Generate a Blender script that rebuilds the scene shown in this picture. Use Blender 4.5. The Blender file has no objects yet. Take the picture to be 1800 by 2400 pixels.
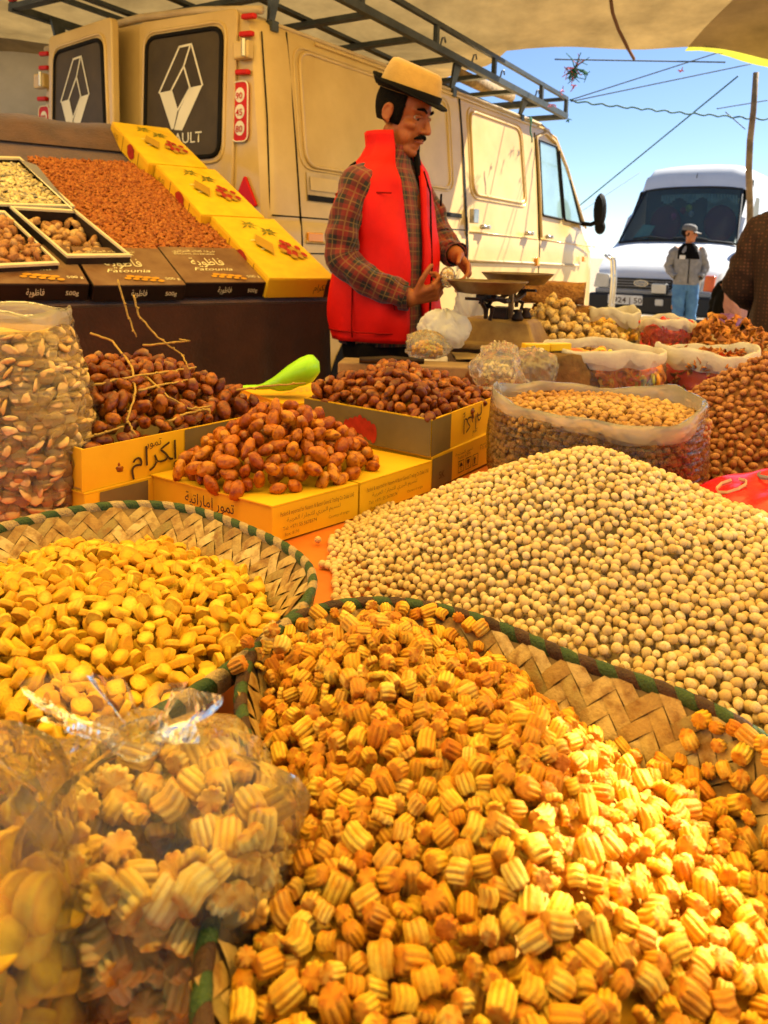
import bpy, bmesh, math, random
import numpy as np
from mathutils import Vector, Matrix, Quaternion
random.seed(7); rng = np.random.default_rng(11)
scene = bpy.context.scene
COL = scene.collection
R = math.radians

# ------------------------------------------------------------------ camera
FPX, PPX = 1900.0, 900.0                      # photograph pixels (1800 x 2400)
PITCH, ROLL = R(7), R(1.5)
PPY = 590 + FPX * math.tan(PITCH)
CAM = np.array([0, 0, 1.15])
_F = np.array([0, math.cos(PITCH), -math.sin(PITCH)]); _R0 = np.array([1., 0, 0]); _U0 = np.array([0, math.sin(PITCH), math.cos(PITCH)])
_RT = _R0 * math.cos(ROLL) + _U0 * math.sin(ROLL); _UP = -_R0 * math.sin(ROLL) + _U0 * math.cos(ROLL)
cam_data = bpy.data.cameras.new('camera'); cam = bpy.data.objects.new('camera', cam_data); COL.objects.link(cam)
cam.matrix_world = Matrix(((_RT[0], _UP[0], -_F[0], CAM[0]), (_RT[1], _UP[1], -_F[1], CAM[1]), (_RT[2], _UP[2], -_F[2], CAM[2]), (0, 0, 0, 1)))
cam_data.sensor_fit = 'VERTICAL'; cam_data.sensor_height = 36; cam_data.sensor_width = 27
cam_data.lens = FPX / 2400 * 36
cam_data.shift_y = -(1200 - PPY) / 2400
cam_data.clip_start = 0.02; cam_data.clip_end = 3000
cam_data.dof.use_dof = True; cam_data.dof.focus_distance = 0.95; cam_data.dof.aperture_fstop = 13
scene.camera = cam

# ------------------------------------------------------------------ sky, sun, exposure
SUN = Vector((0.58, 0.38, 0.72)).normalized()
world = bpy.data.worlds.new('World'); scene.world = world; world.use_nodes = True
wn = world.node_tree.nodes; wl = world.node_tree.links
bg = wn['Background']; sky = wn.new('ShaderNodeTexSky'); sky.sky_type = 'NISHITA'; sky.sun_disc = False
sky.sun_elevation = math.asin(SUN.z); sky.sun_rotation = math.atan2(SUN.x, SUN.y)
sky.air_density = 0.75; sky.dust_density = 0.15; sky.ozone_density = 3.5
wl.new(sky.outputs[0], bg.inputs[0]); bg.inputs[1].default_value = 0.05
sl = bpy.data.lights.new('sun', 'SUN'); sl.energy = 5.0; sl.angle = R(0.5); sl.color = (1, 0.93, 0.80)
so = bpy.data.objects.new('sun', sl); COL.objects.link(so); so.rotation_euler = SUN.to_track_quat('Z', 'Y').to_euler()
scene.view_settings.view_transform = 'Standard'; scene.view_settings.look = 'None'
scene.view_settings.exposure = 1.8; scene.view_settings.gamma = 1.0; scene.view_settings.use_curve_mapping = False
scene.render.engine = 'CYCLES'
scene.cycles.max_bounces = 7; scene.cycles.diffuse_bounces = 2; scene.cycles.glossy_bounces = 4
scene.cycles.transparent_max_bounces = 20; scene.cycles.transmission_bounces = 6
scene.cycles.caustics_reflective = False; scene.cycles.caustics_refractive = False
scene.cycles.sample_clamp_indirect = 6
scene.cycles.use_denoising = True

# ------------------------------------------------------------------ helpers
def ray(px, py): return _F + _RT * (px - PPX) / FPX + _UP * (PPY - py) / FPX
def onz(px, py, z):
    d = ray(px, py); return CAM + d * (z - CAM[2]) / d[2]
def ony(px, py, y):
    d = ray(px, py); return CAM + d * (y / d[1])
def onplane(px, py, o, n):
    d = ray(px, py); o = np.asarray(o, float); n = np.asarray(n, float); return CAM + d * (((o - CAM) @ n) / (d @ n))
def projn(P):
    d = np.asarray(P, float) - CAM; w = d @ _F
    return PPX + FPX * (d @ _RT) / w, PPY - FPX * (d @ _UP) / w, w

def link(o, parent=None):
    COL.objects.link(o)
    if parent is not None: o.parent = parent
    return o
def tag(o, label=None, cat=None, group=None, kind=None):
    if label: o['label'] = label
    if cat: o['category'] = cat
    if group: o['group'] = group
    if kind: o['kind'] = kind
    return o
def empty(name, loc=(0, 0, 0), rz=0.0, label=None, cat=None, group=None):
    o = bpy.data.objects.new(name, None); o.empty_display_size = .05; COL.objects.link(o)
    o.location = loc; o.rotation_euler = (0, 0, rz); return tag(o, label, cat, group)

class MB:
    """collects shapes for ONE mesh object"""
    def __init__(s): s.v = []; s.f = []; s.uv = {}; s.mi = []
    def add(s, V, Fs, uvs=None, mi=0):
        o = len(s.v); s.v += [tuple(map(float, p)) for p in V]
        for k, f in enumerate(Fs):
            if uvs is not None: s.uv[len(s.f)] = [uvs[i] for i in f]
            s.f.append([i + o for i in f]); s.mi.append(mi)
        return s
    def box(s, c, size, M=None, mi=0, taper=1.0):
        x, y, z = [k / 2 for k in size]; V = []
        for sz in (-1, 1):
            t = taper if sz > 0 else 1
            for sx, sy in ((-1, -1), (1, -1), (1, 1), (-1, 1)):
                p = Vector((sx * x * t, sy * y * t, sz * z))
                if M is not None: p = M @ p
                V.append((p[0] + c[0], p[1] + c[1], p[2] + c[2]))
        return s.add(V, [(3, 2, 1, 0), (4, 5, 6, 7), (0, 1, 5, 4), (1, 2, 6, 5), (2, 3, 7, 6), (3, 0, 4, 7)], mi=mi)
    def prism(s, poly, axis_vec, mi=0):
        n = len(poly); a = np.array(axis_vec); V = [tuple(p) for p in poly] + [tuple(np.array(p) + a) for p in poly]
        return s.add(V, [list(range(n))[::-1], [n + i for i in range(n)]] + [[i, (i + 1) % n, n + (i + 1) % n, n + i] for i in range(n)], mi=mi)
    def loft(s, rings, closed=True, caps=(True, True), uv=False, mi=0):
        n = len(rings[0]); V = [p for r in rings for p in r]; Fs = []; UV = None
        m = n if closed else n - 1
        for j in range(len(rings) - 1):
            for i in range(m):
                a = j * n + i; b = j * n + (i + 1) % n
                Fs.append([a, b, b + n, a + n])
        if caps[0] and closed: Fs.append(list(range(n))[::-1])
        if caps[1] and closed: Fs.append([(len(rings) - 1) * n + i for i in range(n)])
        return s.add(V, Fs, mi=mi)
    def tube(s, path, rad, n=8, caps=True, mi=0, squash=1.0):
        path = [Vector(p) for p in path]; k = len(path)
        if not hasattr(rad, '__len__'): rad = [rad] * k
        rings = []; up = Vector((0, 0, 1)); t0 = (path[1] - path[0]).normalized()
        if abs(t0.dot(up)) > .9: up = Vector((1, 0, 0))
        nrm = (up - t0 * up.dot(t0)).normalized()
        for i in range(k):
            t = (path[min(i + 1, k - 1)] - path[max(i - 1, 0)])
            if t.length < 1e-9: t = t0.copy()
            t.normalize(); nrm = (nrm - t * nrm.dot(t)).normalized(); b = t.cross(nrm)
            rings.append([path[i] + (nrm * math.cos(2 * math.pi * j / n) + b * math.sin(2 * math.pi * j / n) * squash) * rad[i] for j in range(n)])
        return s.loft(rings, True, (caps, caps), mi=mi)
    def lathe(s, prof, n=24, c=(0, 0, 0), mi=0, caps=(False, False)):
        return s.loft([[(c[0] + r * math.cos(2 * math.pi * i / n), c[1] + r * math.sin(2 * math.pi * i / n), c[2] + z) for i in range(n)] for r, z in prof], True, caps, mi=mi)
    def ell(s, c, r, n=12, m=8, M=None, mi=0):
        V = []; Fs = []
        for j in range(m + 1):
            th = math.pi * j / m
            for i in range(n):
                ph = 2 * math.pi * i / n
                p = Vector((r[0] * math.sin(th) * math.cos(ph), r[1] * math.sin(th) * math.sin(ph), r[2] * math.cos(th)))
                if M is not None: p = M @ p
                V.append(p + Vector(c))
        for j in range(m):
            for i in range(n):
                Fs.append([j * n + i, (j + 1) * n + i, (j + 1) * n + (i + 1) % n, j * n + (i + 1) % n])
        return s.add(V, Fs, mi=mi)
    def mesh(s, name, smooth=False, weld=False):
        me = bpy.data.meshes.new(name); me.from_pydata(s.v, [], s.f)
        if s.uv:
            ul = me.uv_layers.new(name='UVMap')
            for p in me.polygons:
                u = s.uv.get(p.index)
                if u:
                    for li, q in zip(p.loop_indices, u): ul.data[li].uv = q
        if any(s.mi): me.polygons.foreach_set('material_index', s.mi)
        if weld:
            bm = bmesh.new(); bm.from_mesh(me); bmesh.ops.remove_doubles(bm, verts=bm.verts, dist=1e-5); bmesh.ops.recalc_face_normals(bm, faces=bm.faces); bm.to_mesh(me); bm.free()
        if smooth: me.polygons.foreach_set('use_smooth', [True] * len(me.polygons))
        me.update(); return me
    def build(s, name, mats, parent=None, smooth=False, weld=False, bevel=0, auto=None):
        me = s.mesh(name, smooth, weld)
        for m in (mats if isinstance(mats, (list, tuple)) else [mats]): me.materials.append(m)
        o = bpy.data.objects.new(name, me); link(o, parent)
        if bevel:
            b = o.modifiers.new('bevel', 'BEVEL'); b.width = bevel; b.segments = 2; b.limit_method = 'ANGLE'; b.angle_limit = R(40)
        return o

def rrect(w, h, r, n=5):
    """rounded rectangle outline, centred"""
    P = []
    for cx, cy, a0 in ((w / 2 - r, h / 2 - r, 0), (-w / 2 + r, h / 2 - r, 90), (-w / 2 + r, -h / 2 + r, 180), (w / 2 - r, -h / 2 + r, 270)):
        for k in range(n + 1):
            a = R(a0 + 90 * k / n); P.append((cx + r * math.cos(a), cy + r * math.sin(a)))
    return P

# ------------------------------------------------------------------ materials
def _nt(name):
    m = bpy.data.materials.new(name); m.use_nodes = True
    return m, m.node_tree.nodes, m.node_tree.links, m.node_tree.nodes['Principled BSDF']
def pm(name, col, rough=.6, metal=0., var=.12, scale=6., bump=0., bscale=60., spec=.3, col2=None, coord='Object', sss=0., sheen=0., coat=0.):
    """plain surface: base colour with soft mottling towards col2 (or darker) and fine relief"""
    m, n, l, b = _nt(name)
    tc = n.new('ShaderNodeTexCoord'); no = n.new('ShaderNodeTexNoise'); no.inputs['Scale'].default_value = scale; no.inputs['Detail'].default_value = 6; no.inputs['Roughness'].default_value = .62
    l.new(tc.outputs[coord], no.inputs['Vector'])
    c2 = col2 if col2 else tuple(max(0, c * (1 - 2.2 * var)) for c in col)
    cr = n.new('ShaderNodeValToRGB'); cr.color_ramp.elements[0].position = .32; cr.color_ramp.elements[1].position = .68
    cr.color_ramp.elements[0].color = (*c2, 1); cr.color_ramp.elements[1].color = (*col, 1)
    l.new(no.outputs['Fac'], cr.inputs[0]); l.new(cr.outputs[0], b.inputs['Base Color'])
    b.inputs['Roughness'].default_value = rough; b.inputs['Metallic'].default_value = metal; b.inputs['Specular IOR Level'].default_value = spec
    if coat: b.inputs['Coat Weight'].default_value = coat; b.inputs['Coat Roughness'].default_value = .15
    if sheen: b.inputs['Sheen Weight'].default_value = sheen
    if sss: b.inputs['Subsurface Weight'].default_value = sss; b.inputs['Subsurface Radius'].default_value = (.01, .005, .003)
    if bump:
        n2 = n.new('ShaderNodeTexNoise'); n2.inputs['Scale'].default_value = bscale; n2.inputs['Detail'].default_value = 5
        l.new(tc.outputs[coord], n2.inputs['Vector'])
        bp = n.new('ShaderNodeBump'); bp.inputs['Strength'].default_value = bump; bp.inputs['Distance'].default_value = .01
        l.new(n2.outputs['Fac'], bp.inputs['Height']); l.new(bp.outputs[0], b.inputs['Normal'])
    return m
def piece_mat(name, ramp, rough=.6, toast=None, mott=None, mscale=120., bump=.3, bscale=250., spec=.4, sss=0., coat=0.):
    """many alike pieces: colour picked per piece along a ramp, mottled, 'toast' attribute darkens baked spots"""
    m, n, l, b = _nt(name)
    oi = n.new('ShaderNodeObjectInfo'); at = n.new('ShaderNodeAttribute'); at.attribute_name = 'rnd'
    ad = n.new('ShaderNodeMath'); ad.operation = 'ADD'; l.new(oi.outputs['Random'], ad.inputs[0]); l.new(at.outputs['Fac'], ad.inputs[1])
    fr = n.new('ShaderNodeMath'); fr.operation = 'FRACT'; l.new(ad.outputs[0], fr.inputs[0])
    cr = n.new('ShaderNodeValToRGB'); els = cr.color_ramp.elements
    while len(els) < len(ramp): els.new(.5)
    for i, c in enumerate(ramp): els[i].position = i / (len(ramp) - 1); els[i].color = (*c, 1)
    l.new(fr.outputs[0], cr.inputs[0]); out = cr.outputs[0]
    tc = n.new('ShaderNodeTexCoord')
    if mott:
        no = n.new('ShaderNodeTexNoise'); no.inputs['Scale'].default_value = mscale; no.inputs['Detail'].default_value = 4; l.new(tc.outputs['Object'], no.inputs['Vector'])
        r2 = n.new('ShaderNodeValToRGB'); r2.color_ramp.elements[0].position = .45; r2.color_ramp.elements[1].position = .7; l.new(no.outputs['Fac'], r2.inputs[0])
        mx = n.new('ShaderNodeMixRGB'); mx.inputs[2].default_value = (*mott, 1); l.new(r2.outputs[0], mx.inputs[0]); l.new(out, mx.inputs[1]); out = mx.outputs[0]
    if toast:
        a2 = n.new('ShaderNodeAttribute'); a2.attribute_name = 'toast'
        mx = n.new('ShaderNodeMixRGB'); mx.inputs[2].default_value = (*toast, 1); l.new(a2.outputs['Fac'], mx.inputs[0]); l.new(out, mx.inputs[1]); out = mx.outputs[0]
    l.new(out, b.inputs['Base Color']); b.inputs['Roughness'].default_value = rough; b.inputs['Specular IOR Level'].default_value = spec
    if coat: b.inputs['Coat Weight'].default_value = coat; b.inputs['Coat Roughness'].default_value = .2
    if sss: b.inputs['Subsurface Weight'].default_value = sss; b.inputs['Subsurface Radius'].default_value = (.006, .003, .001)
    if bump:
        n2 = n.new('ShaderNodeTexNoise'); n2.inputs['Scale'].default_value = bscale; n2.inputs['Detail'].default_value = 4; l.new(tc.outputs['Object'], n2.inputs['Vector'])
        bp = n.new('ShaderNodeBump'); bp.inputs['Strength'].default_value = bump; bp.inputs['Distance'].default_value = .002
        l.new(n2.outputs['Fac'], bp.inputs['Height']); l.new(bp.outputs[0], b.inputs['Normal'])
    return m
def plastic_mat(name, tint=(1, .97, .9), haze=.10, hazecol=(.9, .82, .65), rough=.12, bscale=(60, 60, 60), bump=.5, gloss=1.0, ior=1.38):
    """thin clear film: see-through, Fresnel gloss, a little milky haze"""
    m, n, l, b = _nt(name); n.remove(b); out = n['Material Output']
    tr = n.new('ShaderNodeBsdfTransparent'); tr.inputs[0].default_value = (*tint, 1)
    gl = n.new('ShaderNodeBsdfGlossy'); gl.inputs['Roughness'].default_value = rough; gl.inputs[0].default_value = (gloss, gloss, gloss, 1)
    df = n.new('ShaderNodeBsdfTranslucent'); df.inputs[0].default_value = (*hazecol, 1)
    d2 = n.new('ShaderNodeBsdfDiffuse'); d2.inputs[0].default_value = (*hazecol, 1)
    dm = n.new('ShaderNodeMixShader'); l.new(df.outputs[0], dm.inputs[1]); l.new(d2.outputs[0], dm.inputs[2])
    tc = n.new('ShaderNodeTexCoord'); mp = n.new('ShaderNodeMapping'); mp.inputs['Scale'].default_value = bscale; l.new(tc.outputs['Object'], mp.inputs['Vector'])
    no = n.new('ShaderNodeTexNoise'); no.inputs['Scale'].default_value = 1; no.inputs['Detail'].default_value = 3; no.inputs['Distortion'].default_value = .6; l.new(mp.outputs[0], no.inputs['Vector'])
    bp = n.new('ShaderNodeBump'); bp.inputs['Strength'].default_value = bump; bp.inputs['Distance'].default_value = .01; l.new(no.outputs['Fac'], bp.inputs['Height'])
    l.new(bp.outputs[0], gl.inputs['Normal'])
    fr = n.new('ShaderNodeFresnel'); fr.inputs[0].default_value = ior; l.new(bp.outputs[0], fr.inputs['Normal'])
    m1 = n.new('ShaderNodeMixShader'); m1.inputs[0].default_value = haze; l.new(tr.outputs[0], m1.inputs[1]); l.new(dm.outputs[0], m1.inputs[2])
    m2 = n.new('ShaderNodeMixShader'); l.new(fr.outputs[0], m2.inputs[0]); l.new(m1.outputs[0], m2.inputs[1]); l.new(gl.outputs[0], m2.inputs[2])
    l.new(m2.outputs[0], out.inputs[0]); return m
def cloth_thin(name, col, transl=.4, rough=.8, scale=5, var=.1, wscale=400):
    """thin woven cloth or film that lets some light through"""
    m = pm(name, col, rough, var=var, scale=scale, bump=.25, bscale=wscale); n = m.node_tree.nodes; l = m.node_tree.links
    b = n['Principled BSDF']; t = n.new('ShaderNodeBsdfTranslucent'); src = b.inputs['Base Color'].links[0].from_socket; l.new(src, t.inputs[0])
    mx = n.new('ShaderNodeMixShader'); mx.inputs[0].default_value = transl; l.new(b.outputs[0], mx.inputs[1]); l.new(t.outputs[0], mx.inputs[2]); l.new(mx.outputs[0], n['Material Output'].inputs[0]); return m

# ------------------------------------------------------------------ text and small print
def text_mesh(body, size=1.0, align='LEFT', bold=0.0, shear=0.0):
    c = bpy.data.curves.new('lettering', 'FONT'); c.body = body; c.size = size; c.align_x = align; c.offset = min(bold, .022) * size; c.shear = shear; c.resolution_u = 2
    o = bpy.data.objects.new('lettering', c); COL.objects.link(o)
    me = bpy.data.meshes.new_from_object(o.evaluated_get(bpy.context.evaluated_depsgraph_get()))
    bpy.data.objects.remove(o); bpy.data.curves.remove(c); me.materials.clear(); return me
def frame_matrix(o, ex, ey):
    ex = Vector(ex).normalized(); ey = Vector(ey); ey = (ey - ex * ey.dot(ex)).normalized(); ez = ex.cross(ey)
    return Matrix(((ex.x, ey.x, ez.x, o[0]), (ex.y, ey.y, ez.y, o[1]), (ex.z, ey.z, ez.z, o[2]), (0, 0, 0, 1)))
def put_text(body, o, ex, ey, size, mat, parent, align='LEFT', bold=0., lift=.0012, shear=0., name='lettering', fit=None):
    me = text_mesh(body, size, align, bold, shear); M = frame_matrix(o, ex, ey); M = M @ Matrix.Translation((0, 0, lift))
    if fit:
        xs = [v.co.x for v in me.vertices]; w = max(xs) - min(xs); M = M @ Matrix.Diagonal((fit / w, 1, 1, 1))
    me.transform(M); me.materials.append(mat); ob = bpy.data.objects.new(name, me); link(ob, parent); return ob

# ------------------------------------------------------------------ heaps of alike pieces
def tri_arrays(me):
    me.calc_loop_triangles(); V = np.empty(len(me.vertices) * 3); me.vertices.foreach_get('co', V)
    T = np.empty(len(me.loop_triangles) * 3, dtype=np.int64); me.loop_triangles.foreach_get('vertices', T)
    a = np.zeros(len(me.vertices))
    if 'toast' in me.attributes: me.attributes['toast'].data.foreach_get('value', a)
    return V.reshape(-1, 3), T.reshape(-1, 3), a
def merged(name, variants, items, mat, parent=None):
    """items: (variant, position, 3x3 matrix incl. scale) -> one mesh"""
    VV, TT, RR, AA, off = [], [], [], [], 0; arr = [tri_arrays(v) for v in variants]
    for k in range(len(variants)):
        it = [i for i in items if i[0] == k]
        if not it: continue
        V, T, a = arr[k]; M = np.array([i[2] for i in it]); P = np.array([i[1] for i in it])
        W = np.einsum('mij,nj->mni', M, V) + P[:, None, :]; m, nv = len(it), len(V)
        VV.append(W.reshape(-1, 3)); TT.append((T[None] + (np.arange(m) * nv)[:, None, None] + off).reshape(-1, 3)); off += m * nv
        RR.append(np.repeat(rng.random(m), nv)); AA.append(np.tile(a, m))
    V = np.concatenate(VV); T = np.concatenate(TT); me = bpy.data.meshes.new(name)
    me.vertices.add(len(V)); me.vertices.foreach_set('co', V.ravel()); me.loops.add(T.size); me.loops.foreach_set('vertex_index', T.ravel().astype(np.int32))
    me.polygons.add(len(T)); me.polygons.foreach_set('loop_start', np.arange(0, T.size, 3, dtype=np.int32)); me.polygons.foreach_set('use_smooth', np.ones(len(T), bool))
    at = me.attributes.new('rnd', 'FLOAT', 'POINT'); at.data.foreach_set('value', np.concatenate(RR))
    at = me.attributes.new('toast', 'FLOAT', 'POINT'); at.data.foreach_set('value', np.concatenate(AA))
    me.update(); me.validate(); me.materials.append(mat); o = bpy.data.objects.new(name, me); link(o, parent); return o
def randrot(flat=0.0, nrm=(0, 0, 1)):
    """random orientation; flat=1 keeps local z near nrm"""
    q = Quaternion((rng.normal(), rng.normal(), rng.normal(), rng.normal())).normalized()
    if flat > 0:
        ax = (Vector(nrm) + Vector(rng.normal(size=3)) * (1 - flat) * 1.2).normalized()
        q = Vector((0, 0, 1)).rotation_difference(ax) @ Quaternion((0, 0, 1), rng.random() * 6.283)
    return q
def deposit(target, box, r, rz, cover=1.0, k=4, layers=2.0, floor=None, sink=.85, tries=None, mask=None):
    """drops pieces one by one onto a growing height field until it fills the heap surface target(x,y)"""
    res = r / 3.5; x0, x1, y0, y1 = box; nx, ny = int((x1 - x0) / res) + 1, int((y1 - y0) / res) + 1
    X, Y = np.meshgrid(x0 + np.arange(nx) * res, y0 + np.arange(ny) * res, indexing='ij'); T = target(X, Y)
    ok = np.isfinite(T)
    if mask is not None: ok &= mask(X, Y)
    T = np.where(ok, T, -9); H = T - layers * 2 * rz
    if floor is not None: H = np.maximum(H, floor(X, Y))
    w = int(math.ceil(r / res)); g = np.arange(-w, w + 1) * res; dx, dy = np.meshgrid(g, g, indexing='ij'); d2 = (dx ** 2 + dy ** 2) / r ** 2
    cap = np.where(d2 < 1, rz * np.sqrt(np.maximum(0, 1 - d2)), -1e3)
    idx = np.argwhere(ok); out = []; fails = 0
    area = ok.sum() * res * res; tries = tries or int(area / (r * r) * 3.0 * layers)
    for _ in range(tries):
        best = None
        for _k in range(k):
            i, j = idx[rng.integers(len(idx))]
            if i < w or j < w or i >= nx - w or j >= ny - w: continue
            h = H[i - w:i + w + 1, j - w:j + w + 1]; z = (h + cap * sink).max(); gap = T[i, j] - z
            if best is None or gap > best[0]: best = (gap, i, j, z)
        if best is None or best[0] < -rz * .35: continue
        gap, i, j, z = best
        h = H[i - w:i + w + 1, j - w:j + w + 1]; np.maximum(h, z + cap, out=h)
        out.append((x0 + i * res + rng.uniform(-.3, .3) * res, y0 + j * res + rng.uniform(-.3, .3) * res, z))
    return np.array(out)
def pick_visible(P, r, n):
    """indices of the n pieces that show largest from the camera (disc z-buffer)"""
    u, v, w = projn(P); u, v = u / 3, v / 3; rad = np.maximum(1, FPX * r / w / 3)
    zb = np.full((604, 804), 1e9); ib = np.full((604, 804), -1)
    for i in np.argsort(-w):
        if not (0 < u[i] < 600 and 0 < v[i] < 800): continue
        a = int(rad[i]) + 1; x, y = int(u[i]), int(v[i])
        xs = np.arange(max(0, x - a), min(604, x + a + 1)); ys = np.arange(max(0, y - a), min(804, y + a + 1))
        mk = (xs[:, None] - u[i]) ** 2 + (ys[None] - v[i]) ** 2 <= rad[i] ** 2
        sub = ib[xs[0]:xs[-1] + 1, ys[0]:ys[-1] + 1]; sub[mk] = i
    c = np.bincount(ib[ib >= 0], minlength=len(P)); o = np.argsort(-c)[:n]; return [int(i) for i in o if c[i] > 0]
def scatter(name, variants, P, quats, scales, mat, label, cat, group, restname, restlabel, n=300, r=.01, parent=None):
    """the n pieces that show largest become objects of their own, the others one mass"""
    own = set(pick_visible(P, r, n)); rest = []; var = rng.integers(0, len(variants), len(P))
    for v in variants:
        if not v.materials: v.materials.append(mat)
    for i in range(len(P)):
        if i in own:
            o = bpy.data.objects.new(name, variants[var[i]]); COL.objects.link(o); o.location = P[i]; o.rotation_mode = 'QUATERNION'; o.rotation_quaternion = quats[i]
            s = scales[i]; o.scale = (s, s, s) if np.isscalar(s) else tuple(s); tag(o, label, cat, group)
        else:
            s = scales[i]; D = np.diag([s] * 3 if np.isscalar(s) else s); rest.append((var[i], P[i], np.array(quats[i].to_matrix()) @ D))
    return tag(merged(restname, variants, rest, mat), restlabel, cat, None, 'stuff') if rest else None
def noise3(P, f, seed=0):
    """cheap smooth pseudo noise, -1..1"""
    P = np.asarray(P, float) * f; s = 0
    rs = np.random.default_rng(seed)
    for k in range(6):
        d = rs.normal(size=3); s = s + np.sin(P @ d + rs.random() * 6.28)
    return s / 3.2
def ico(sub, rad=(1, 1, 1), disp=0, f=3, seed=0, name='piece', pinch=None):
    bm = bmesh.new(); bmesh.ops.create_icosphere(bm, subdivisions=sub, radius=1)
    V = np.array([v.co for v in bm.verts]); d = 1 + disp * noise3(V, f, seed)
    W = V * d[:, None] * np.array(rad)
    if pinch is not None: W = pinch(V, W)
    for v, p in zip(bm.verts, W): v.co = p
    me = bpy.data.meshes.new(name); bm.to_mesh(me); bm.free(); me.polygons.foreach_set('use_smooth', [True] * len(me.polygons)); return me
def set_toast(me, fn):
    a = me.attributes.new('toast', 'FLOAT', 'POINT'); a.data.foreach_set('value', [min(1, max(0, fn(v.co))) for v in me.vertices]); return me
# ================================================================== the setting
M_ground = pm('packed earth', (.36, .27, .17), .95, var=.2, scale=1.2, bump=.5, bscale=25)
mb = MB(); n = 60
def gz(x, y): return .03 * math.sin(x * .7 + 1) * math.cos(y * .5)
xs = [-400, -150, -60] + [-30 + 60 * i / 50 for i in range(51)] + [60, 150, 400]; ys = [-100, -40] + [-10 + 60 * i / 50 for i in range(51)] + [80, 200, 900]
V = [(x, y, gz(x, y) - .03 if abs(x) < 40 and -15 < y < 60 else -.05) for y in ys for x in xs]; w = len(xs)
mb.add(V, [[j * w + i, j * w + i + 1, (j + 1) * w + i + 1, (j + 1) * w + i] for j in range(len(ys) - 1) for i in range(w - 1)])
tag(mb.build('ground', M_ground, smooth=True), 'bare packed earth of the market square', kind='structure')

TZ = .75                                                        # table top height
M_wood = pm('rough timber', (.30, .19, .10), .8, var=.25, scale=9, bump=.3, bscale=40)
def table(x0, x1, y0, y1, label, TZ=TZ):
    t = empty('stall_table', ((x0 + x1) / 2, (y0 + y1) / 2, 0), 0, label, 'table', 'trestle tables of the stall')
    hx, hy = (x1 - x0) / 2, (y1 - y0) / 2
    k = 6
    for i in range(k):
        w = 2 * hx / k; MB().box((-hx + w * (i + .5), 0, TZ - .035), (w - .006, 2 * hy, .03)).build('plank', M_wood, t)
    for sx in (-1, 1):
        for sy in (-1, 1): MB().box((sx * (hx - .08), sy * (hy - .08), (TZ - .05) / 2), (.06, .06, TZ - .05)).build('leg', M_wood, t)
    return t
table(-1.05, 1.75, .02, 2.14, 'long plank table under the orange sheet')
TZ2 = .87
table(.20, 1.9, 2.18, 3.2, 'plank table behind carrying the balance scale and dried fruit', TZ2)
M_orange = pm('orange oilcloth', (.78, .20, .025), .45, var=.08, scale=8, bump=.08, bscale=30, col2=(.62, .13, .015))
def sheet(name, x0, x1, y0, y1, z, mat, step=.04, amp=.0015, seed=1, drop=None):
    mb = MB(); nx, ny = int((x1 - x0) / step) + 1, int((y1 - y0) / step) + 1
    P = np.array([[x0 + (x1 - x0) * i / (nx - 1), y0 + (y1 - y0) * j / (ny - 1), z] for j in range(ny) for i in range(nx)])
    P[:, 2] += amp * noise3(P, 14, seed) + amp * .6 * noise3(P, 37, seed + 1)
    mb.add(P, [[j * nx + i, j * nx + i + 1, (j + 1) * nx + i + 1, (j + 1) * nx + i] for j in range(ny - 1) for i in range(nx - 1)])
    return mb.build(name, mat, smooth=True)
tag(sheet('orange_tablecloth', -1.06, 1.76, .015, 2.145, TZ - .004, M_orange), 'orange sheet spread over the table under the date boxes and chickpeas', 'tablecloth')
M_brownpaper = pm('brown sacking paper', (.42, .28, .12), .8, var=.2, scale=7, bump=.3, bscale=30)
tag(sheet('brown_paper_sheet', .195, 1.91, 2.17, 3.21, TZ2 - .004, M_brownpaper, amp=.003), 'brown paper covering the rear table behind the candy sacks', 'paper')

# canopy of beige sacking and an added tarpaulin above the stall, with an unseen gap that lets the sun onto the ridged cookies
M_canopy = cloth_thin('beige sacking', (.50, .34, .13), .22, .9, scale=3, var=.2, wscale=300)
M_warmtarp = cloth_thin('light warming orange tarpaulin', (.98, .66, .18), .86, .6, scale=2, var=.04, wscale=200)  # tarpaulin added out of view to throw warm light on the table
def in_poly(x, y, P):
    c = False; j = len(P) - 1
    for i in range(len(P)):
        if (P[i][1] > y) != (P[j][1] > y) and x < (P[j][0] - P[i][0]) * (y - P[i][1]) / (P[j][1] - P[i][1]) + P[i][0]: c = not c
        j = i
    return c
def canopy_z(x, y):
    t = min(1, max(0, (y - 3.2) / 3.0)); z = 3.0 - .30 * t * t
    z += .035 * math.sin(x * 2.1 + y * .6) + .03 * math.sin(x * .9 - y * 2.3) + .012 * math.sin(x * 6 + 2 * y) + .010 * math.sin(y * 9 + x * 2.2)
    return z - (.05 * max(0, x - 1) if y > 4 else 0)
gaps = []
for poly in ([(1330, 1690), (1480, 1720), (1700, 1960), (1610, 2200), (1480, 2420), (960, 2420), (930, 2300), (1090, 2050), (1190, 1880), (1270, 1740)],
             [(1500, 1600), (1700, 1650), (1830, 1740), (1830, 1830), (1560, 1700)], [(1770, 1250), (1900, 1270), (1900, 1400), (1790, 1340)]):
    q = []
    for p in poly:
        a = onz(*p, .83); t = (2.98 - a[2]) / SUN.z; q.append((a[0] + SUN.x * t, a[1] + SUN.y * t))
    gaps.append(q)
mb = MB(); st = .05; x0, x1, y0, y1 = -5.2, 5.6, -.9, 6.2; nx, ny = int((x1 - x0) / st), int((y1 - y0) / st); V = []
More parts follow.
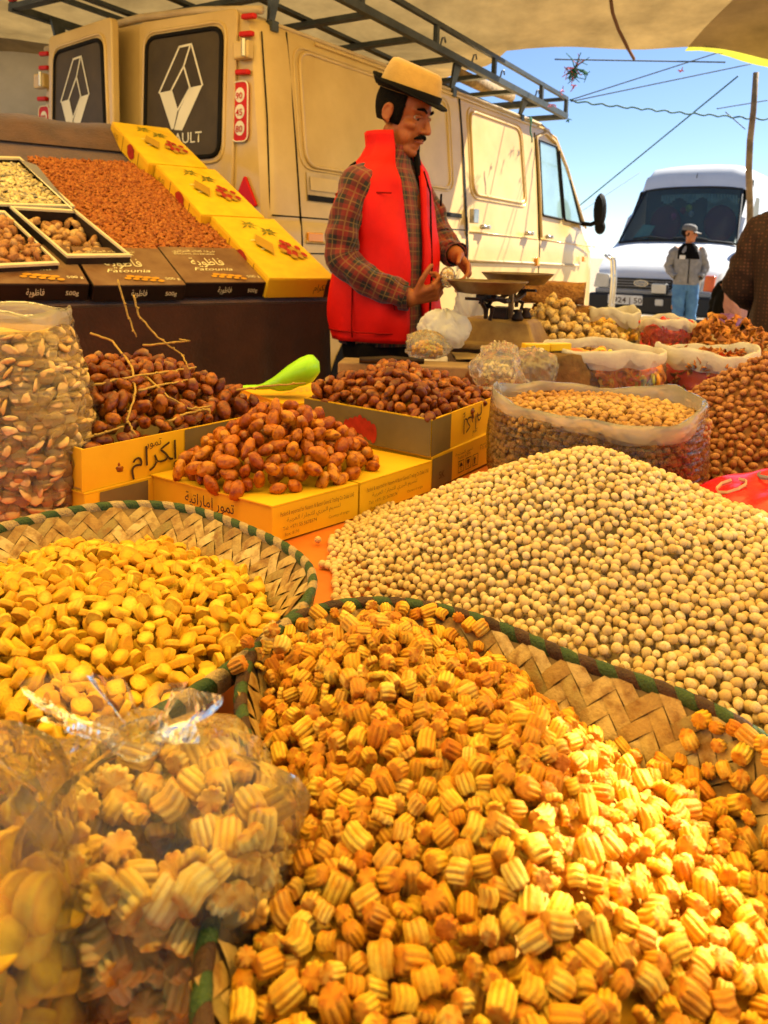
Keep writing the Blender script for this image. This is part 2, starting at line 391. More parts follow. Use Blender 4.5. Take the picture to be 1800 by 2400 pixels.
for j in range(ny + 1):
    for i in range(nx + 1):
        x, y = x0 + i * st, y0 + (y1 - y0) * j / ny
        ext = 1.5 * min(1, max(0, (.85 - x) / .6)) ** .7 if x > -4 else 1.5
        if y > 5.2: y += ext * (y - 5.2)
        if j == ny: y += .05 * math.sin(x * 1.7) + .02 * math.sin(x * 5)
        V.append((x, y, canopy_z(x, y)))
Fs = []; Fw = []
for j in range(ny):
    for i in range(nx):
        a = j * (nx + 1) + i; cx, cy = x0 + (i + .5) * st, y0 + (y1 - y0) * (j + .5) / ny
        if any(in_poly(cx, cy, g) for g in gaps): continue
        (Fs if cy > 3.35 else Fw).append([a, a + 1, a + nx + 2, a + nx + 1])
mb.add(V, Fs); tag(MB().add(V, Fw).build('warm_light_tarp', M_warmtarp, smooth=True), 'light warming orange tarpaulin added out of view over the baskets', 'tarpaulin'); can = mb.build('canopy', M_canopy, smooth=True); tag(can, 'beige sackcloth canopy above the roof rack of the cream van', 'canopy')
M_seam = pm('brown seam tape', (.16, .07, .03), .9)
pts = []
for px, py in ((1432, 0), (1436, 30), (1450, 70), (1470, 110), (1486, 138)):
    d = ray(px, py); t = 3.0
    while (CAM + d * t)[2] < canopy_z(*(CAM + d * t)[:2]) - .004 and t < 8: t += .01
    pts.append(CAM + d * t)
MB().tube(pts, .012, 6).build('seam', M_seam, can)
M_pole = pm('weathered pole', (.34, .24, .15), .85, var=.25, scale=12, bump=.4, bscale=50)
for (x, y, h, lab) in ((-2.9, .3, 3.02, 'bare wooden pole holding up the canopy out by the side'), (2.6, .2, 3.0, 'bare wooden pole holding up the canopy by the woman')):
    tag(MB().tube([(x, y, -.05), (x + .02, y, h / 2), (x, y, h)], [.04, .037, .034], 8).build('canopy_pole', M_pole, smooth=True), lab, 'pole')
# yellow-green tarpaulin of the neighbouring stall
M_ytarp = cloth_thin('yellow green tarpaulin', (.52, .50, .05), .5, .6, scale=6, var=.18, wscale=150)
mb = MB(); nx, ny = 30, 14; V = []
for j in range(ny + 1):
    for i in range(nx + 1):
        s, t = i / nx, j / ny; x = 2.40 + 3.6 * s; zl = 2.845 - .20 * min(1, s * 3) ** 1.3 - .25 * s
        V.append((x + .25 * t, 6.9 - 1.2 * t * (1 - .0 * s), zl + .55 * t + .04 * math.sin(9 * s + 3 * t) + .015 * math.sin(31 * s)))
mb.add(V, [[j * (nx + 1) + i, j * (nx + 1) + i + 1, (j + 1) * (nx + 1) + i + 1, (j + 1) * (nx + 1) + i] for j in range(ny) for i in range(nx)])
tag(mb.build('tarpaulin', M_ytarp, smooth=True), 'yellow green tarpaulin of the next stall hanging below the canopy edge', 'tarpaulin')
M_tent = cloth_thin('grey tent cloth', (.55, .50, .40), .25, .9, scale=1.5, var=.18, wscale=200)
mb = MB(); nx, ny = 40, 20; V = []
for j in range(ny + 1):
    for i in range(nx + 1):
        s, t = i / nx, j / ny; V.append((-6.5 + 5.2 * s, 6.9 + .12 * math.sin(7 * s + 2 * t) + .05 * math.sin(19 * s - 3 * t), 3.6 * t))
mb.add(V, [[j * (nx + 1) + i, j * (nx + 1) + i + 1, (j + 1) * (nx + 1) + i + 1, (j + 1) * (nx + 1) + i] for j in range(ny) for i in range(nx)])
tag(mb.build('tent_cloth', M_tent, smooth=True), 'grey white tent cloth hanging behind the cream van', 'tent')
# pole and lines against the sky
def wav(p, q, n, sag=0., amp=0., f=0.):
    p, q = np.array(p), np.array(q); out = []
    for i in range(n + 1):
        t = i / n; a = p + (q - p) * t; a[2] -= sag * 4 * t * (1 - t); a[0] += amp * math.sin(f * t); a[2] += amp * math.cos(f * t * .83); out.append(a)
    return out
pp = [ony(px, py, 7.4) for px, py in ((1772, 170), (1766, 260), (1758, 330), (1755, 400), (1758, 480), (1757, 600))]; pp.append(np.array([pp[-1][0], 7.4, -.1]))
tag(MB().tube(pp, [.024, .026, .028, .029, .028, .031, .036], 9).build('wooden_pole', M_pole, smooth=True), 'crooked bare wooden pole standing before the white van', 'pole')
M_line = pm('green cord', (.05, .16, .15), .7); M_line2 = pm('grey cord', (.08, .11, .13), .7)
def cord(a, b, rad, mat, label, sag=0., amp=0., f=0., n=24):
    return tag(MB().tube(wav(a, b, n, sag, amp, f), rad, 5).build('cord', mat, smooth=True), label, 'cord', 'cords strung across the sky')
cord(ony(1335, 236, 7.1), ony(1900, 285, 7.6), .008, M_line, 'thick twisted green cord running from the roof rack past the pole', .02, .008, 120, 90)
cord(ony(1320, 513, 8.9), ony(1730, 178, 7.0), .007, M_line, 'straight green guy line slanting up to the yellow green tarpaulin')
cord(ony(1340, 510, 11), ony(1500, 404, 13.6), .006, M_line2, 'short thin line rising from behind the van mirror')
cord(ony(1338, 234, 7.05), ony(1700, 118, 6.9), .005, M_line2, 'thin grey cord, upper of two close together over the rack')
cord(ony(1338, 238, 7.05), ony(1760, 150, 7.0), .005, M_line2, 'thin grey cord, lower of two close together over the rack')
cord(ony(1300, 139, 6.7), ony(1700, 146, 6.7), .006, M_line2, 'cord running along the hem of the canopy')
cord(ony(1680, 255, 7.5), ony(1800, 235, 7.5), .005, M_line2, 'short cord tied behind the wooden pole')
cord(ony(1700, 262, 7.5), ony(1747, 303, 7.5), .005, M_line2, 'slack cord end hanging beside the wooden pole')
# knot of torn netting hanging at the canopy hem
M_rag = pm('green raffia', (.03, .20, .13), .8, var=.3, scale=30); M_rag2 = pm('pink raffia', (.55, .12, .22), .8)
def raffia(c, n, ln, mats, label, seed):
    rs = random.Random(seed); root = empty('raffia_knot', c, 0, label, 'knot')
    for k, m in enumerate(mats):
        mb = MB()
        for i in range(n):
            d = np.array([rs.gauss(0, .6), rs.gauss(0, .5), rs.gauss(-.5, .6)]); d = d / np.linalg.norm(d) * ln * rs.uniform(.4, 1); b = d * .5 + np.array([rs.gauss(0, .3), rs.gauss(0, .3), rs.gauss(0, .3)]) * ln * .6
            mb.tube([(0, 0, 0), b, d], [.005, .004, .003], 4)
        mb.build('raffia_strand', m, root)
    return root
raffia(ony(1347, 160, 6.35), 16, .13, [M_rag, M_rag, M_rag2], 'bunch of green and pink raffia hanging from the canopy hem', 3)
raffia(ony(1345, 200, 6.9), 5, .06, [M_rag2], 'small pink raffia knot on the cord below the green bunch', 4)
raffia(ony(1600, 165, 6.9), 5, .06, [M_rag2], 'small pink raffia knot on the cord near the yellow green tarpaulin', 5)
# ================================================================== foreground: woven baskets
M_leaf = piece_mat('dry palm leaf', [(.30, .16, .03), (.55, .34, .08), (.72, .52, .20), (.42, .23, .045), (.62, .41, .12), (.26, .18, .04)], .55, mott=(.28, .13, .02), mscale=90, bump=.5, bscale=420)
M_leafgreen = pm('green palm leaf', (.055, .095, .018), .45, var=.2, scale=60, bump=.4, bscale=500, col2=(.03, .07, .02))
M_leafbrown = pm('brown palm leaf', (.10, .045, .018), .5, var=.25, scale=60, bump=.4, bscale=500)
M_leaftan = pm('tan palm leaf', (.58, .40, .16), .5, var=.15, scale=80, bump=.5, bscale=500)
M_shell = pm('basket backing', (.30, .18, .06), .8, var=.2, scale=60)
class Basket:
    def __init__(s, c, pts, zr, order=4, flare=.60):
        s.c = np.array(c); s.zr = zr; s.flare = flare
        P = np.array(pts) - s.c; th = np.arctan2(P[:, 1], P[:, 0]); rr = np.hypot(P[:, 0], P[:, 1])
        A = [np.ones_like(th)] + [g(k * th) for k in range(1, order + 1) for g in (np.cos, np.sin)]
        A = np.array(A).T; reg = np.diag([0] + [.02 * k ** 3 for k in range(1, order + 1) for _ in (0, 1)]); s.co = np.linalg.solve(A.T @ A + reg, A.T @ rr); s.order = order
        tt = np.linspace(0, 2 * math.pi, 721); q = s.W(tt, np.full(721, .85)); ds = np.hypot(*(np.diff(q, axis=0)[:, :2].T)); s.tt = tt; s.S = np.concatenate([[0], np.cumsum(ds)]); s.per = s.S[-1]
        s.Lw = float(np.linalg.norm(s.W(0., 1.) - s.W(0., 0.)))
    def rad(s, th):
        th = np.asarray(th, float); r = s.co[0] + 0 * th; i = 1
        for k in range(1, s.order + 1): r = r + s.co[i] * np.cos(k * th) + s.co[i + 1] * np.sin(k * th); i += 2
        return r
    def W(s, th, t):
        th = np.asarray(th, float); t = np.asarray(t, float); r = s.rad(th) * (s.flare + (1 - s.flare) * np.clip(t, -1, 2) ** 1)
        z = TZ + .006 + (s.zr - TZ - .006) * (.72 * t + .28 * t * np.abs(t)); return np.stack([s.c[0] + r * np.cos(th), s.c[1] + r * np.sin(th), z + 0 * r], -1)
    def N(s, th, t):
        e = .01; a = s.W(th + e, t) - s.W(th - e, t); b = s.W(th, t + e) - s.W(th, t - e); n = np.cross(b, a); return n / np.linalg.norm(n, axis=-1, keepdims=True)   # inward
    def sh(s, S, h): return np.interp(np.mod(S, s.per), s.S, s.tt), h / s.Lw
    def rho(s, X, Y):
        dx, dy = X - s.c[0], Y - s.c[1]; return np.hypot(dx, dy) / s.rad(np.arctan2(dy, dx))
def weave_piece(bk, s0, h0, along, cw, side):
    """one float of the twill: two cells long, arched over its neighbours"""
    V = []; L, Wd = 2 * cw * 1.03, cw * .93; nu, nv = 4, 2; q = math.sqrt(.5)
    a = np.array([q, q]) if along else np.array([q, -q]); b = np.array([-a[1], a[0]])
    for i in range(nu + 1):
        for j in range(nv + 1):
            u, v = i / nu, j / nv; p = np.array([s0, h0]) + a * (u - .5) * L + b * (v - .5) * Wd
            th, t = bk.sh(p[0], p[1]); n = bk.N(th, t) * side
            V.append(bk.W(th, t) + n * (.0008 + .0022 * math.sin(math.pi * (.08 + .84 * u)) + .0004 * math.sin(math.pi * v)))
    Fs = [[i * (nv + 1) + j, (i + 1) * (nv + 1) + j, (i + 1) * (nv + 1) + j + 1, i * (nv + 1) + j + 1] for i in range(nu) for j in range(nv)]
    return V, Fs
def make_basket(bk, label, cw, rimcols, wrap, group):
    root = empty('woven_basket', (bk.c[0], bk.c[1], TZ), 0, label, 'basket', group); off = np.array([bk.c[0], bk.c[1], TZ])
    mb = MB(); nt = 96; rings = []
    prof = [(-.0, .001)] + [(t / 8, .0) for t in range(9)]
    ths = np.arange(nt) * 2 * math.pi / nt
    inn = [bk.W(ths, np.full(nt, k / 8)) - off for k in range(9)]; out = [bk.W(ths, np.full(nt, k / 8)) - off - bk.N(ths, np.full(nt, max(.05, k / 8))) * .003 for k in range(8, -1, -1)]
    mb.loft([r for r in out[::-1]] + [r for r in inn[::-1]], True, (False, False)); 
    mb.add(list(inn[0]), [list(range(nt))]); mb.build('wall', M_shell, root, smooth=True)
    pieces = []; q = math.sqrt(2); N = int(bk.per / cw) + 8
    ni = int((bk.per / q + bk.Lw) / cw) + 4
    for i in range(-8, ni):
        for j in range(-8, ni):
            for al in (0, 1):
                if (i + j) % 4 != (0 if al else 2): continue
                p, r = ((i + 1) * cw, (j + .5) * cw) if al else ((i + .5) * cw, (j + 1) * cw)
                S, h = (p + r) / q, (p - r) / q
                if 0 <= S < bk.per and cw * .2 < h < bk.Lw - .006: pieces.append((S, h, al))
    sc = []
    for k, (S, h, al) in enumerate(pieces):
        th, t = bk.sh(S, h); P = bk.W(th, t); n = bk.N(th, t); d = CAM - P; f = float(n @ d) / float(d @ d) ** 1.5; u, v, w = projn(P)
        if not (-40 < u < 1840 and 0 < v < 2440): f = -1 if f < 0 else f * 1e-3
        sc.append(f)
    order = np.argsort(sc)[::-1]; rest = MB(); nown = 0
    for r_, k in enumerate(order):
        S, h, al = pieces[k]
        if sc[k] > 0 and nown < 290:
            V, Fs = weave_piece(bk, S, h, al, cw, 1); MB().add([v - off for v in V], Fs).build('leaf_strip', M_leaf, root, smooth=True); nown += 1
        else:
            V, Fs = weave_piece(bk, S, h, al, cw, 1); rest.add([v - off for v in V], Fs)
        V, Fs = weave_piece(bk, S, h, al, cw, -1); rest.add([v - off for v in V], [f[::-1] for f in Fs])
    o = rest.build('leaf_weave', M_leaf, root, smooth=True); o['kind'] = 'stuff'
    # rim wrapped with slanting strips
    nk = int(bk.per * 1.08 / wrap); rr = .0046
    cen = bk.W(ths, np.full(nt, 1.0)) - off; MB().tube(list(cen) + [cen[0]], rr * .8, 7, False).build('rim_core', M_leaftan, root, smooth=True)
    for k in range(nk):
        V = []; nu = 9
        for i in range(nu + 1):
            u = i / nu; a = R(-75 + 330 * u); S0 = bk.per * (k + (u - .5) * 1.35) / nk
            for v in (0, .5, 1):
                th, _ = bk.sh(S0 + (v - .5) * bk.per / nk * .98, 0); c = bk.W(th, 1.); er = -bk.N(th, 1.) * [1, 1, 0]; er = er / np.linalg.norm(er)
                rad = rr * (1 + .10 * math.sin(math.pi * v)) + (.0025 if i in (0, nu) else 0)
                ctr = c + np.array([0, 0, -.001]); V.append(ctr - off + er * (-math.cos(a)) * rad + np.array([0, 0, math.sin(a) * rad * 1.25]) - np.array([0, 0, .005 if i in (0, nu) else 0]))
        Fs = [[i * 3 + j, i * 3 + j + 1, (i + 1) * 3 + j + 1, (i + 1) * 3 + j] for i in range(nu) for j in range(2)]
        MB().add(V, Fs).build('rim_strip', rimcols[k % len(rimcols)], root, smooth=True)
    return root
def rim_px(L, z): return [tuple(onz(*p, z)[:2]) for p in L]
bkA = Basket((.075, .44), rim_px([(560, 1575), (640, 1485), (760, 1425), (880, 1402), (1020, 1425), (1150, 1470), (1280, 1515), (1400, 1560), (1510, 1600), (1620, 1640), (1800, 1740)], .84) +
             [(-.082, .50), (-.070, .43), (-.068, .35), (-.068, .28), (-.03, .23), (.05, .20), (.14, .21), (.22, .26), (.265, .34), (.27, .42)], .84, 5)
bkB = Basket((-.30, .70), rim_px([(0, 1240), (100, 1210), (200, 1190), (330, 1180), (480, 1205), (640, 1265), (720, 1330), (735, 1380), (700, 1430), (620, 1500), (500, 1590), (400, 1650), (280, 1710), (110, 1770)], .84) +
             [(-.26, .44), (-.33, .44), (-.42, .48), (-.50, .56), (-.53, .66), (-.50, .77)], .84, 5)
make_basket(bkA, 'woven palm basket full of ridged cookies, green and brown wrapped rim', .0122, [M_leafgreen, M_leafbrown], .0150, 'woven palm baskets')
make_basket(bkB, 'woven palm basket of yellow biscuits, green and tan wrapped rim', .0122, [M_leafgreen, M_leaftan], .0160, 'woven palm baskets')

# ------------------------------------------------------------------ ridged cookies
def cookie(seed, Rr=.0050, L=.0100, nr=10):
    rs = np.random.default_rng(seed); nph = nr * 4; rings = []; zs = [-.5, -.40, .0, .40, .5]; rad = [.84, .98, 1.04, .98, .84]; bend = rs.normal(0, .0012)
    am = rs.uniform(.085, .125); ecc = rs.uniform(.82, 1.0); tw = rs.normal(0, .10); ph0 = rs.random() * 6.28; L *= rs.uniform(.7, 1.35) if seed % 5 else .42
    jit = 1 + .03 * rs.normal(size=nr)
    for z, f in zip(zs, rad):
        ring = []
        for i in range(nph):
            ph = 2 * math.pi * i / nph; g = (1, .5, -1.2, .5)[i % 4]; r = Rr * f * (1 + am * (.45 if abs(z) > .45 else 1) * (abs(g) ** .7 * (1 if g > 0 else -1))) * jit[int(i / 4) % nr]
            a = ph + tw * z; ring.append((r * math.cos(a) + bend * (1 - 4 * z * z), r * math.sin(a) * ecc, z * L + (.0006 * math.sin(3 * ph + ph0) if abs(z) > .45 else 0)))
        rings.append(ring)
    mb = MB(); mb.loft(rings, True, (False, False)); n = nph
    for k, s in ((0, -1), (4, 1)):
        c = len(mb.v); mb.v.append((bend * 0, 0, rings[k][0][2] * 1.0 - s * .0006)); 
        for i in range(n):
            f = [k * n + i, k * n + (i + 1) % n, c]; mb.f.append(f[::-1] if s < 0 else f); mb.mi.append(0)
    me = mb.mesh('ridged_cookie', True)
    t1 = rs.random() * 6.28; t2 = rs.uniform(.05, .6); endt = rs.uniform(.2, .75)
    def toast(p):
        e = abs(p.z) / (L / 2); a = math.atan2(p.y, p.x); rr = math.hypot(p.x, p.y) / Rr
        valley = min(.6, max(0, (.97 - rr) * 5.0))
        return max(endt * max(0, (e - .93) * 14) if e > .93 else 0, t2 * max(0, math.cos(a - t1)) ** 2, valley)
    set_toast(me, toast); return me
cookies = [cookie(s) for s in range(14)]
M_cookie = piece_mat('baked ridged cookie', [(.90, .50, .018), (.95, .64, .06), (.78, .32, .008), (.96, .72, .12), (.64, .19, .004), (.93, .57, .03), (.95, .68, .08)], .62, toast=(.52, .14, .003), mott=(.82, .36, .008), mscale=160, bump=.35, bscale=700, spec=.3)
BAG1 = np.array([-.106, .395]); BAG2 = np.array([-.190, .335])
def TA(X, Y):
    rho = bkA.rho(X, Y); z = .800 + .060 * (1 - np.clip(rho, 0, 1) ** 1.8) - .12 * (X - .06) + .022 * np.exp(-((X + .01) ** 2 + (Y - .60) ** 2) / .006)
    z += .008 * noise3(np.stack([X, Y, 0 * X], -1), 35, 4)
    wall = TZ + .006 + (.84 - TZ - .006) * np.clip((rho - .6) / .4, 0, 1)
    z = np.where((rho < 1.01) & (Y > .215), np.maximum(z, np.where(rho < .97, wall + .006, -9)), np.nan)
    z = np.where(z < .7, np.nan, z)
    return np.where((X - BAG1[0]) ** 2 + (Y - BAG1[1]) ** 2 < .054 ** 2, np.nan, z)
def floorA(X, Y): return TZ + .006 + (.84 - TZ - .006) * np.clip((bkA.rho(X, Y) - .6) / .4, 0, 1)
P = deposit(TA, (-.15, .33, .17, .75), .0057, .0052, layers=1.7, k=5, floor=floorA, sink=.82)
extra = np.array([(-.098, .585, .852), (-.082, .60, .855), (-.072, .582, .853), (-.10, .555, .85)])
P = np.concatenate([P, extra]); print('cookies', len(P))
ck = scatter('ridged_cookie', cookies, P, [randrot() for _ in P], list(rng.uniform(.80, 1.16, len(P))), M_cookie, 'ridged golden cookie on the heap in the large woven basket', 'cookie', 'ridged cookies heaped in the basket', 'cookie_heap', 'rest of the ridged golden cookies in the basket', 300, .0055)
# ------------------------------------------------------------------ yellow biscuits
def biscuit(seed, kind):
    rs = np.random.default_rng(seed + 50); n = 20; T = .0028 * rs.uniform(.9, 1.2); rings = []
    def rad(ph):
        if kind == 0: return .0074 * (1 + .03 * math.sin(3 * ph))
        if kind == 1: return .0074 * (1 + .28 * math.cos(2 * ph) + .10 * math.cos(4 * ph))            # bone
        if kind == 2: return .0086 / (abs(math.cos(ph)) ** 4 + abs(math.sin(ph)) ** 4) ** .25 * (.88 + .025 * math.cos(12 * ph))   # square
        if kind == 3: return .0074 * math.sqrt(1 / (math.cos(ph) ** 2 / 1.35 + math.sin(ph) ** 2 / .62))   # oval
        return .0074 * (1 + .08 * math.cos(8 * ph))
    for f, z in ((.85, -1), (.92, -.99), (.99, -.70), (.975, 0), (.99, .70), (.92, .99), (.85, 1.0)):
        rings.append([(rad(2 * math.pi * i / n) * f * math.cos(2 * math.pi * i / n), rad(2 * math.pi * i / n) * f * math.sin(2 * math.pi * i / n), z * T) for i in range(n)])
    mb = MB(); mb.loft(rings, True, (False, False))
    for k, s in ((0, -1), (6, 1)):
        mid = len(mb.v); r2 = [(x * .5, y * .5, z + s * .0002) for x, y, z in rings[k]]; mb.v += r2; c = len(mb.v); mb.v.append((0, 0, s * (T + .0002)))
        for i in range(n):
            j = (i + 1) % n; fs = [[k * n + i, k * n + j, mid + j, mid + i], [mid + i, mid + j, c]]
            for f in fs: mb.f.append(f[::-1] if s < 0 else f); mb.mi.append(0)
    me = mb.mesh('yellow_biscuit', True)
    dots = [(rs.uniform(-.006, .006), rs.uniform(-.006, .006)) for _ in range(5)]
    return set_toast(me, lambda p: (.65 if (abs(p.z) > T * .9 and math.hypot(p.x, p.y) > .0055) else 0) + .5 * (abs(p.z) < T * .2))
biscuits = [biscuit(s, k) for s, k in enumerate((0, 2, 1, 3, 4, 2, 3, 0, 4, 2))]
def prick(m):
    n, l = m.node_tree.nodes, m.node_tree.links; tc = n.new('ShaderNodeTexCoord'); vo = n.new('ShaderNodeTexVoronoi'); vo.inputs['Scale'].default_value = 230; l.new(tc.outputs['Object'], vo.inputs['Vector'])
    r = n.new('ShaderNodeValToRGB'); r.color_ramp.elements[0].position = .10; r.color_ramp.elements[1].position = .22; l.new(vo.outputs['Distance'], r.inputs[0])
    bp = [x for x in n if x.type == 'BUMP'][0]; ad = n.new('ShaderNodeMath'); ad.operation = 'ADD'; l.new(bp.inputs['Height'].links[0].from_socket, ad.inputs[0]); l.new(r.outputs[0], ad.inputs[1]); l.new(ad.outputs[0], bp.inputs['Height'])
M_bisc = piece_mat('yellow biscuit', [(.90, .55, .020), (.93, .62, .03), (.82, .41, .012), (.94, .68, .06), (.88, .51, .02), (.78, .36, .01)], .6, toast=(.66, .28, .01), mott=(.80, .40, .01), mscale=120, bump=.35, bscale=500, spec=.3); prick(M_bisc)
def TB(X, Y):
    rho = bkB.rho(X, Y); z = .805 + .040 * (1 - np.clip(rho, 0, 1) ** 2) - .03 * (Y - .70) + .006 * noise3(np.stack([X, Y, 0 * X], -1), 30, 8)
    wall = TZ + .006 + (.84 - TZ - .006) * np.clip((rho - .6) / .4, 0, 1)
    z = np.where(rho < .985, np.where((Y < .66) | (X < -.2), np.maximum(z, wall + .002), z), np.nan); return np.where(z < wall + .001, np.nan, z)
def floorB(X, Y): return TZ + .006 + (.84 - TZ - .006) * np.clip((bkB.rho(X, Y) - .6) / .4, 0, 1)
P = deposit(TB, (-.58, .0, .40, 1.0), .0072, .0042, layers=2.0, k=6, floor=floorB, sink=.84); print('biscuits', len(P))
bs = scatter('yellow_biscuit', biscuits, P, [randrot(.30) for _ in P], list(rng.uniform(.8, 1.12, len(P))), M_bisc, 'small yellow biscuit on the heap in the basket by the cartons', 'biscuit', 'yellow biscuits heaped in the basket', 'biscuit_heap', 'rest of the small yellow biscuits in the basket', 300, .007)

# ------------------------------------------------------------------ chickpeas
def pea_pinch(V, W):
    b = np.clip(V @ np.array([.75, 0, .66]), 0, 1) ** 10; W = W + .28 * b[:, None] * np.array([.75, 0, .66]); g = np.exp(-(V[:, 1] / .16) ** 2) * np.clip(V[:, 0] * .6 + V[:, 2] * .4, 0, 1); return W * (1 - .09 * g[:, None])
peas = [ico(2, (1.06 + .05 * (s % 3), .95 - .03 * (s % 2), .97), .065, 2.8, s, 'chickpea', pea_pinch) for s in range(5)]
for m in peas: set_toast(m, lambda p: .5 * max(0, (p.x * .75 + p.z * .66) - .95) * 4)
pl = []
for s in range(4):
    me = MB().ell((0, 0, 0), (1.06 + .05 * s % .1, .95, .98), 8, 5).mesh('chickpea', True, weld=True); pl.append(me)
M_pea = piece_mat('dry chickpea', [(.78, .57, .26), (.83, .64, .33), (.72, .49, .19), (.86, .69, .40), (.76, .54, .23), (.64, .39, .12)], .6, toast=(.50, .29, .08), mott=(.66, .43, .14), mscale=1.9, bump=.25, bscale=5, spec=.3)
SACK = np.array([.365, 1.355]); SR = .178
def cone(X, Y, c, h, Rr, p=1.25):
    d = np.hypot(X - c[0], Y - c[1]) / Rr; return h * np.clip(1 - np.clip(d, 0, 2) ** p, -.2, 1)
def TP(X, Y):
    a = cone(X, Y, (.275, 1.02), .155, .320); b = cone(X, Y, (.47, .80), .105, .36); z = np.maximum(a, b) + .02 * np.exp(-((a - b) / .03) ** 2) * (np.minimum(a, b) > 0)
    z = z + .004 * noise3(np.stack([X, Y, 0 * X], -1), 22, 3)
    z = np.where(z < .004, np.where((z > -.012) & (X < .02), .003, np.nan), z) + TZ
    z = np.where(np.hypot(X - SACK[0], Y - SACK[1]) < SR + .012, np.nan, z); z = np.where(bkA.rho(X, Y) < 1.03, np.nan, z); return np.where(bkB.rho(X, Y) < 1.05, np.nan, z)
P = deposit(TP, (-.12, .86, .42, 1.45), .0048, .0046, layers=1.9, k=4, floor=lambda X, Y: TZ + 0 * X, sink=.93)
P = P[(P[:, 1] > .40)]; stray = np.array([(*onz(px, py, TZ + .005)[:2], TZ + .005) for px, py in ((745, 1265), (777, 1270), (775, 1287), (755, 1322), (820, 1240), (850, 1232), (805, 1262), (880, 1215), (895, 1208), (870, 1222), (905, 1222), (845, 1245), (815, 1225), (785, 1400), (800, 1408), (812, 1397), (790, 1412), (960, 1186), (1085, 1080))]); P = np.concatenate([P, stray]); print('peas', len(P))
own = set(pick_visible(P, .005, 300)); sc = rng.uniform(.0041, .0057, len(P)); rest = []
for m in peas: m.materials.append(M_pea)
for i in range(len(P)):
    q = randrot()
    if i in own:
        o = bpy.data.objects.new('chickpea', peas[i % 5]); COL.objects.link(o); o.location = P[i]; o.rotation_mode = 'QUATERNION'; o.rotation_quaternion = q; o.scale = (sc[i],) * 3; tag(o, 'pale dry chickpea on the large heap beside the ridged cookies', 'chickpea', 'chickpeas in the heap')
    else:
        d = math.dist(P[i], CAM); rest.append((int(i % 5) if d < .74 else 5 + i % 4, P[i], np.array(q.to_matrix()) * sc[i]))
hp = tag(merged('chickpea_heap', peas + pl, rest, M_pea), 'rest of the large heap of pale dry chickpeas', 'chickpea', None, 'stuff')
def heap_core(T, box, dz, mat, parent, step=.012, floor=TZ):
    x0, x1, y0, y1 = box; nx, ny = int((x1 - x0) / step), int((y1 - y0) / step); X, Y = np.meshgrid(x0 + np.arange(nx) * step, y0 + np.arange(ny) * step, indexing='ij'); Z = T(X, Y); ok = np.isfinite(Z) & (np.nan_to_num(Z) > floor + dz + .006); Z = np.where(ok, np.maximum(Z - dz, floor), floor)
    V = np.stack([X, Y, Z], -1).reshape(-1, 3); Fs = [[i * ny + j, (i + 1) * ny + j, (i + 1) * ny + j + 1, i * ny + j + 1] for i in range(nx - 1) for j in range(ny - 1) if ok[i:i + 2, j:j + 2].all()]
    o = MB().add(V, Fs).build('heap_core', mat, parent, smooth=True); o['kind'] = 'stuff'; return o
heap_core(TP, (-.1, .86, .42, 1.45), .026, M_pea, hp)

heap_core(TA, (-.15, .33, .17, .75), .020, M_cookie, ck); heap_core(TB, (-.58, .0, .40, 1.0), .018, M_bisc, bs)
# ------------------------------------------------------------------ tied clear bags
M_film = plastic_mat('clear film', (1, .995, .97), .085, (1, .96, .80), .06, (80, 80, 10), .6, 1.0, 1.25)
def bag_radius(zf, R0):
    """outline of a filled, tied bag: zf 0..1.15"""
    pts = [(0, .55), (.04, .85), (.15, 1.0), (.35, 1.03), (.55, 1.0), (.70, .93), (.80, .80), (.88, .58), (.93, .32), (.965, .11), (.99, .10), (1.03, .22), (1.08, .32), (1.14, .40)]
    return R0 * float(np.interp(zf, [p[0] for p in pts], [p[1] for p in pts]))
def tied_bag(c, R0, H, label, seed, lean=(0, 0), sy=.9):
    rs = np.random.default_rng(seed); root = empty('tied_bag', (c[0], c[1], c[2]), 0, label, 'bag', 'tied clear bags of biscuits'); n = 72; rings = []; zl = [0, .01, .03] + [k / 34 * 1.0 for k in range(2, 34)] + [1.0, 1.03, 1.06, 1.09, 1.12, 1.14]
    a1, a2 = rs.random() * 6, rs.random() * 6
    for zf in zl:
        r = bag_radius(zf, R0); fold = .05 + 1.5 * min(1, max(0, (zf - .50) / .38)); ring = []
        for i in range(n):
            ph = 2 * math.pi * i / n
            g = 1 + fold * (.11 * math.sin(6 * ph + a1 + 2 * zf) + .08 * math.sin(11 * ph + a2) + .05 * math.sin(19 * ph - a1 + 3 * zf) + .03 * math.sin(31 * ph + a2)) + .018 * math.sin(5 * ph + 9 * zf + a2) + .012 * math.sin(11 * ph - 14 * zf)
            ear = 1.0
            if zf > .98: ear = 1 + .45 * math.cos(2 * ph + a1) * min(1, (zf - .98) * 8)
            ring.append((r * g * ear * math.cos(ph) + lean[0] * zf ** 2 * H, r * g * ear * math.sin(ph) * sy + lean[1] * zf ** 2 * H, zf * H + (.25 * H * (zf - .98) * (math.sin(3 * ph + a1) + .5 * math.sin(7 * ph + a2)) - .1 * H * (zf - .98) if zf > .98 else 0)))
        rings.append(ring)
    MB().loft(rings, True, (True, False)).build('film', M_film, root, smooth=True)
    kn = [(lean[0] * .95 * H + .010 * math.cos(a), lean[1] * .95 * H + .010 * math.sin(a), .965 * H + .002 * math.sin(2 * a)) for a in np.linspace(0, 6.283, 13)]
    MB().tube(kn, .0045, 7).build('knot', M_film, root, smooth=True); return root
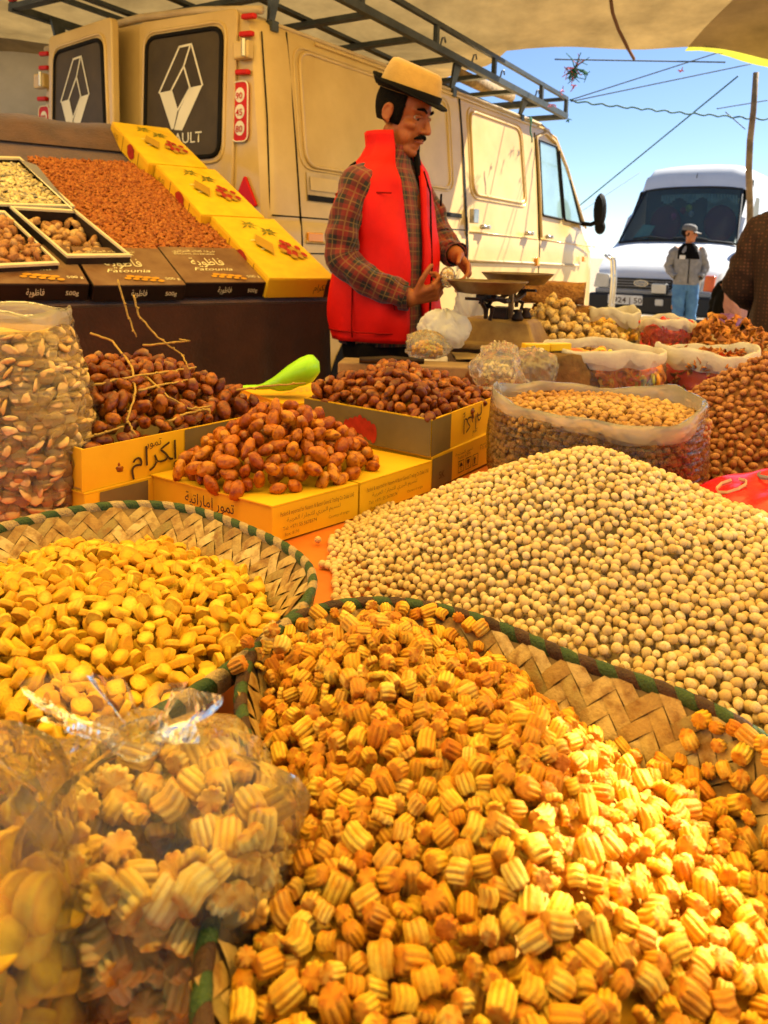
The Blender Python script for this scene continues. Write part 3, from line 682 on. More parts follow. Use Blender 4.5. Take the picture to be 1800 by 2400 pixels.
def fill_bag(c, R0, H, variants, mat, r, n, label, cat, group, flat, lean=(0, 0), sy=.9, name='cookie', top=.66, grow=1.0):
    pts = []
    for _ in range(30000):
        zf = rng.uniform(.03, top); rr = max(0, bag_radius(zf, R0) - r * .95); a = rng.random() * 6.283; q = rr * rng.random() ** .22
        p = np.array([c[0] + q * math.cos(a) + lean[0] * zf ** 2 * H, c[1] + q * math.sin(a) * sy + lean[1] * zf ** 2 * H, c[2] + zf * H])
        if all(np.sum((p - x) ** 2) > (1.55 * r) ** 2 for x in pts): pts.append(p)
        if len(pts) >= n: break
    for i, p in enumerate(pts):
        me = variants[i % len(variants)]; o = bpy.data.objects.new(name, me); COL.objects.link(o); o.location = p; o.rotation_mode = 'QUATERNION'; o.rotation_quaternion = randrot(flat, (p[0] - c[0], p[1] - c[1], .2)) if flat else randrot(); s = rng.uniform(.9, 1.15) * grow; o.scale = (s, s, s); tag(o, label, cat, group)
M_cookie_lit = piece_mat('ridged cookie lightened under film', [(.95, .66, .10), (.95, .74, .20), (.90, .55, .05), (.96, .78, .28)], .6, toast=(.62, .24, .01), mott=(.85, .48, .03), mscale=160, bump=.3, bscale=700, spec=.3)  # same cookie, colour lightened to offset light lost in the bag film
cookies_lit = [m.copy() for m in cookies]
for m in cookies_lit: m.materials.clear(); m.materials.append(M_cookie_lit)
B1 = (BAG1[0], BAG1[1], .772); B2 = (BAG2[0], BAG2[1], .757)
tied_bag(B1, .069, .148, 'tied clear plastic bag of ridged cookies leaning on the basket rim', 3, (-.06, -.22))
fill_bag(B1, .069, .148, cookies_lit, M_cookie_lit, .0074, 300, 'ridged cookie seen through the tied clear bag', 'cookie', 'ridged cookies inside the tied bag', 0, (-.06, -.22), name='bagged_cookie', top=.62, grow=1.45)
tied_bag(B2, .062, .205, 'tied clear plastic bag of yellow biscuits at the corner of the table', 8, (-.05, -.15))
fill_bag(B2, .062, .205, biscuits, M_bisc, .0084, 300, 'yellow biscuit seen through the tied clear bag', 'biscuit', 'yellow biscuits inside the tied bag', .35, (-.05, -.15), name='bagged_biscuit', top=.55, grow=1.4)
# ================================================================== date cartons
M_card = pm('yellow carton', (.86, .50, .015), .45, var=.06, scale=10, col2=(.80, .42, .012), bump=.05, bscale=60)
M_cardgrey = pm('olive carton print', (.20, .145, .055), .5, var=.12, scale=10)
M_cardin = pm('raw carton inside', (.52, .36, .15), .8, var=.12, scale=14)
M_ink = pm('dark print', (.06, .03, .01), .6, var=0); M_inkbrown = pm('brown print', (.25, .12, .02), .6, var=0)
M_redprint = pm('red fruit print', (.50, .03, .015), .5, var=.2, scale=60)
def carton(name, o, e1, e2, z0, z1, label, group, open_top=True, endband=None, flap=True):
    """carton with corner o, edges e1 (right-back) and e2 (left-back); yellow walls, one object per panel"""
    o = np.array([*o, 0.]); e1 = np.array([*e1, 0.]); e2 = np.array([*e2, 0.]); c = o + (e1 + e2) / 2; root = empty(name, (c[0], c[1], z0), 0, label, 'carton', group); off = np.array([c[0], c[1], z0])
    t = .003; h = z1 - z0; n1, n2 = e1 / np.linalg.norm(e1), e2 / np.linalg.norm(e2); up = np.array([0, 0, 1.])
    def panel(nm, a, d, nin, mats, split=None):
        L = np.linalg.norm(d); dn = d / L
        segs = [(0, L, 0)] if not split else [(0, split[0], split[2]), (split[0], split[1], 0), (split[1], L, split[2])]
        mb = MB()
        for s0, s1, mi in segs:
            if s1 - s0 < 1e-4: continue
            q = [a + dn * s0, a + dn * s1, a + dn * s1 + nin * t, a + dn * s0 + nin * t]; mb.prism([p - off + np.array([0, 0, z0]) for p in q], up * h, mi=mi)
        return mb.build(nm, mats, root)
    panel('side_panel', o, e1, n2, [M_card, M_cardgrey], endband); panel('side_panel', o + e2 - n2 * t, e1, n2, [M_card, M_cardgrey])
    panel('end_panel', o + n1 * t + n2 * t, e2 - n2 * 2 * t, n1, [M_card, M_cardgrey], None); panel('end_panel', o + e1 - n1 * t + n2 * t, e2 - n2 * 2 * t, n1, [M_card, M_cardgrey])
    q = [o + n1 * t + n2 * t, o + e1 - n1 * t + n2 * t, o + e1 + e2 - n1 * t - n2 * t, o + e2 + n1 * t - n2 * t]; MB().prism([p - off + up * (z0 + .001) for p in q], up * .003).build('bottom_panel', M_cardin, root)
    if not open_top: MB().prism([p - off + up * (z1 + .0005) for p in (o, o + e1, o + e1 + e2, o + e2)], up * .002).build('lid', M_card, root)
    return root, off
def vec(a, L): return (math.cos(R(a)) * L, math.sin(R(a)) * L)
grp = 'yellow date cartons on the orange sheet'
# lower layer
D1o = (-.146, 1.068); a1, b1 = 47, 146; D1e1, D1e2 = vec(a1, .165), vec(b1, .25)
d1, off1 = carton('date_carton', D1o, D1e1, D1e2, TZ, .800, 'small yellow carton heaped with glossy dates, nearest the chickpeas', grp, False)
D1b = (-.146 + vec(a1, .169)[0], 1.068 + vec(a1, .169)[1]); D1be1, D1be2 = vec(51, .185), vec(146, .25)
d1b, off1b = carton('date_carton', D1b, D1be1, D1be2, TZ, .800, 'small yellow carton carrying the back of the glossy date heap', grp, False)
D3o = (.086, 1.338); D3e1, D3e2 = vec(58, .27), vec(143.5, .285)
d3, off3 = carton('date_carton', D3o, D3e1, D3e2, TZ, .805, 'closed carton with handling symbols beneath the dark date box', grp, False)
D2o = (.083, 1.336); D2e1, D2e2 = vec(60, .288), vec(143, .289)
d2, off2 = carton('date_carton', D2o, D2e1, D2e2, .808, .872, 'open carton of dark dates with an olive side, before the man', grp, True)
D5o = (-.418, 1.112); D5e1, D5e2 = vec(54, .40), vec(144, .33)
d5, off5 = carton('date_carton', D5o, D5e1, D5e2, TZ, .797, 'closed carton under the dates on their stalks', grp, False)
D4o = (-.422, 1.114); D4e1, D4e2 = vec(54, .40), vec(144, .33)
d4, off4 = carton('date_carton', D4o, D4e1, D4e2, .800, .862, 'open yellow carton of dates still on their stalks', grp, True)
# olive printed faces (separate printed panel laid on the face)
def face_print(parent, off, o, d, z0, z1, s0, s1, nout, mat, name='printed_band', lift=.0012):
    o = np.array([*o, 0.]); d = np.array([*d, 0.]); L = np.linalg.norm(d); dn = d / L; nn = np.array([*nout, 0.]); a = o + dn * s0 * L + nn * lift; b = o + dn * s1 * L + nn * lift
    V = [(*a[:2], z0), (*b[:2], z0), (*b[:2], z1), (*a[:2], z1)]; return MB().add([np.array(v) - off for v in V], [[0, 1, 2, 3]]).build(name, mat, parent)
def outn(d): L = math.hypot(*d); return (d[1] / L, -d[0] / L)          # outward of an e1 face (to the right of travel)
n2f = outn(D2e1); m2f = (-outn(D2e2)[0], -outn(D2e2)[1])
face_print(d2, off2, D2o, D2e2, .809, .871, .0, 1, m2f, M_cardgrey); face_print(d2, off2, D2o, D2e1, .809, .871, 0, .26, n2f, M_cardgrey)
n3 = outn(D3e1); face_print(d3, off3, D3o, D3e1, TZ + .001, .804, 0, .27, n3, M_cardgrey)
n4 = outn(D4e1); face_print(d4, off4, D4o, D4e1, .801, .861, .46, 1, n4, M_cardgrey); face_print(d5, off5, D5o, D5e1, TZ + .001, .796, .06, .27, outn(D5e1), M_cardgrey)
def face_text(body, parent, off, o, d, s, z, size, mat, nout, flip=False, **k):
    o = np.array([*o, 0.]); dn = np.array([*d, 0.]) / np.linalg.norm(d); p = o + np.array([*d, 0.]) * s; p[2] = z; ex = dn if not flip else -dn; ey = (0, 0, 1) if not flip else (0, 0, -1)
    return put_text(body, p - off + np.array([*nout, 0.]) * .0015, ex, ey, size, mat, parent, **k)
IKRAM = '\uFEE1\uFE8D\uFEAE\uFEDC\uFE87'       # drawn right to left
TUMUR = '\uFEAD\uFEEE\uFEE4\uFE97'
EMAR = '\uFEE3\uFE8E\uFEAD\uFE8D\uFE93\uFE98\uFEF4'
face_text(IKRAM, d4, off4, D4o, D4e1, .20, .818, .043, M_ink, n4, fit=.088); face_text(TUMUR, d4, off4, D4o, D4e1, .27, .846, .017, M_ink, n4)
face_text(IKRAM, d2, off2, D2o, D2e1, .72, .853, .040, M_ink, n2f, flip=True, fit=.085); face_text(TUMUR, d2, off2, D2o, D2e1, .66, .823, .014, M_ink, n2f, flip=True)
n1 = outn(D1e1); n1b = outn(D1be1); m1 = (-outn(D1e2)[0], -outn(D1e2)[1])
for (dd, of, o_, e_, nn) in ((d1, off1, D1o, D1e1, n1), (d1b, off1b, D1b, D1be1, n1b)):
    L = math.hypot(*e_)
    face_text('Packed & exported for Naseem Al Barari General Trading Co. Dubai UAE', dd, of, o_, e_, .07, .7855, .0088, M_inkbrown, nn, fit=L * .86, bold=.004)
    face_text('\uFE94\uFEF4\uFE91\uFEAE\uFECC\uFEDF\uFE8D \uFE93\uFEAE\uFE8E\uFEA0\uFE98\uFEE0\uFEDF \uFEF1\uFEAD\uFEAE\uFE92\uFEDF\uFE8D \uFEE2\uFEF4\uFEB4\uFEE8\uFEDF', dd, of, o_, e_, .14, .7755, .0085, M_inkbrown, nn, fit=L * .62)
    face_text('Tel: +971 55 5678574', dd, of, o_, e_, .10, .7645, .0075, M_inkbrown, nn, fit=L * .38, bold=.003); face_text('Country of origin', dd, of, o_, e_, .62, .7625, .006, M_inkbrown, nn)
    face_text('Box: 8195', dd, of, o_, e_, .12, .7560, .0065, M_inkbrown, nn)
face_text('\uFE94\uFEF4\uFE97\uFE8D\uFEAD\uFE8E\uFEE3\uFE87 \uFEAD\uFEEE\uFEE4\uFE97', d1, off1, D1o, D1e2, .80, .776, .026, M_ink, m1, fit=.09) if False else None
p = np.array([*D1o, 0]) + np.array([*D1e2, 0]) * .68; p[2] = .777
put_text('\uFE94\uFEF4\uFE97\uFE8D\uFEAD\uFE8E\uFEE3\uFE87 \uFEAD\uFEEE\uFEE4\uFE97', p - off1 + np.array([*m1, 0]) * .0015, (-D1e2[0], -D1e2[1], 0), (0, 0, 1), .022, M_ink, d1, fit=.10, bold=.01)
face_text('5K', d3, off3, D3o, D3e1, .08, .765, .018, M_ink, n3)
for k, (s, w) in enumerate(((.36, .018), (.47, .018), (.58, .018))):      # handling symbols in boxes
    a = np.array([*D3o, 0]) + np.array([*D3e1, 0]) * s; a[2] = .758; M = frame_matrix(a - off3 + np.array([*n3, 0]) * .0015, (*D3e1, 0), (0, 0, 1)); mb = MB(); q = .022
    for x0, y0, x1, y1 in ((0, 0, q, .0012), (0, q - .0012, q, q), (0, 0, .0012, q), (q - .0012, 0, q, q)): mb.add([M @ Vector(v) for v in ((x0, y0, 0), (x1, y0, 0), (x1, y1, 0), (x0, y1, 0))], [[0, 1, 2, 3]])
    sym = {0: [(.004, .011), (.007, .016), (.011, .018), (.015, .016), (.018, .011), (.0118, .011), (.0118, .004), (.0102, .004), (.0102, .011)], 1: [(.005, .018), (.017, .018), (.015, .011), (.0118, .010), (.0118, .005), (.015, .004), (.007, .004), (.0102, .005), (.0102, .010), (.007, .011)], 2: [(.006, .004), (.006, .012), (.003, .012), (.008, .018), (.013, .012), (.010, .012), (.010, .004)]}[k]
    mb.add([M @ Vector((x, y, 0)) for x, y in sym], [list(range(len(sym)))]); mb.build('handling_symbol', M_ink, d3)
for r_, (s, tx, fl) in enumerate(((.30, '\uFE94\uFEA0\uFE98\uFEE8\uFEE4\uFEDF\uFE8D \uFEAD\uFEEE\uFEE4\uFE97', .07), (.34, 'Product of 2019', .05), (.68, '\uFEE2\uFEF4\uFEB4\uFEE8\uFEDF\uFE8D \uFE94\uFEDB\uFEAE\uFEB7', .07), (.68, 'P.O. Box 8195', .06))): face_text(tx, d3, off3, D3o, D3e1, s, .792 if r_ in (0, 2) else .784, .008, M_inkbrown, n3, fit=fl)
for i, tx in enumerate(('\uFEE2\uFEF4\uFEB4\uFEE8\uFEDF\uFE8D \uFE94\uFEDB\uFEAE\uFEB7 \uFEAD\uFEEE\uFEE4\uFE97', '\uFE94\uFEF4\uFE91\uFEAE\uFECC\uFEDF\uFE8D \uFE94\uFE91\uFEAE\uFEB7')): face_text(tx, d5, off5, D5o, D5e1, .34, .778 - .014 * i, .009, M_inkbrown, outn(D5e1), fit=.075)
# red dates printed on the olive side of the dark date box
for k in range(7):
    s = .42 + .035 * k; a = np.array([*D2o, 0]) + np.array([*D2e2, 0]) * s; a[2] = .842 - .004 * abs(k - 3); M = frame_matrix(a - off2 + np.array([*m2f, 0]) * (.0022 + .0003 * k), (-D2e2[0], -D2e2[1], 0), (0, 0, 1))
    MB().add([M @ Vector((.0075 * math.cos(t) * (1 + .1 * k % .3), .018 * math.sin(t), 0)) for t in np.linspace(0, 6.0, 14)], [list(range(14))]).build('printed_date', M_redprint, d2)
# ------------------------------------------------------------------ dates
def date_mesh(seed, L=.0188, W=.0104, sub=3):
    rs = np.random.default_rng(seed)
    def pin(V, Wv):
        w = Wv.copy(); ph = np.arctan2(V[:, 1], V[:, 0]); n = 6 + seed % 3
        wr = .11 * np.abs(np.sin(n * .5 * ph + 2.2 * V[:, 2] + seed)) + .07 * np.abs(np.sin((n + 3) * .5 * ph - 4 * V[:, 2] + 2 * seed)) + .03 * np.sin(9 * V[:, 2] + 3 * ph)
        w[:, :2] *= (1 + wr * (1 - .6 * np.abs(V[:, 2])))[:, None]
        d = np.clip((V[:, 2] - .90) * 10, 0, 1); w[:, 2] -= .0022 * d                       # dimple at the stalk end
        dd = rs.normal(size=3); dd /= np.linalg.norm(dd); g = np.exp(-((1 - V @ dd) / .13) ** 2); w *= (1 - .16 * g)[:, None]
        return w
    me = ico(sub, (W * rs.uniform(.9, 1.1), W * rs.uniform(.8, 1), L * rs.uniform(.85, 1.15)), .08, 2.6, seed, 'date', pin)
    return set_toast(me, lambda p: .9 * max(0, (p.z / L - .88) * 9))
dates = [date_mesh(s) for s in range(9)]
dates_lo = [date_mesh(s, sub=2) for s in range(9)]
M_date = piece_mat('glossy date', [(.46, .105, .002), (.58, .17, .005), (.34, .062, .001), (.68, .26, .012), (.48, .115, .003)], .32, toast=(.50, .22, .04), mott=(.22, .034, .001), mscale=110, bump=1.0, bscale=150, spec=.35)
M_date2 = piece_mat('dark date', [(.22, .040, .002), (.34, .080, .003), (.13, .020, .001), (.44, .13, .007), (.25, .046, .002)], .30, toast=(.42, .22, .07), mott=(.08, .011, .001), mscale=110, bump=1.0, bscale=150, spec=.35)
def in_quad(X, Y, o, e1, e2, m=.0):
    det = e1[0] * e2[1] - e1[1] * e2[0]; dx, dy = X - o[0], Y - o[1]; s = (dx * e2[1] - dy * e2[0]) / det; t = (dy * e1[0] - dx * e1[1]) / det; return (s > m) & (s < 1 - m) & (t > m) & (t < 1 - m), s, t
def dates_on(o, e1, e2, zf, T, n, mats, label, group, rest, restlabel, m=.05, scale=1.0, box=None, flo=None):
    cs = np.array([o, (o[0] + e1[0], o[1] + e1[1]), (o[0] + e2[0], o[1] + e2[1]), (o[0] + e1[0] + e2[0], o[1] + e1[1] + e2[1])]); b = (cs[:, 0].min() - .03, cs[:, 0].max() + .03, cs[:, 1].min() - .03, cs[:, 1].max() + .03)
    P = deposit(T, b, .0122 * scale, .0108 * scale, layers=1.7, k=7, floor=lambda X, Y: zf + 0 * X, sink=.78); print('dates', len(P))
    lo = dates if n > 60 else dates_lo
    own = set(pick_visible(P, .013, n)); rest_l = []
    for i in range(len(P)):
        q = randrot(); s = rng.uniform(.78, 1.06) * scale
        if i in own:
            o_ = bpy.data.objects.new('date', (dates if mats is M_date else dates2)[i % 9]); COL.objects.link(o_); o_.location = P[i]; o_.rotation_mode = 'QUATERNION'; o_.rotation_quaternion = q; o_.scale = (s, s, s); tag(o_, label, 'date', group)
        else: rest_l.append((i % 9, P[i], np.array(q.to_matrix()) * s))
    if rest_l: tag(merged(rest, dates_lo, rest_l, mats), restlabel, 'date', None, 'stuff')
for m in dates: m.materials.append(M_date)
dates2 = [m.copy() for m in dates]
for m in dates2: m.materials.clear(); m.materials.append(M_date2)
u1 = ((D1e1[0] + D1be1[0]) * 1.0, (D1e1[1] + D1be1[1]) * 1.0)
def T1(X, Y):
    ok, s, t = in_quad(X, Y, D1o, u1, (D1e2[0] * 1.02, D1e2[1] * 1.02)); d = np.clip(np.hypot((s - .42) / .47, (t - .52) / .50), 0, 1.2)
    return np.where(ok & (d < 1), .802 + .092 * (1 - d ** 1.6) + .010, np.nan)
dates_on(D1o, u1, D1e2, .802, T1, 100, M_date, 'glossy brown date in the front heap on the small yellow cartons', 'glossy dates in the front heap', 'date_heap', 'rest of the glossy dates in the front heap', scale=.94)
def T2(X, Y):
    ok, s, t = in_quad(X, Y, D2o, D2e1, D2e2, .03); d = np.clip(np.maximum(np.abs(s - .5), np.abs(t - .5)) * 2, 0, 1); return np.where(ok, .862 + .052 * (1 - d ** 2.2) + .018 * t + .004 * noise3(np.stack([X, Y, 0 * X], -1), 50, 2), np.nan)
dates_on(D2o, D2e1, D2e2, .815, T2, 110, M_date2, 'dark date heaped in the open carton before the man', 'dark dates before the man', 'date_heap', 'rest of the dark dates before the man', scale=.86)
def T4(X, Y):
    ok, s, t = in_quad(X, Y, D4o, D4e1, D4e2, .03); d = np.clip(np.maximum(np.abs(s - .5), np.abs(t - .5)) * 2, 0, 1); return np.where(ok, .852 + .075 * (1 - d ** 2.4) + .035 * t - .025 * (s < .2) + .007 * noise3(np.stack([X, Y, 0 * X], -1), 45, 9), np.nan)
dates_on(D4o, D4e1, D4e2, .805, T4, 90, M_date2, 'dark date among stalks in the open yellow carton', 'dates among the stalks', 'date_heap', 'rest of the dark dates among the stalks', scale=.95)
# a further open carton of dark dates behind, and date overflow beside it
# date stalks
M_stalk = pm('date stalk', (.60, .36, .07), .6, var=.2, scale=80)
stalks = [[(210, 905, .06), (300, 885, .03), (400, 870, .01), (460, 860, .0)], [(210, 780, .02), (265, 800, .0), (310, 860, -.01), (318, 920, -.02), (298, 985, -.04), (312, 1010, -.05), (350, 1070, -.09), (372, 1140, -.13), (382, 1180, -.16)],
          [(275, 655, 0), (300, 740, 0), (320, 790, 0)], [(312, 690, -.01), (325, 740, -.01), (370, 790, 0), (425, 830, 0), (440, 860, .02)], [(335, 810, .0), (445, 800, 0), (420, 795, 0)],
          [(325, 915, -.02), (390, 900, 0), (440, 890, 0)], [(395, 988, -.04), (440, 968, -.04), (490, 958, -.05), (495, 985, -.08), (512, 1035, -.12)], [(555, 915, 0), (620, 905, 0), (715, 898, 0)], [(180, 845, .0), (202, 880, 0), (196, 945, -.02)], [(200, 870, 0), (210, 920, 0), (218, 965, -.02)],
          [(195, 1030, -.03), (240, 1015, -.03), (290, 1000, -.03)], [(340, 880, 0), (395, 930, -.01), (450, 960, -.02), (500, 950, -.02)]]
def on_heap(px, py):
    d = ray(px, py); prev = None
    for t in np.arange(1.0, 2.0, .003):
        p = CAM + d * t; z = T4(np.array([p[0]]), np.array([p[1]]))[0]
        if np.isfinite(z) and p[2] < z + .014: return p
    return None
for k, st in enumerate(stalks):
    pts = []; last = None
    for px, py, dy in st:
        p = on_heap(px, py)
        if p is None:
            if py < 900: p = ony(px, py, 1.62)
            else:
                f_ = np.array([*D4o, 0.]); n_ = np.array([*outn(D4e1), 0.]); p = onplane(px, py, f_ + n_ * .02, n_)
        pts.append(p)
    # smooth the path
    fine = []
    for i in range(len(pts) - 1):
        for j in range(6): fine.append(pts[i] + (pts[i + 1] - pts[i]) * j / 6 + np.array([rng.normal(0, .0006), 0, rng.normal(0, .0006)]))
    fine.append(pts[-1]); root = empty('date_stalk', tuple(fine[0]), 0, ['woody date stalk lying level across the dates', 'long date stalk trailing over the carton front', 'upright date stalk, taller of the pair', 'upright curving date stalk beside the tallest one', 'short thick stalk end at the top of the heap', 'thin stalk lying in the middle of the heap', 'stalk reaching over onto the glossy dates', 'straight stalk pointing at the green scoop', 'short twig hanging near the tall clear bag', 'short twig beside the one near the tall bag', 'short stalk at the carton edge near the tall bag', 'slanting stalk over the carton lettering'][k], 'stalk', 'date stalks over the open carton')
    f0 = fine[0]; MB().tube([f - f0 for f in fine], [.0022 - .0009 * i / len(fine) for i in range(len(fine))], 6).build('stem', M_stalk, root, smooth=True)
    for f in fine[4::3]:
        if rng.random() < .75: MB().ell(f - f0 + rng.normal(0, .0012, 3), (.0032, .0032, .0022), 7, 5).build('cup', M_stalk, root, smooth=True)
# yellow carton lid under a green scoop
a = np.array([-.155, 1.60]); root, offl = carton('lid_carton', (-.20, 1.64), vec(35, .30), vec(125, .22), .80, .83, 'flat yellow carton lid under the green scoop', grp, False)
for k in range(7): put_text('\uFEAD\uFEEE\uFEE4\uFE97 \uFEE1\uFE8D\uFEAE\uFEDC\uFE87', np.array([-.16 + .03 * (k % 3) - .02 * k, 1.68 + .03 * k, .833]) - offl, (.82, .57, 0), (-.57, .82, 0), .02, M_leaftan, root)
tag(MB().box((-.20 + .06, 1.64 + .19, TZ + .025), (.30, .22, .046), Matrix.Rotation(R(35), 3, 'Z')).build('carton', M_cardgrey, bevel=.002), 'olive carton under the flat yellow lid', 'carton')
M_green = pm('lime plastic', (.36, .78, .02), .3, var=.03, sss=.1)
sc_ = empty('green_scoop', tuple(np.array([*ony(690, 868, 1.72)[:2], .834])), R(-8), 'lime green plastic scoop lying on the yellow carton lid', 'scoop')
mb = MB(); rings = []
for u in np.linspace(0, 1, 25):
    cx = -.150 + .205 * u; bw = float(np.interp(u, [0, .05, .35, .5, .62, .75, .88, .96, 1], [.004, .010, .013, .024, .038, .043, .040, .026, .004])); bh_ = float(np.interp(u, [0, .05, .35, .5, .62, .75, .88, .96, 1], [.002, .004, .005, .014, .028, .036, .034, .022, .003])); cz = .012 + .050 * float(np.clip((u - .35) / .5, 0, 1)) ** 1.2 + .006 * math.sin(4 * u)
    rings.append([(cx + .25 * bh_ * math.sin(a), bw * math.cos(a), cz + bh_ * math.sin(a)) for a in np.linspace(0, 2 * math.pi, 21)[:-1]])
mb.loft(rings, True, (True, True)); mb.build('bowl', M_green, sc_, smooth=True)
# ================================================================== big open clear sack of sugared peanuts
M_film2 = plastic_mat('sack film', (1, .93, .82), .045, (.90, .62, .42), .14, (18, 18, 90), .8)
M_sackrim = plastic_mat('milky rolled film', (1, .96, .88), .42, (.95, .86, .66), .2, (30, 30, 60), .5)
def nub(seed, r=1, sub=2): return ico(sub, (r, r * .92, r * .95), .26, 7, seed, 'nub')
nubs = [nub(s) for s in range(5)]
M_sugar = piece_mat('sugared peanut', [(.38, .15, .02), (.48, .22, .036), (.27, .09, .010), (.55, .29, .06), (.34, .12, .016)], .45, mott=(.70, .44, .14), mscale=3.2, bump=1.0, bscale=5, spec=.5)
def open_sack(name, c, rx, ry, z0, z1, bulge, label, seed, film, rimmat, roll=.012, drop=.0, rimw=.008, wob=.012, turn=0.):
    rs = np.random.default_rng(seed); root = empty(name, (c[0], c[1], z0), turn, label, 'sack', 'open clear sacks of sweets and nuts'); n = 64; h = z1 - z0; ph0 = rs.random(4) * 6.28
    def rim(ph): return 1 + .045 * math.sin(2 * ph + ph0[0]) + .03 * math.sin(3 * ph + ph0[1]) + .018 * math.sin(7 * ph + ph0[2])
    def top(ph): return h + wob * math.sin(2 * ph + ph0[3]) + wob * .5 * math.sin(5 * ph + ph0[1])
    rings = []
    for k in range(15):
        t = k / 14; f = 1 + bulge * math.sin(math.pi * (t * .85 + .08)) - .10 * (1 - t) ** 8
        rings.append([(rx * f * (1 + (rim(2 * math.pi * i / n) - 1) * t) * math.cos(2 * math.pi * i / n) * (1 + .008 * math.sin(9 * i + 7 * k)), ry * f * (1 + (rim(2 * math.pi * i / n) - 1) * t) * math.sin(2 * math.pi * i / n), t * top(2 * math.pi * i / n)) for i in range(n)])
    MB().loft(rings, True, (True, False)).build('film', film, root, smooth=True)
    rr = []
    for k, (dr, dz) in enumerate(((.002, -roll * 1.7), (.004, -roll), (.0035, -.004), (.001, .002), (-.002, .001), (-.004, -roll * .9), (-.004, -roll * 1.8))):
        ring = []
        for i in range(n):
            ph = 2 * math.pi * i / n; q = rim(ph) * (1 + bulge * .25); rj = .0020 * math.sin(11 * ph + k) + .0010 * math.sin(23 * ph - 2 * k)
            ring.append(((rx * q + dr + rj) * math.cos(ph), (ry * q + dr + rj) * math.sin(ph), top(ph) + dz * (1 + .35 * math.sin(3 * ph + ph0[0] + k * .2)) + .0015 * math.sin(13 * ph + 1)))
        rr.append(ring)
    MB().loft(rr, True, (False, False)).build('rolled_rim', rimmat, root, smooth=True); return root
open_sack('sugared_nut_sack', (*SACK, 0), SR, SR * .98, TZ + .001, .915, .05, 'large open clear sack of sugared peanuts behind the chickpeas', 5, M_film2, M_sackrim, wob=.010)
P = []
for _ in range(9000):
    a = rng.uniform(math.pi * .95, math.pi * 2.08); z = rng.uniform(.755, .893); p = np.array([SACK[0] + (SR * 1.02) * math.cos(a), SACK[1] + SR * math.sin(a), z]); P.append(p)
P = np.array(P); keep = []; cell = {}
for p in P:
    k = tuple(np.floor(p / .014).astype(int)); near = [q for dx in (-1, 0, 1) for dy in (-1, 0, 1) for dz in (-1, 0, 1) for q in cell.get((k[0] + dx, k[1] + dy, k[2] + dz), [])]
    if all(np.sum((p - q) ** 2) > .0096 ** 2 for q in near): cell.setdefault(k, []).append(p); keep.append(p)
side = np.array(keep); side[:, :2] += (SACK - side[:, :2]) * .04
top = deposit(lambda X, Y: np.where(np.hypot(X - SACK[0], Y - SACK[1]) < SR * .93, .893 + .012 * np.exp(-((X - SACK[0]) ** 2 + (Y - SACK[1]) ** 2) / .01), np.nan), (.16, .57, 1.15, 1.56), .0066, .0062, layers=1.4, k=5, sink=.9)
P = np.concatenate([side, top]); print('sugar', len(P))
scatter('sugared_peanut', nubs, P, [randrot() for _ in P], list(rng.uniform(.0058, .0074, len(P))), M_sugar, 'knobbly sugared peanut in the large open clear sack', 'peanut', 'sugared peanuts in the clear sack', 'sugared_peanut_fill', 'rest of the sugared peanuts in the clear sack', 300, .0065)
mb = MB(); mb.lathe([(SR * .90, TZ + .004), (SR * .94, .80), (SR * .93, .875), (SR * .7, .882), (0.001, .886)], 40, (SACK[0], SACK[1], 0)); o = mb.build('sugared_peanut_core', M_sugar, smooth=True); tag(o, 'packed middle of the sugared peanuts inside the clear sack', 'peanut', None, 'stuff')
# ------------------------------------------------------------------ brown peanuts heap
nuts = [ico(2, (1.0, .72, .70), .05, 2.2, s, 'peanut_kernel') for s in range(4)]; nuts_lo = []
for s in range(3): nuts_lo.append(MB().ell((0, 0, 0), (.72, .70, 1.0), 9, 6).mesh('peanut_kernel', True, weld=True))
M_nut = piece_mat('peanut skin', [(.36, .13, .028), (.46, .19, .05), (.28, .085, .016), (.54, .26, .085), (.40, .145, .033)], .5, mott=(.24, .07, .012), mscale=3, bump=.3, bscale=9, spec=.4)
NC = np.array([.76, 1.60])
def TN(X, Y):
    d = np.hypot(X - NC[0], (Y - NC[1])) ; z = TZ + .215 * (1 - (d / .29) ** 1.15); z = np.where(z < TZ + .003, np.nan, z); return np.where(np.hypot(X - SACK[0], Y - SACK[1]) < SR + .012, np.nan, z)
P = deposit(TN, (.45, 1.1, 1.25, 1.95), .0078, .0068, layers=1.3, k=4, floor=lambda X, Y: TZ + 0 * X, sink=.9); print('nuts', len(P))
own = set(pick_visible(P, .0075, 300)); rest = []
for m in nuts: m.materials.append(M_nut)
for i in range(len(P)):
    q = randrot(); s = rng.uniform(.0080, .0102)
    if i in own: o = bpy.data.objects.new('peanut_kernel', nuts[i % 4]); COL.objects.link(o); o.location = P[i]; o.rotation_mode = 'QUATERNION'; o.rotation_quaternion = q; o.scale = (s,) * 3; tag(o, 'brown skinned peanut on the heap beside the clear sack', 'peanut', 'brown peanuts in the heap')
    else: rest.append((i % 3, P[i], np.array(q.to_matrix()) * s))
hp = tag(merged('peanut_heap', nuts_lo, rest, M_nut), 'rest of the heap of brown skinned peanuts', 'peanut', None, 'stuff'); heap_core(TN, (.45, 1.1, 1.25, 1.95), .02, M_nut, hp)
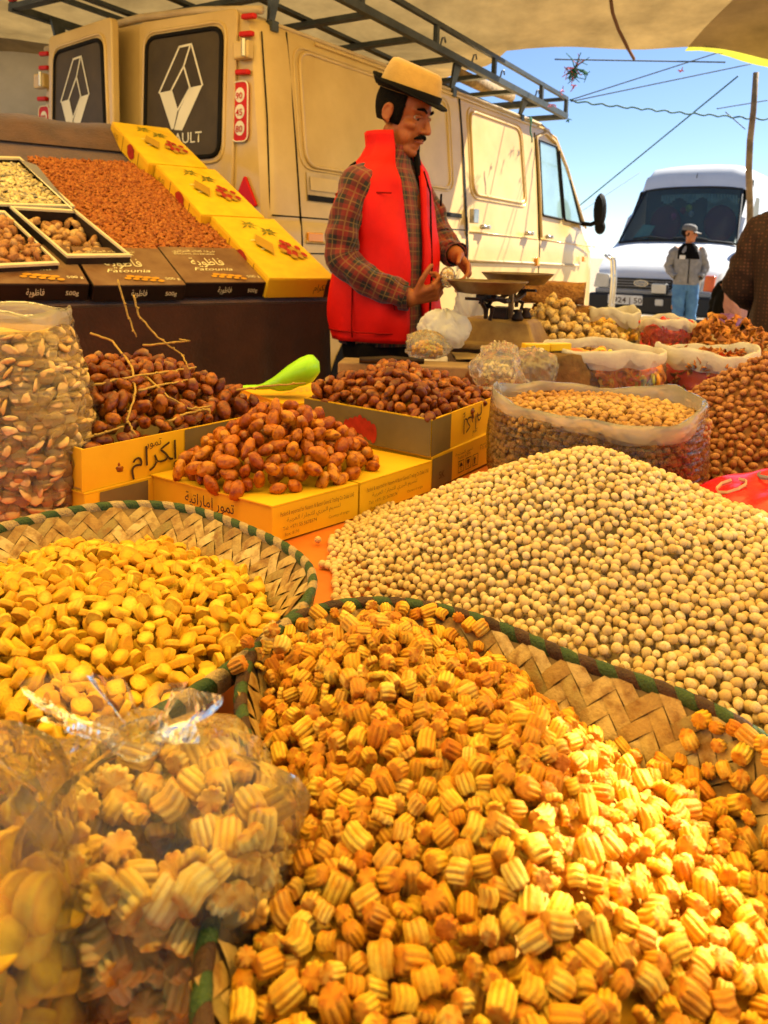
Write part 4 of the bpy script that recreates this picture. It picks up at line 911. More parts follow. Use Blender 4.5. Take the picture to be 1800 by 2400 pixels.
# ------------------------------------------------------------------ red foil bags
M_foil = pm('red foil', (.80, .006, .003), .22, var=.1, scale=6, bump=.35, bscale=14, spec=.6); M_foilprint = pm('grey print', (.34, .32, .28), .35, var=.1); M_foilprint2 = pm('pale print', (.80, .62, .38), .35, var=.1)
def foil_bag(c, w, l, h, rz, label, seed):
    rs = np.random.default_rng(seed); root = empty('foil_bag', c, rz, label, 'bag', 'red foil bags beside the chickpeas'); nx, ny = 26, 20
    for s in (1, -1):
        V = []
        for i in range(nx + 1):
            for j in range(ny + 1):
                u, v = i / nx * 2 - 1, j / ny * 2 - 1; hh = h * max(0, (1 - abs(u) ** 3)) ** .7 * max(0, (1 - abs(v) ** 2.6)) ** .7; x, y = u * w / 2, v * l / 2
                wr = .004 * math.sin(9 * u + 5 * v + seed) + .003 * math.sin(17 * v - 6 * u)
                V.append((x, y, (hh / 2 * s + hh / 2 + .002 + (wr * (hh / h) if s > 0 else 0))))
        Fs = [[i * (ny + 1) + j, (i + 1) * (ny + 1) + j, (i + 1) * (ny + 1) + j + 1, i * (ny + 1) + j + 1] for i in range(nx) for j in range(ny)]
        MB().add(V, Fs if s > 0 else [f[::-1] for f in Fs]).build('foil', M_foil, root, smooth=True)
    def zt(x, y):
        u, v = x / w * 2, y / l * 2; return h * max(0, (1 - abs(u) ** 3)) ** .7 * max(0, (1 - abs(v) ** 2.6)) ** .7 + .0045
    for k in range(5):
        x0, y0 = -w * .32 + .15 * w * k, l * rs.uniform(.10, .3); path = [(x0 + .02 * math.cos(t) , y0 + .018 * math.sin(t)) for t in np.linspace(rs.random() * 3, rs.random() * 3 + 4.2, 9)]
        MB().tube([(x, y, zt(x, y)) for x, y in path], .0032, 4, squash=.4).build('printed_letter', M_foilprint if k % 2 else M_foilprint2, root)
    return root
foil_bag((.625, 1.09, TZ + .02), .40, .34, .085, R(20), 'red foil bag with grey and pale print lying beneath the other', 2)
foil_bag((.70, 1.05, TZ + .10), .28, .26, .085, R(60), 'plump red foil bag lying on top beside the chickpeas', 5)
# ------------------------------------------------------------------ tall clear bag of cream seeds
M_film3 = plastic_mat('bag film', (1, .97, .88), .06, (.95, .85, .62), .12, (25, 25, 170), 1.0)
TB_c = np.array([-.575, 1.19]); TBx, TBy, TBz = .150, .10, 1.05
root = empty('tall_bag', (*TB_c, TZ), 0, 'tall clear plastic bag packed with flat cream biscuits', 'bag')
def tb_f(t): return 1 + .05 * math.sin(5 * t) - .13 * t ** 3 - .10 * (1 - t) ** 6
rings = []
for k in range(36):
    t = k / 35; f = tb_f(t) * (1 + .012 * math.sin(k * 2.1)); rings.append([(TBx * f * np.sign(math.cos(a)) * abs(math.cos(a)) ** .75 + .002 * math.sin(6 * a + k * 1.7) - .02 * t, TBy * f * np.sign(math.sin(a)) * abs(math.sin(a)) ** .75 + .002 * math.sin(5 * a - k * 2.3), t * (TBz - TZ)) for a in np.linspace(0, 2 * math.pi, 49)[:-1]])
MB().loft(rings, True, (True, False)).build('film', M_film3, root, smooth=True)
rr = [[(x * s + .0015 * math.sin(i * 1.3), y * s, (TBz - TZ) + dz + .004 * math.sin(i * .7)) for i, (x, y, z) in enumerate(rings[-1])] for s, dz in ((1.03, -.02), (1.05, -.004), (1.02, .004), (.97, -.004), (.96, -.02))]
MB().loft(rr, True, (False, False)).build('rolled_rim', M_sackrim, root, smooth=True)
def shell_mesh(seed):
    def pin(V, W):
        W = W.copy(); W[:, 2] += .0016 * np.cos(V[:, 0] * 2) ; W[:, 2] *= (1 + .25 * np.sin(V[:, 1] * 14 + seed)); return W
    return ico(2, (.0155, .0118, .0042), .05, 3, seed, 'cream_biscuit', pin)
shells = [shell_mesh(s) for s in range(5)]
M_shell2 = piece_mat('cream biscuit', [(.78, .50, .14), (.84, .58, .20), (.68, .38, .08), (.87, .65, .28), (.75, .45, .11)], .6, mott=(.62, .36, .10), mscale=90, bump=.3, bscale=300)
for m in shells: m.materials.append(M_shell2)
P = []; cell = {}
for _ in range(9000):
    a = rng.uniform(math.pi * .98, math.pi * 2.06); t = rng.uniform(.03, .90); f = tb_f(t) * .93; p = np.array([TB_c[0] - .02 * t + TBx * f * np.sign(math.cos(a)) * abs(math.cos(a)) ** .75, TB_c[1] + TBy * f * np.sign(math.sin(a)) * abs(math.sin(a)) ** .75, TZ + t * (TBz - TZ)])
    k = tuple(np.floor(p / .026).astype(int)); near = [q for dx in (-1, 0, 1) for dy in (-1, 0, 1) for dz in (-1, 0, 1) for q in cell.get((k[0] + dx, k[1] + dy, k[2] + dz), [])]
    if all(np.sum((p - q) ** 2) > .0122 ** 2 for q in near): cell.setdefault(k, []).append(p); P.append((p, a))
print('shells', len(P))
P.sort(key=lambda q: 0 if projn(q[0])[0] > -20 else 1)
srest = []
for i, (p, a) in enumerate(P):
    if i >= 300:
        srest.append((i % 5, p, np.array(randrot(.62, Vector((math.cos(a) * .6, math.sin(a), rng.normal(.1, .5)))).to_matrix()) * rng.uniform(.85, 1.15))); continue
    o = bpy.data.objects.new('cream_biscuit', shells[i % 5]); COL.objects.link(o); o.location = p; o.rotation_mode = 'QUATERNION'
    nrm = Vector((math.cos(a) * .6, math.sin(a), rng.normal(0.1, .5))); o.rotation_quaternion = randrot(.62, nrm); s = rng.uniform(.85, 1.15); o.scale = (s, s, s); tag(o, 'flat cream biscuit seen through the tall clear bag', 'biscuit', 'cream biscuits in the tall bag')
if srest: tag(merged('cream_biscuit_fill', shells, srest, M_shell2), 'rest of the flat cream biscuits in the tall clear bag', 'biscuit', None, 'stuff')
rings2 = [[((x + .02 * (k / 35)) * .84 - .02 * (k / 35), y * .80, z) for x, y, z in r] for k, r in enumerate(rings) if k < 33]
o = MB().loft(rings2, True, (True, True)).build('cream_biscuit_core', M_shell2, smooth=True); o.location = (*TB_c, TZ); tag(o, 'packed middle of the cream biscuits inside the tall bag', 'biscuit', None, 'stuff')
# ================================================================== sloping display of almonds, nuts and boxes
DO = np.array([-.205, 3.0, .987]); DU = np.array([.8, .6, 0.]); DV = np.array([-.6, .8, .477]); DV /= np.linalg.norm(DV); DN = np.cross(DU, DV)
DM = Matrix(((DU[0], DV[0], DN[0], DO[0]), (DU[1], DV[1], DN[1], DO[1]), (DU[2], DV[2], DN[2], DO[2]), (0, 0, 0, 1)))
def dpx(px, py, h=0.):
    q = onplane(px, py, DO + DN * h, DN) - DO; return float(q @ DU), float(q @ DV)
def dz1(zx, zy, h=0.): return dpx(zx / 1.8433, zy / 1.8433, h)
def on_display(name, label, cat, group=None):
    e = bpy.data.objects.new(name, None); COL.objects.link(e); e.matrix_world = DM; return tag(e, label, cat, group)
M_felt = pm('brown felt', (.13, .055, .022), .95, var=.2, scale=12, bump=.4, bscale=120, sheen=.3)
M_feltdark = pm('dark brown cloth', (.060, .016, .008), .95, var=.25, scale=6, bump=.3, bscale=90, sheen=.2)
st = on_display('display_stand', 'sloping display stand covered with dark brown cloth', 'stand')
MB().box((-.95, .78, -.03), (1.9, 1.60, .03)).build('board', M_felt, st)
a0, b0 = dz1(-60, 610); mb = MB(); rings = []
for i in range(41):
    x = -1.9 + 1.62 * i / 40; rings.append([(x, 1.36 + .03 * math.sin(i * .5) * 0, .0), (x, 1.50, .035 + .006 * math.sin(i * .9)), (x, 1.58, .045 + .008 * math.sin(i * .7)), (x, 1.61, .03), (x, 1.62, -.02)])
mb.loft(rings, False, (False, False)); mb.build('back_cloth', M_felt, st, smooth=True)
# skirt hanging from the front edge
mb = MB(); rings = []
for i in range(81):
    s = i / 80; x = -1.95 + 1.93 * s; w = .020 * math.sin(s * 40) + .012 * math.sin(s * 97 + 1); col = []
    for k in range(9):
        t = k / 8; p = DO + DU * x + DN * (-.02) + (np.array([.6, -.8, 0]) * (.035 + w * t + .03 * t)) + np.array([0, 0, -.01 - .46 * t]); q = p - DO; col.append((float(q @ DU), float(q @ DV), float(q @ DN)))
    rings.append(col)
mb.loft(rings, False, (False, False)); mb.build('skirt', M_feltdark, st, smooth=True)
for x, y in ((-.1, .1), (-1.8, .1), (-.1, 1.6), (-1.8, 1.6)):
    p = DO + DU * x + DV * y - DN * .05; q1 = np.array([p[0], p[1], -.02]) - DO; q0 = p - DO; MB().tube([(float(q0 @ DU), float(q0 @ DV), float(q0 @ DN)), (float(q1 @ DU), float(q1 @ DV), float(q1 @ DN))], .022, 6).build('leg', M_wood, st)
# yellow date boxes laid up the slope
M_cardtop = pm('yellow box top', (.88, .58, .012), .35, var=.10, scale=14, col2=(.80, .45, .01), coat=.2)
M_palm = pm('palm print', (.20, .20, .02), .4, var=.2); M_plate = pm('white script print', (.86, .74, .42), .4, var=.0); M_ochre = pm('ochre print', (.55, .30, .02), .4)
ylab = ['yellow date box at the foot of the sloping display', 'yellow date box in the middle of the row up the slope', 'yellow date box at the top of the slope before the van']
YW, YL, YH = .275, .515, .075
for k in range(3):
    b = on_display('date_box', ylab[k], 'box', 'yellow date boxes up the slope'); y0 = -.02 + (YL + .006) * k; x1 = (-.008, -.045, -.075)[k]
    MB().box((x1 - YW / 2, y0 + YL / 2, YH / 2), (YW, YL, YH)).build('carton_body', M_card, b, bevel=.004)
    MB().box((x1 - YW / 2, y0 + YL / 2, YH + .0015), (YW - .004, YL - .004, .002)).build('printed_top', M_cardtop, b)
    zt = YH + .0032
    def blob(cx, cy, rx, ry, mat, nm, n=16, jag=.0):
        P = [(cx + rx * math.cos(t) * (1 + jag * math.sin(7 * t + cx * 50)), cy + ry * math.sin(t) * (1 + jag * math.cos(9 * t)), zt + blob.z) for t in np.linspace(0, 2 * math.pi, n + 1)[:-1]]; blob.z += .0004; MB().add(P, [list(range(n))]).build(nm, mat, b)
    blob.z = 0
    yy = y0 + YL * .5
    for cx, cy in ((x1 - .15, y0 + YL * .86), (x1 - .095, y0 + YL * .74)):
        for q in range(9):
            a = R(-60 + 300 * q / 8 + 20 * math.sin(q)); L_ = .042 + .012 * math.sin(3 * q); w_ = .005; d_ = np.array([math.cos(a), math.sin(a)]); p_ = np.array([-d_[1], d_[0]]); blob.z += .00015
            MB().add([(cx + v[0], cy + v[1], zt + blob.z) for v in (d_ * .004, d_ * L_ * .5 + p_ * w_, d_ * L_ + p_ * .001 - np.array([0, .006]), d_ * L_ * .5 - p_ * w_)], [[0, 1, 2, 3]]).build('palm_frond', M_palm, b)
    for q in range(16): blob(x1 - .075 + .042 * math.sin(q * 2.4) * (q / 16) ** .5, y0 + YL * .42 + .075 * math.cos(q * 2.4) * (q / 16) ** .5, .011, .018, M_redprint if q % 3 else M_ochre, 'printed_date', 9, .1)
    blob(x1 - .17, y0 + YL * .50, .034, .085, M_ochre, 'name_plate', 4, 0); put_text(IKRAM, (x1 - .19, y0 + YL * .58, zt + .004), (0, -1, 0), (1, 0, 0), .05, M_plate, b, fit=.085, bold=.01)
    # side face towards the almonds: red date picture, script and fold lines
    put_text(IKRAM, (x1 - YW - .001, y0 + YL * .90, .028), (0, -1, 0), (0, 0, 1), .035, M_inkbrown, b, fit=.07)
    P = [(x1 - YW - .0018, y0 + YL * .42 + .048 * math.cos(t) * (1 + .12 * math.sin(6 * t)), .044 + .032 * math.sin(t)) for t in np.linspace(0, 6.1, 20)]; MB().add(P, [list(range(20))[::-1]]).build('printed_date', M_redprint, b)
    for f in (.23, .64): MB().box((x1 - YW - .0012, y0 + YL * f, YH / 2), (.001, .003, YH * .98)).build('fold_line', M_inkbrown, b)
    if k == 0:
        put_text(IKRAM, (x1 - .085, y0 - .0015, .03), (1, 0, 0), (0, 0, 1), .035, M_ink, b, fit=.05); MB().box((x1 - .018, y0 - .001, YH / 2), (.034, .001, YH * .97)).build('printed_band', M_ink, b)
# brown biscuit boxes along the front
M_boxbrown = pm('brown box print', (.145, .062, .026), .30, var=.25, scale=10, col2=(.26, .15, .07), coat=.35); M_boxdark = pm('dark box side', (.022, .010, .007), .35, var=.2); M_wheat = pm('wheat print', (.70, .32, .02), .4, var=.2)
edges = [dz1(x, 1215)[0] for x in ()]
blab = ['brown box with wheat print next to the yellow boxes', 'brown box with wheat print, second from the yellow boxes', 'brown box with wheat print below the brazil nut tray', 'brown box with wheat print at the frame edge above the tall bag', 'brown box with wheat print, outermost of the front row']
FAT = '\uFE94\uFEF3\uFEEE\uFEC7\uFE8E\uFED3'
xs_ = [-.285, -.585, -.885, -1.185, -1.485]
for k, x in enumerate(xs_):
    b = on_display('biscuit_box', blab[k], 'box', 'brown biscuit boxes along the display front'); w, l, h = .295, .265, .055; jx, jy, jr = rng.normal(0, .004), rng.normal(-.015, .008), rng.normal(0, .02); MT = Matrix.Translation((x - w / 2 + jx, .125 + jy, .0)) @ Matrix.Rotation(jr, 4, 'Z')
    def T_(p): return tuple(MT @ Vector(p))
    m3 = Matrix.Rotation(jr, 3, 'Z'); c = T_((0, 0, h / 2)); MB().box(c, (w, l, h), m3).build('carton_body', M_boxdark, b, bevel=.003)
    MB().box(T_((0, 0, h + .001)), (w - .004, l - .004, .002), m3).build('printed_top', M_boxbrown, b)
    zt = h + .0028; ex, ey = m3 @ Vector((1, 0, 0)), m3 @ Vector((0, 1, 0))
    put_text(FAT, T_((-.075, -.01, zt)), ex, ey, .075, M_plate, b, fit=.12); put_text('Fatounia', T_((-.085, -.05, zt)), ex, ey, .032, M_plate, b, shear=.3, fit=.14)
    put_text('\uFEF1\uFEAE\uFE8B\uFE8D\uFEB0\uFEA0\uFEDF\uFE8D \uFEDA\uFECC\uFEDB \uFE94\uFED3\uFEAE\uFEB7', T_((-.11, .09, zt)), ex, ey, .022, M_plate, b, fit=.16); put_text('BISCUITS AU BEURRE', T_((-.11, .07, zt)), ex, ey, .014, M_plate, b, fit=.15)
    put_text('500 g', T_((.09, -.10, zt)), ex, ey, .022, M_plate, b)
    for i in range(9):
        u = i / 8; cx, cy = -.03 + .10 * u, -.085 - .02 * u; MB().add([T_((cx + .016 * math.cos(t) * (.9 if i % 2 else .7), cy + (.010 if i % 2 else -.006) + .008 * math.sin(t), zt + .0016 + .0002 * i)) for t in np.linspace(0, 5.4, 8)], [list(range(8))]).build('wheat_grain', M_wheat, b)
    put_text(FAT, T_((-.03, -l / 2 - .0015, .02)), ex, (0, 0, 1), .03, M_plate, b, fit=.05); put_text('500g', T_((.08, -l / 2 - .0015, .02)), ex, (0, 0, 1), .02, M_plate, b)
# almonds
def alm_mesh(s): return MB().ell((0, 0, 0), (.0105, .0068, .0042), 6, 4).mesh('almond', True, weld=True)
alms = [alm_mesh(0)]; M_alm = piece_mat('almond skin', [(.40, .10, .010), (.50, .15, .016), (.27, .055, .005), (.58, .21, .03), (.44, .12, .012)], .55, mott=(.24, .06, .01), mscale=300, bump=.3, bscale=800)
poly = [dz1(*p, .03) for p in ((120, 690), (560, 700), (700, 850), (830, 980), (985, 1110), (560, 1140), (300, 900), (200, 780))]
poly[2:5] = [(-.275, dz1(700, 850, .03)[1]), (-.275, .6), (-.275, .24)]; poly[5] = (poly[5][0], .24)
xs0, xs1 = min(p[0] for p in poly), -.275; it = []; ax = Quaternion((1, 0, 0), 0)
Dq = DM.to_3x3()
for _ in range(11500):
    x, y = rng.uniform(xs0, xs1), rng.uniform(.24, 1.42)
    if not in_poly(x, y, poly): continue
    h = .034 + .012 * math.sin(3 * x + 2) * math.cos(3 * y) + rng.uniform(-.006, .006); p = DO + DU * x + DV * y + DN * h
    it.append((0, p, np.array((Dq @ randrot(.45).to_matrix())) * rng.uniform(.85, 1.2)))
print('almonds', len(it))
am = tag(merged('almond_heap', alms, it, M_alm), 'broad bed of brown almonds spread over the sloping display', 'almond', None, 'stuff')
mb = MB(); top = [(DO + DU * x + DV * y + DN * .030) for x, y in poly]; bot = [(DO + DU * x + DV * y - DN * .004) for x, y in poly]; mb.add(top + bot, [list(range(len(poly)))] + [[i, len(poly) + i, len(poly) + (i + 1) % len(poly), (i + 1) % len(poly)] for i in range(len(poly))]); o = mb.build('heap_core', M_alm, am); o['kind'] = 'stuff'
# trays
M_tray = pm('white tray rim', (.80, .68, .42), .6, var=.1); M_trayside = pm('black tray side', (.03, .018, .014), .5, var=.3, scale=20); M_trayin = pm('tray inside', (.55, .38, .18), .7)
def tray(name, quad, h, label, lift=.0):
    r = on_display(name, label, 'tray', 'cardboard trays of nuts on the display'); q = [Vector((x, y, lift)) for x, y in quad]; c = sum(q, Vector()) / 4
    MB().prism([tuple(p + Vector((0, 0, .002))) for p in q], (0, 0, .003)).build('bottom_panel', M_trayin, r)
    for i in range(4):
        a, b = q[i], q[(i + 1) % 4]; inn = [(p + (c - p).normalized() * .007) for p in (a, b)]
        MB().prism([tuple(a), tuple(b), tuple(inn[1]), tuple(inn[0])], (0, 0, h - .004)).build('side_panel', M_trayside, r)
        a2, b2 = a + (a - c).normalized() * .003, b + (b - c).normalized() * .003; inn = [(p + (c - p).normalized() * .013) for p in (a, b)]
        MB().prism([(*v[:2], lift + h - .004) for v in (a2, b2, inn[1], inn[0])], (0, 0, .008)).build('rim', M_tray, r)
    return r, q
TH = .085
qb = [dz1(*p, TH) for p in ((45, 895), (325, 910), (565, 1105), (290, 1108))]; rb, _ = tray('nut_tray', qb, TH, 'white rimmed tray of brazil nuts and shelled almonds')
qf = [dz1(*p, TH) for p in ((-190, 675), (85, 682), (320, 893), (-10, 885))]; rf, _ = tray('nut_tray', qf, TH, 'white rimmed tray of pale flaked almonds')
qw = [dz1(*p, TH) for p in ((-230, 900), (20, 905), (255, 1128), (-10, 1140))]; rw, _ = tray('nut_tray', qw, TH * .9, 'dark tray of walnut pieces at the frame edge')
def fill_quad(q, n, variants, mat, smin, smax, h0, hj, flat, name, label, cat, group, stuff=None, lim=300):
    items = []
    c = np.mean(q, axis=0); q2 = [tuple(np.array(p) * .90 + c * .10) for p in q]; xs2 = [p[0] for p in q2]; ys2 = [p[1] for p in q2]
    while len(items) < n:
        x, y = rng.uniform(min(xs2), max(xs2)), rng.uniform(min(ys2), max(ys2))
        if in_poly(x, y, q2): items.append((DO + DU * x + DV * y + DN * (h0 + rng.uniform(0, hj)), Dq @ randrot(flat).to_matrix(), rng.uniform(smin, smax)))
    if stuff:
        return tag(merged(stuff, variants, [(int(rng.integers(len(variants))), p, np.array(m) * s) for p, m, s in items], mat), label, cat, None, 'stuff')
    for p, m, s in items:
        o = bpy.data.objects.new(name, variants[int(rng.integers(len(variants)))]); COL.objects.link(o); o.matrix_world = Matrix.Translation(p) @ m.to_4x4() @ Matrix.Scale(s, 4); tag(o, label, cat, group)
braz = [ico(2, (.024, .014, .012), .10, 2, s, 'brazil_nut') for s in range(4)]; M_braz = piece_mat('brazil nut', [(.40, .17, .045), (.62, .36, .12), (.30, .11, .025), (.72, .48, .20), (.48, .23, .06)], .5, mott=(.30, .12, .03), mscale=60, bump=.4, bscale=300)
for m in braz: m.materials.append(M_braz)
fill_quad(qb, 130, braz, M_braz, .75, 1.15, .022, .030, .3, 'brazil_nut', 'brown nut in the white rimmed tray of mixed nuts', 'nut', 'nuts in the white rimmed tray')
flk = [ico(1, (.016, .009, .0018), .1, 2, s, 'flake') for s in range(3)]; M_flk = piece_mat('almond flake', [(.74, .58, .28), (.80, .66, .36), (.64, .46, .18)], .6, bump=.2, bscale=300)
fill_quad(qf, 1500, flk, M_flk, .8, 1.3, .055, .018, .65, '', 'bed of pale flaked almonds filling the upper tray', 'almond', None, 'almond_flakes')
wal = [ico(2, (.017, .014, .011), .28, 5, s, 'walnut_piece') for s in range(4)]; M_wal = piece_mat('walnut piece', [(.44, .19, .05), (.56, .28, .09), (.34, .12, .03), (.62, .36, .14)], .55, mott=(.30, .11, .03), mscale=80, bump=.5, bscale=250)
for m in wal: m.materials.append(M_wal)
fill_quad(qw, 200, wal, M_wal, .75, 1.2, .035, .045, 0, 'walnut_piece', 'walnut piece in the dark tray at the frame edge', 'walnut', 'walnut pieces in the dark tray')
for q, m, h in ((qf, M_flk, .055), (qw, M_wal, .04), (qb, M_braz, .018)):
    c = np.mean(q, axis=0); q2 = [tuple(np.array(p) * .93 + c * .07) for p in q]; o = MB().add([(x, y, h) for x, y in q2], [[0, 1, 2, 3]]).build('bed', m, {id(qf): rf, id(qw): rw, id(qb): rb}[id(q)]); o['kind'] = 'stuff'
# clear sheet over the flaked almonds: a small pane leaning on the tray
M_pane = plastic_mat('clear sheet', (1, .97, .9), .05, (.9, .8, .55), .08, (4, 4, 4), .15)
pq = [dz1(*p, TH + .02) for p in ((85, 675), (160, 700), (330, 905), (322, 893))]; o = MB().prism([(x, y, TH + .006) for x, y in pq], (0, 0, .002)).build('clear_sheet', M_pane, rf)

# ================================================================== balance scale
M_iron = pm('dark iron', (.045, .026, .016), .45, .7, var=.2, scale=20, bump=.2, bscale=80); M_brass = pm('worn tin', (.30, .21, .10), .38, .75, var=.3, scale=12, col2=(.16, .09, .04)); M_base = pm('ochre painted base', (.34, .21, .065), .5, .2, var=.25, scale=14, col2=(.20, .10, .03))
SZ0 = TZ2
C_ = ony(1165, 832, 2.36); SC = empty('balance_scale', (.341, 2.365, SZ0), R(65), 'iron balance scale with two round pans on an ochre base', 'scale')
zb = C_[2] - SZ0
MB().box((0, 0, .004), (.22, .30, .008)).build('foot_plate', M_iron, SC)
mb = MB()
mb.loft([[(sx * q[0], sy * q[1], z) for sx, sy in ((-1, -1), (1, -1), (1, 1), (-1, 1))] for q, z in (((.105, .145), .008), ((.102, .140), .026), ((.090, .125), .034), ((.066, .100), .088), ((.058, .090), .096))], True, (True, True)); mb.build('base', M_base, SC, bevel=.006)
MB().box((0, 0, .112), (.075, .05, .034)).build('pivot_block', M_iron, SC); MB().box((-.012, -.03, .135), (.016, .012, .075)).build('pointer_plate', M_brass, SC)
for sy in (-1, 1):
    MB().tube([(-.155, sy * .022, .165), (-.06, sy * .026, .150), (.06, sy * .026, .150), (.155, sy * .022, .165)], .008, 6).build('beam', M_iron, SC)
def pan(x, y, z, r, nm='pan'):
    mb = MB(); mb.lathe([(.001, -.032), (r * .55, -.032), (r * .72, -.029), (r * .97, 0), (r * 1.0, .003), (r * .985, .004), (r * .70, -.026), (r * .55, -.0295), (.001, -.0295)], 36, (x, y, z)); mb.build(nm, M_brass, SC, smooth=True)
    for k, s in enumerate((-1, 1)):
        MB().tube([(x - .03 * s, y, z - .033), (x - .04 * s, y, z - .055), (x - .005 * s, y, z - .075), (x, y, z - .10)], .006, 6).build('fork', M_iron, SC)
    MB().box((x, y, z - .040), (.12, .014, .010)).build('cross_bar', M_iron, SC); MB().box((x, y, z - .048), (.014, .12, .008)).build('cross_bar', M_iron, SC)
pan(-.150, 0, .205, .112); pan(.150, 0, .222, .112)
for x in (-.150, .150): MB().tube([(x, -.012, .10), (x, -.02, .135), (x, .02, .150)], .006, 6).build('hook', M_iron, SC); MB().lathe([(.001, .0), (.016, .0), (.018, .006), (.010, .02), (.014, .03), (.001, .032)], 12, (x * .3, -.06, .096)).build('weight', M_iron, SC, smooth=True)
# ================================================================== goods on the rear table
def rough_block(c, size, rz, mat, name, label, group, seed):
    bm = bmesh.new(); bmesh.ops.create_cube(bm, size=1); bmesh.ops.subdivide_edges(bm, edges=bm.edges, cuts=7, use_grid_fill=True)
    for v in bm.verts: p = np.array(v.co); n = p / np.linalg.norm(p); v.co = Vector(p * size - n * .012 * (np.abs(p).sum() > 1.2) + .004 * noise3(p[None] * size, 90, seed)[0] * n)
    me = bpy.data.meshes.new(name); bm.to_mesh(me); bm.free(); me.polygons.foreach_set('use_smooth', [True] * len(me.polygons)); me.materials.append(mat); o = bpy.data.objects.new(name, me); COL.objects.link(o); o.location = c; o.rotation_euler = (0, 0, rz); return tag(o, label, 'block', group)
M_paste = pm('pressed fig block', (.42, .20, .045), .7, var=.3, scale=60, bump=.9, bscale=120, col2=(.22, .08, .015))
p = ony(1318, 712, 2.86); rough_block((p[0], p[1], TZ2 + .075 - .02), (.205, .15, .11), R(-8), M_paste, 'fig_block', 'pressed brown fig block, lower of the two stacked', 'pressed fig blocks', 1)
p = ony(1303, 690, 2.86); rough_block((p[0] - .01, p[1], TZ2 + .152), (.215, .16, .075), R(-14), M_paste, 'fig_block', 'pressed brown fig block lying on top of the other', 'pressed fig blocks', 2)
def heap(name, variants, mat, c, rx, h, zb, r, n, smin, smax, label, cat, group, p=1.2, ry=None, layers=1.4):
    ry = ry or rx
    def T(X, Y):
        d = np.hypot((X - c[0]) / rx, (Y - c[1]) / ry); z = zb + h * (1 - d ** p); return np.where(z < zb + .004, np.nan, z)
    P = deposit(T, (c[0] - rx * 1.1, c[0] + rx * 1.1, c[1] - ry * 1.1, c[1] + ry * 1.1), r, r * .85, layers=layers, k=4, floor=lambda X, Y: zb + 0 * X, sink=.85); print(name, len(P))
    scatter(name, variants, P, [randrot() for _ in P], list(rng.uniform(smin, smax, len(P))), mat, label, cat, group, name + '_heap', 'rest of the ' + label.split(' on ')[0] + ' heap' if False else label.replace('piece', 'pieces', 1) + ' (the rest of it)', n, r)
kn = [ico(2, (1, .9, .85), .30, 4.5, s + 20, 'dried_fig') for s in range(5)]; M_fig = piece_mat('dried fig', [(.66, .42, .12), (.74, .52, .19), (.54, .30, .06), (.80, .60, .27), (.62, .36, .09)], .6, mott=(.40, .19, .03), mscale=2.5, bump=.6, bscale=6)
c_ = ony(1318, 760, 2.52); heap('dried_fig', kn, M_fig, (c_[0], 2.62), .175, .155, TZ2, .0150, 160, .012, .019, 'knobbly golden dried fig on the heap behind the scale', 'fig', 'golden dried figs behind the scale')
M_apr = piece_mat('dried apricot', [(.66, .20, .02), (.72, .28, .03), (.55, .13, .01)], .5, mott=(.42, .08, .01), mscale=2.5, bump=.5, bscale=5)
c_ = ony(1425, 780, 2.45); kn2 = [m.copy() for m in kn]; heap('dried_apricot', kn2, M_apr, (c_[0] + .005, 2.46), .075, .085, TZ2, .012, 60, .010, .015, 'crumpled orange dried apricot on the small pile beside the figs', 'apricot', 'orange dried apricots beside the figs')
def chip(seed):
    rs = np.random.default_rng(seed); rings = []; n = 9; tw = rs.uniform(2.5, 5); cv = rs.uniform(1.5, 3.5)
    for i in range(n):
        u = i / (n - 1); a = tw * u; c = np.array([.9 * math.sin(cv * (u - .5)), .35 * math.sin(5 * u + seed), .9 * (1 - math.cos(cv * (u - .5)))]); d = np.array([math.sin(a) * .3, math.cos(a), math.sin(a)]) * .38 * (1 + .3 * math.sin(9 * u)); e = np.array([.06, 0, .05]); rings.append([c + d + e, c + d - e, c - d - e, c - d + e])
    return MB().loft(rings, True, (True, True)).mesh('fried_twist', True)
chips = [chip(s) for s in range(6)]; M_chip = piece_mat('fried pastry', [(.55, .20, .03), (.64, .27, .05), (.44, .13, .015), (.70, .34, .08)], .5, mott=(.36, .09, .01), mscale=2.5, bump=.4, bscale=8)
cx = ony(1690, 800, 2.42); heap('fried_twist', chips, M_chip, (cx[0] + .02, 2.46), .21, .115, TZ2, .018, 200, .018, .026, 'curled brown fried pastry on the heap before the woman', 'pastry', 'curled fried pastries before the woman')
chips2 = [m.copy() for m in chips]; heap('fried_twist', chips2, M_chip, (1.04, 2.02), .13, .12, TZ + .02, .018, 60, .018, .026, 'curled brown fried pastry on the small pile at the frame edge', 'pastry', 'curled fried pastries at the frame edge')
# open sacks of sweets
M_rimwhite = cloth_thin('white woven rim', (.92, .87, .76), .5, .6, scale=30, var=.05, wscale=120)
M_filmw = plastic_mat('milky film', (1, .97, .92), .07, (.95, .86, .70), .16, (20, 20, 60), .6)
CS = (.525, 1.955); open_sack('candy_sack', (*CS, 0), .150, .14, TZ + .001, .935, .05, 'open clear sack of gummy rings between the big sack and the scale', 9, M_filmw, M_rimwhite, roll=.018, wob=.006)
RS = (.815, 2.02); open_sack('candy_sack', (*RS, 0), .115, .11, TZ + .001, .932, .04, 'open white sack of red sweets behind the peanuts', 12, M_filmw, M_rimwhite, roll=.022, wob=.007)
SS = ony(1566, 800, 2.5); open_sack('candy_sack', (SS[0], 2.52, 0), .080, .10, TZ2, .965, .06, 'small open white sack with red sweets before the boy', 14, M_filmw, M_rimwhite, roll=.014, wob=.007)
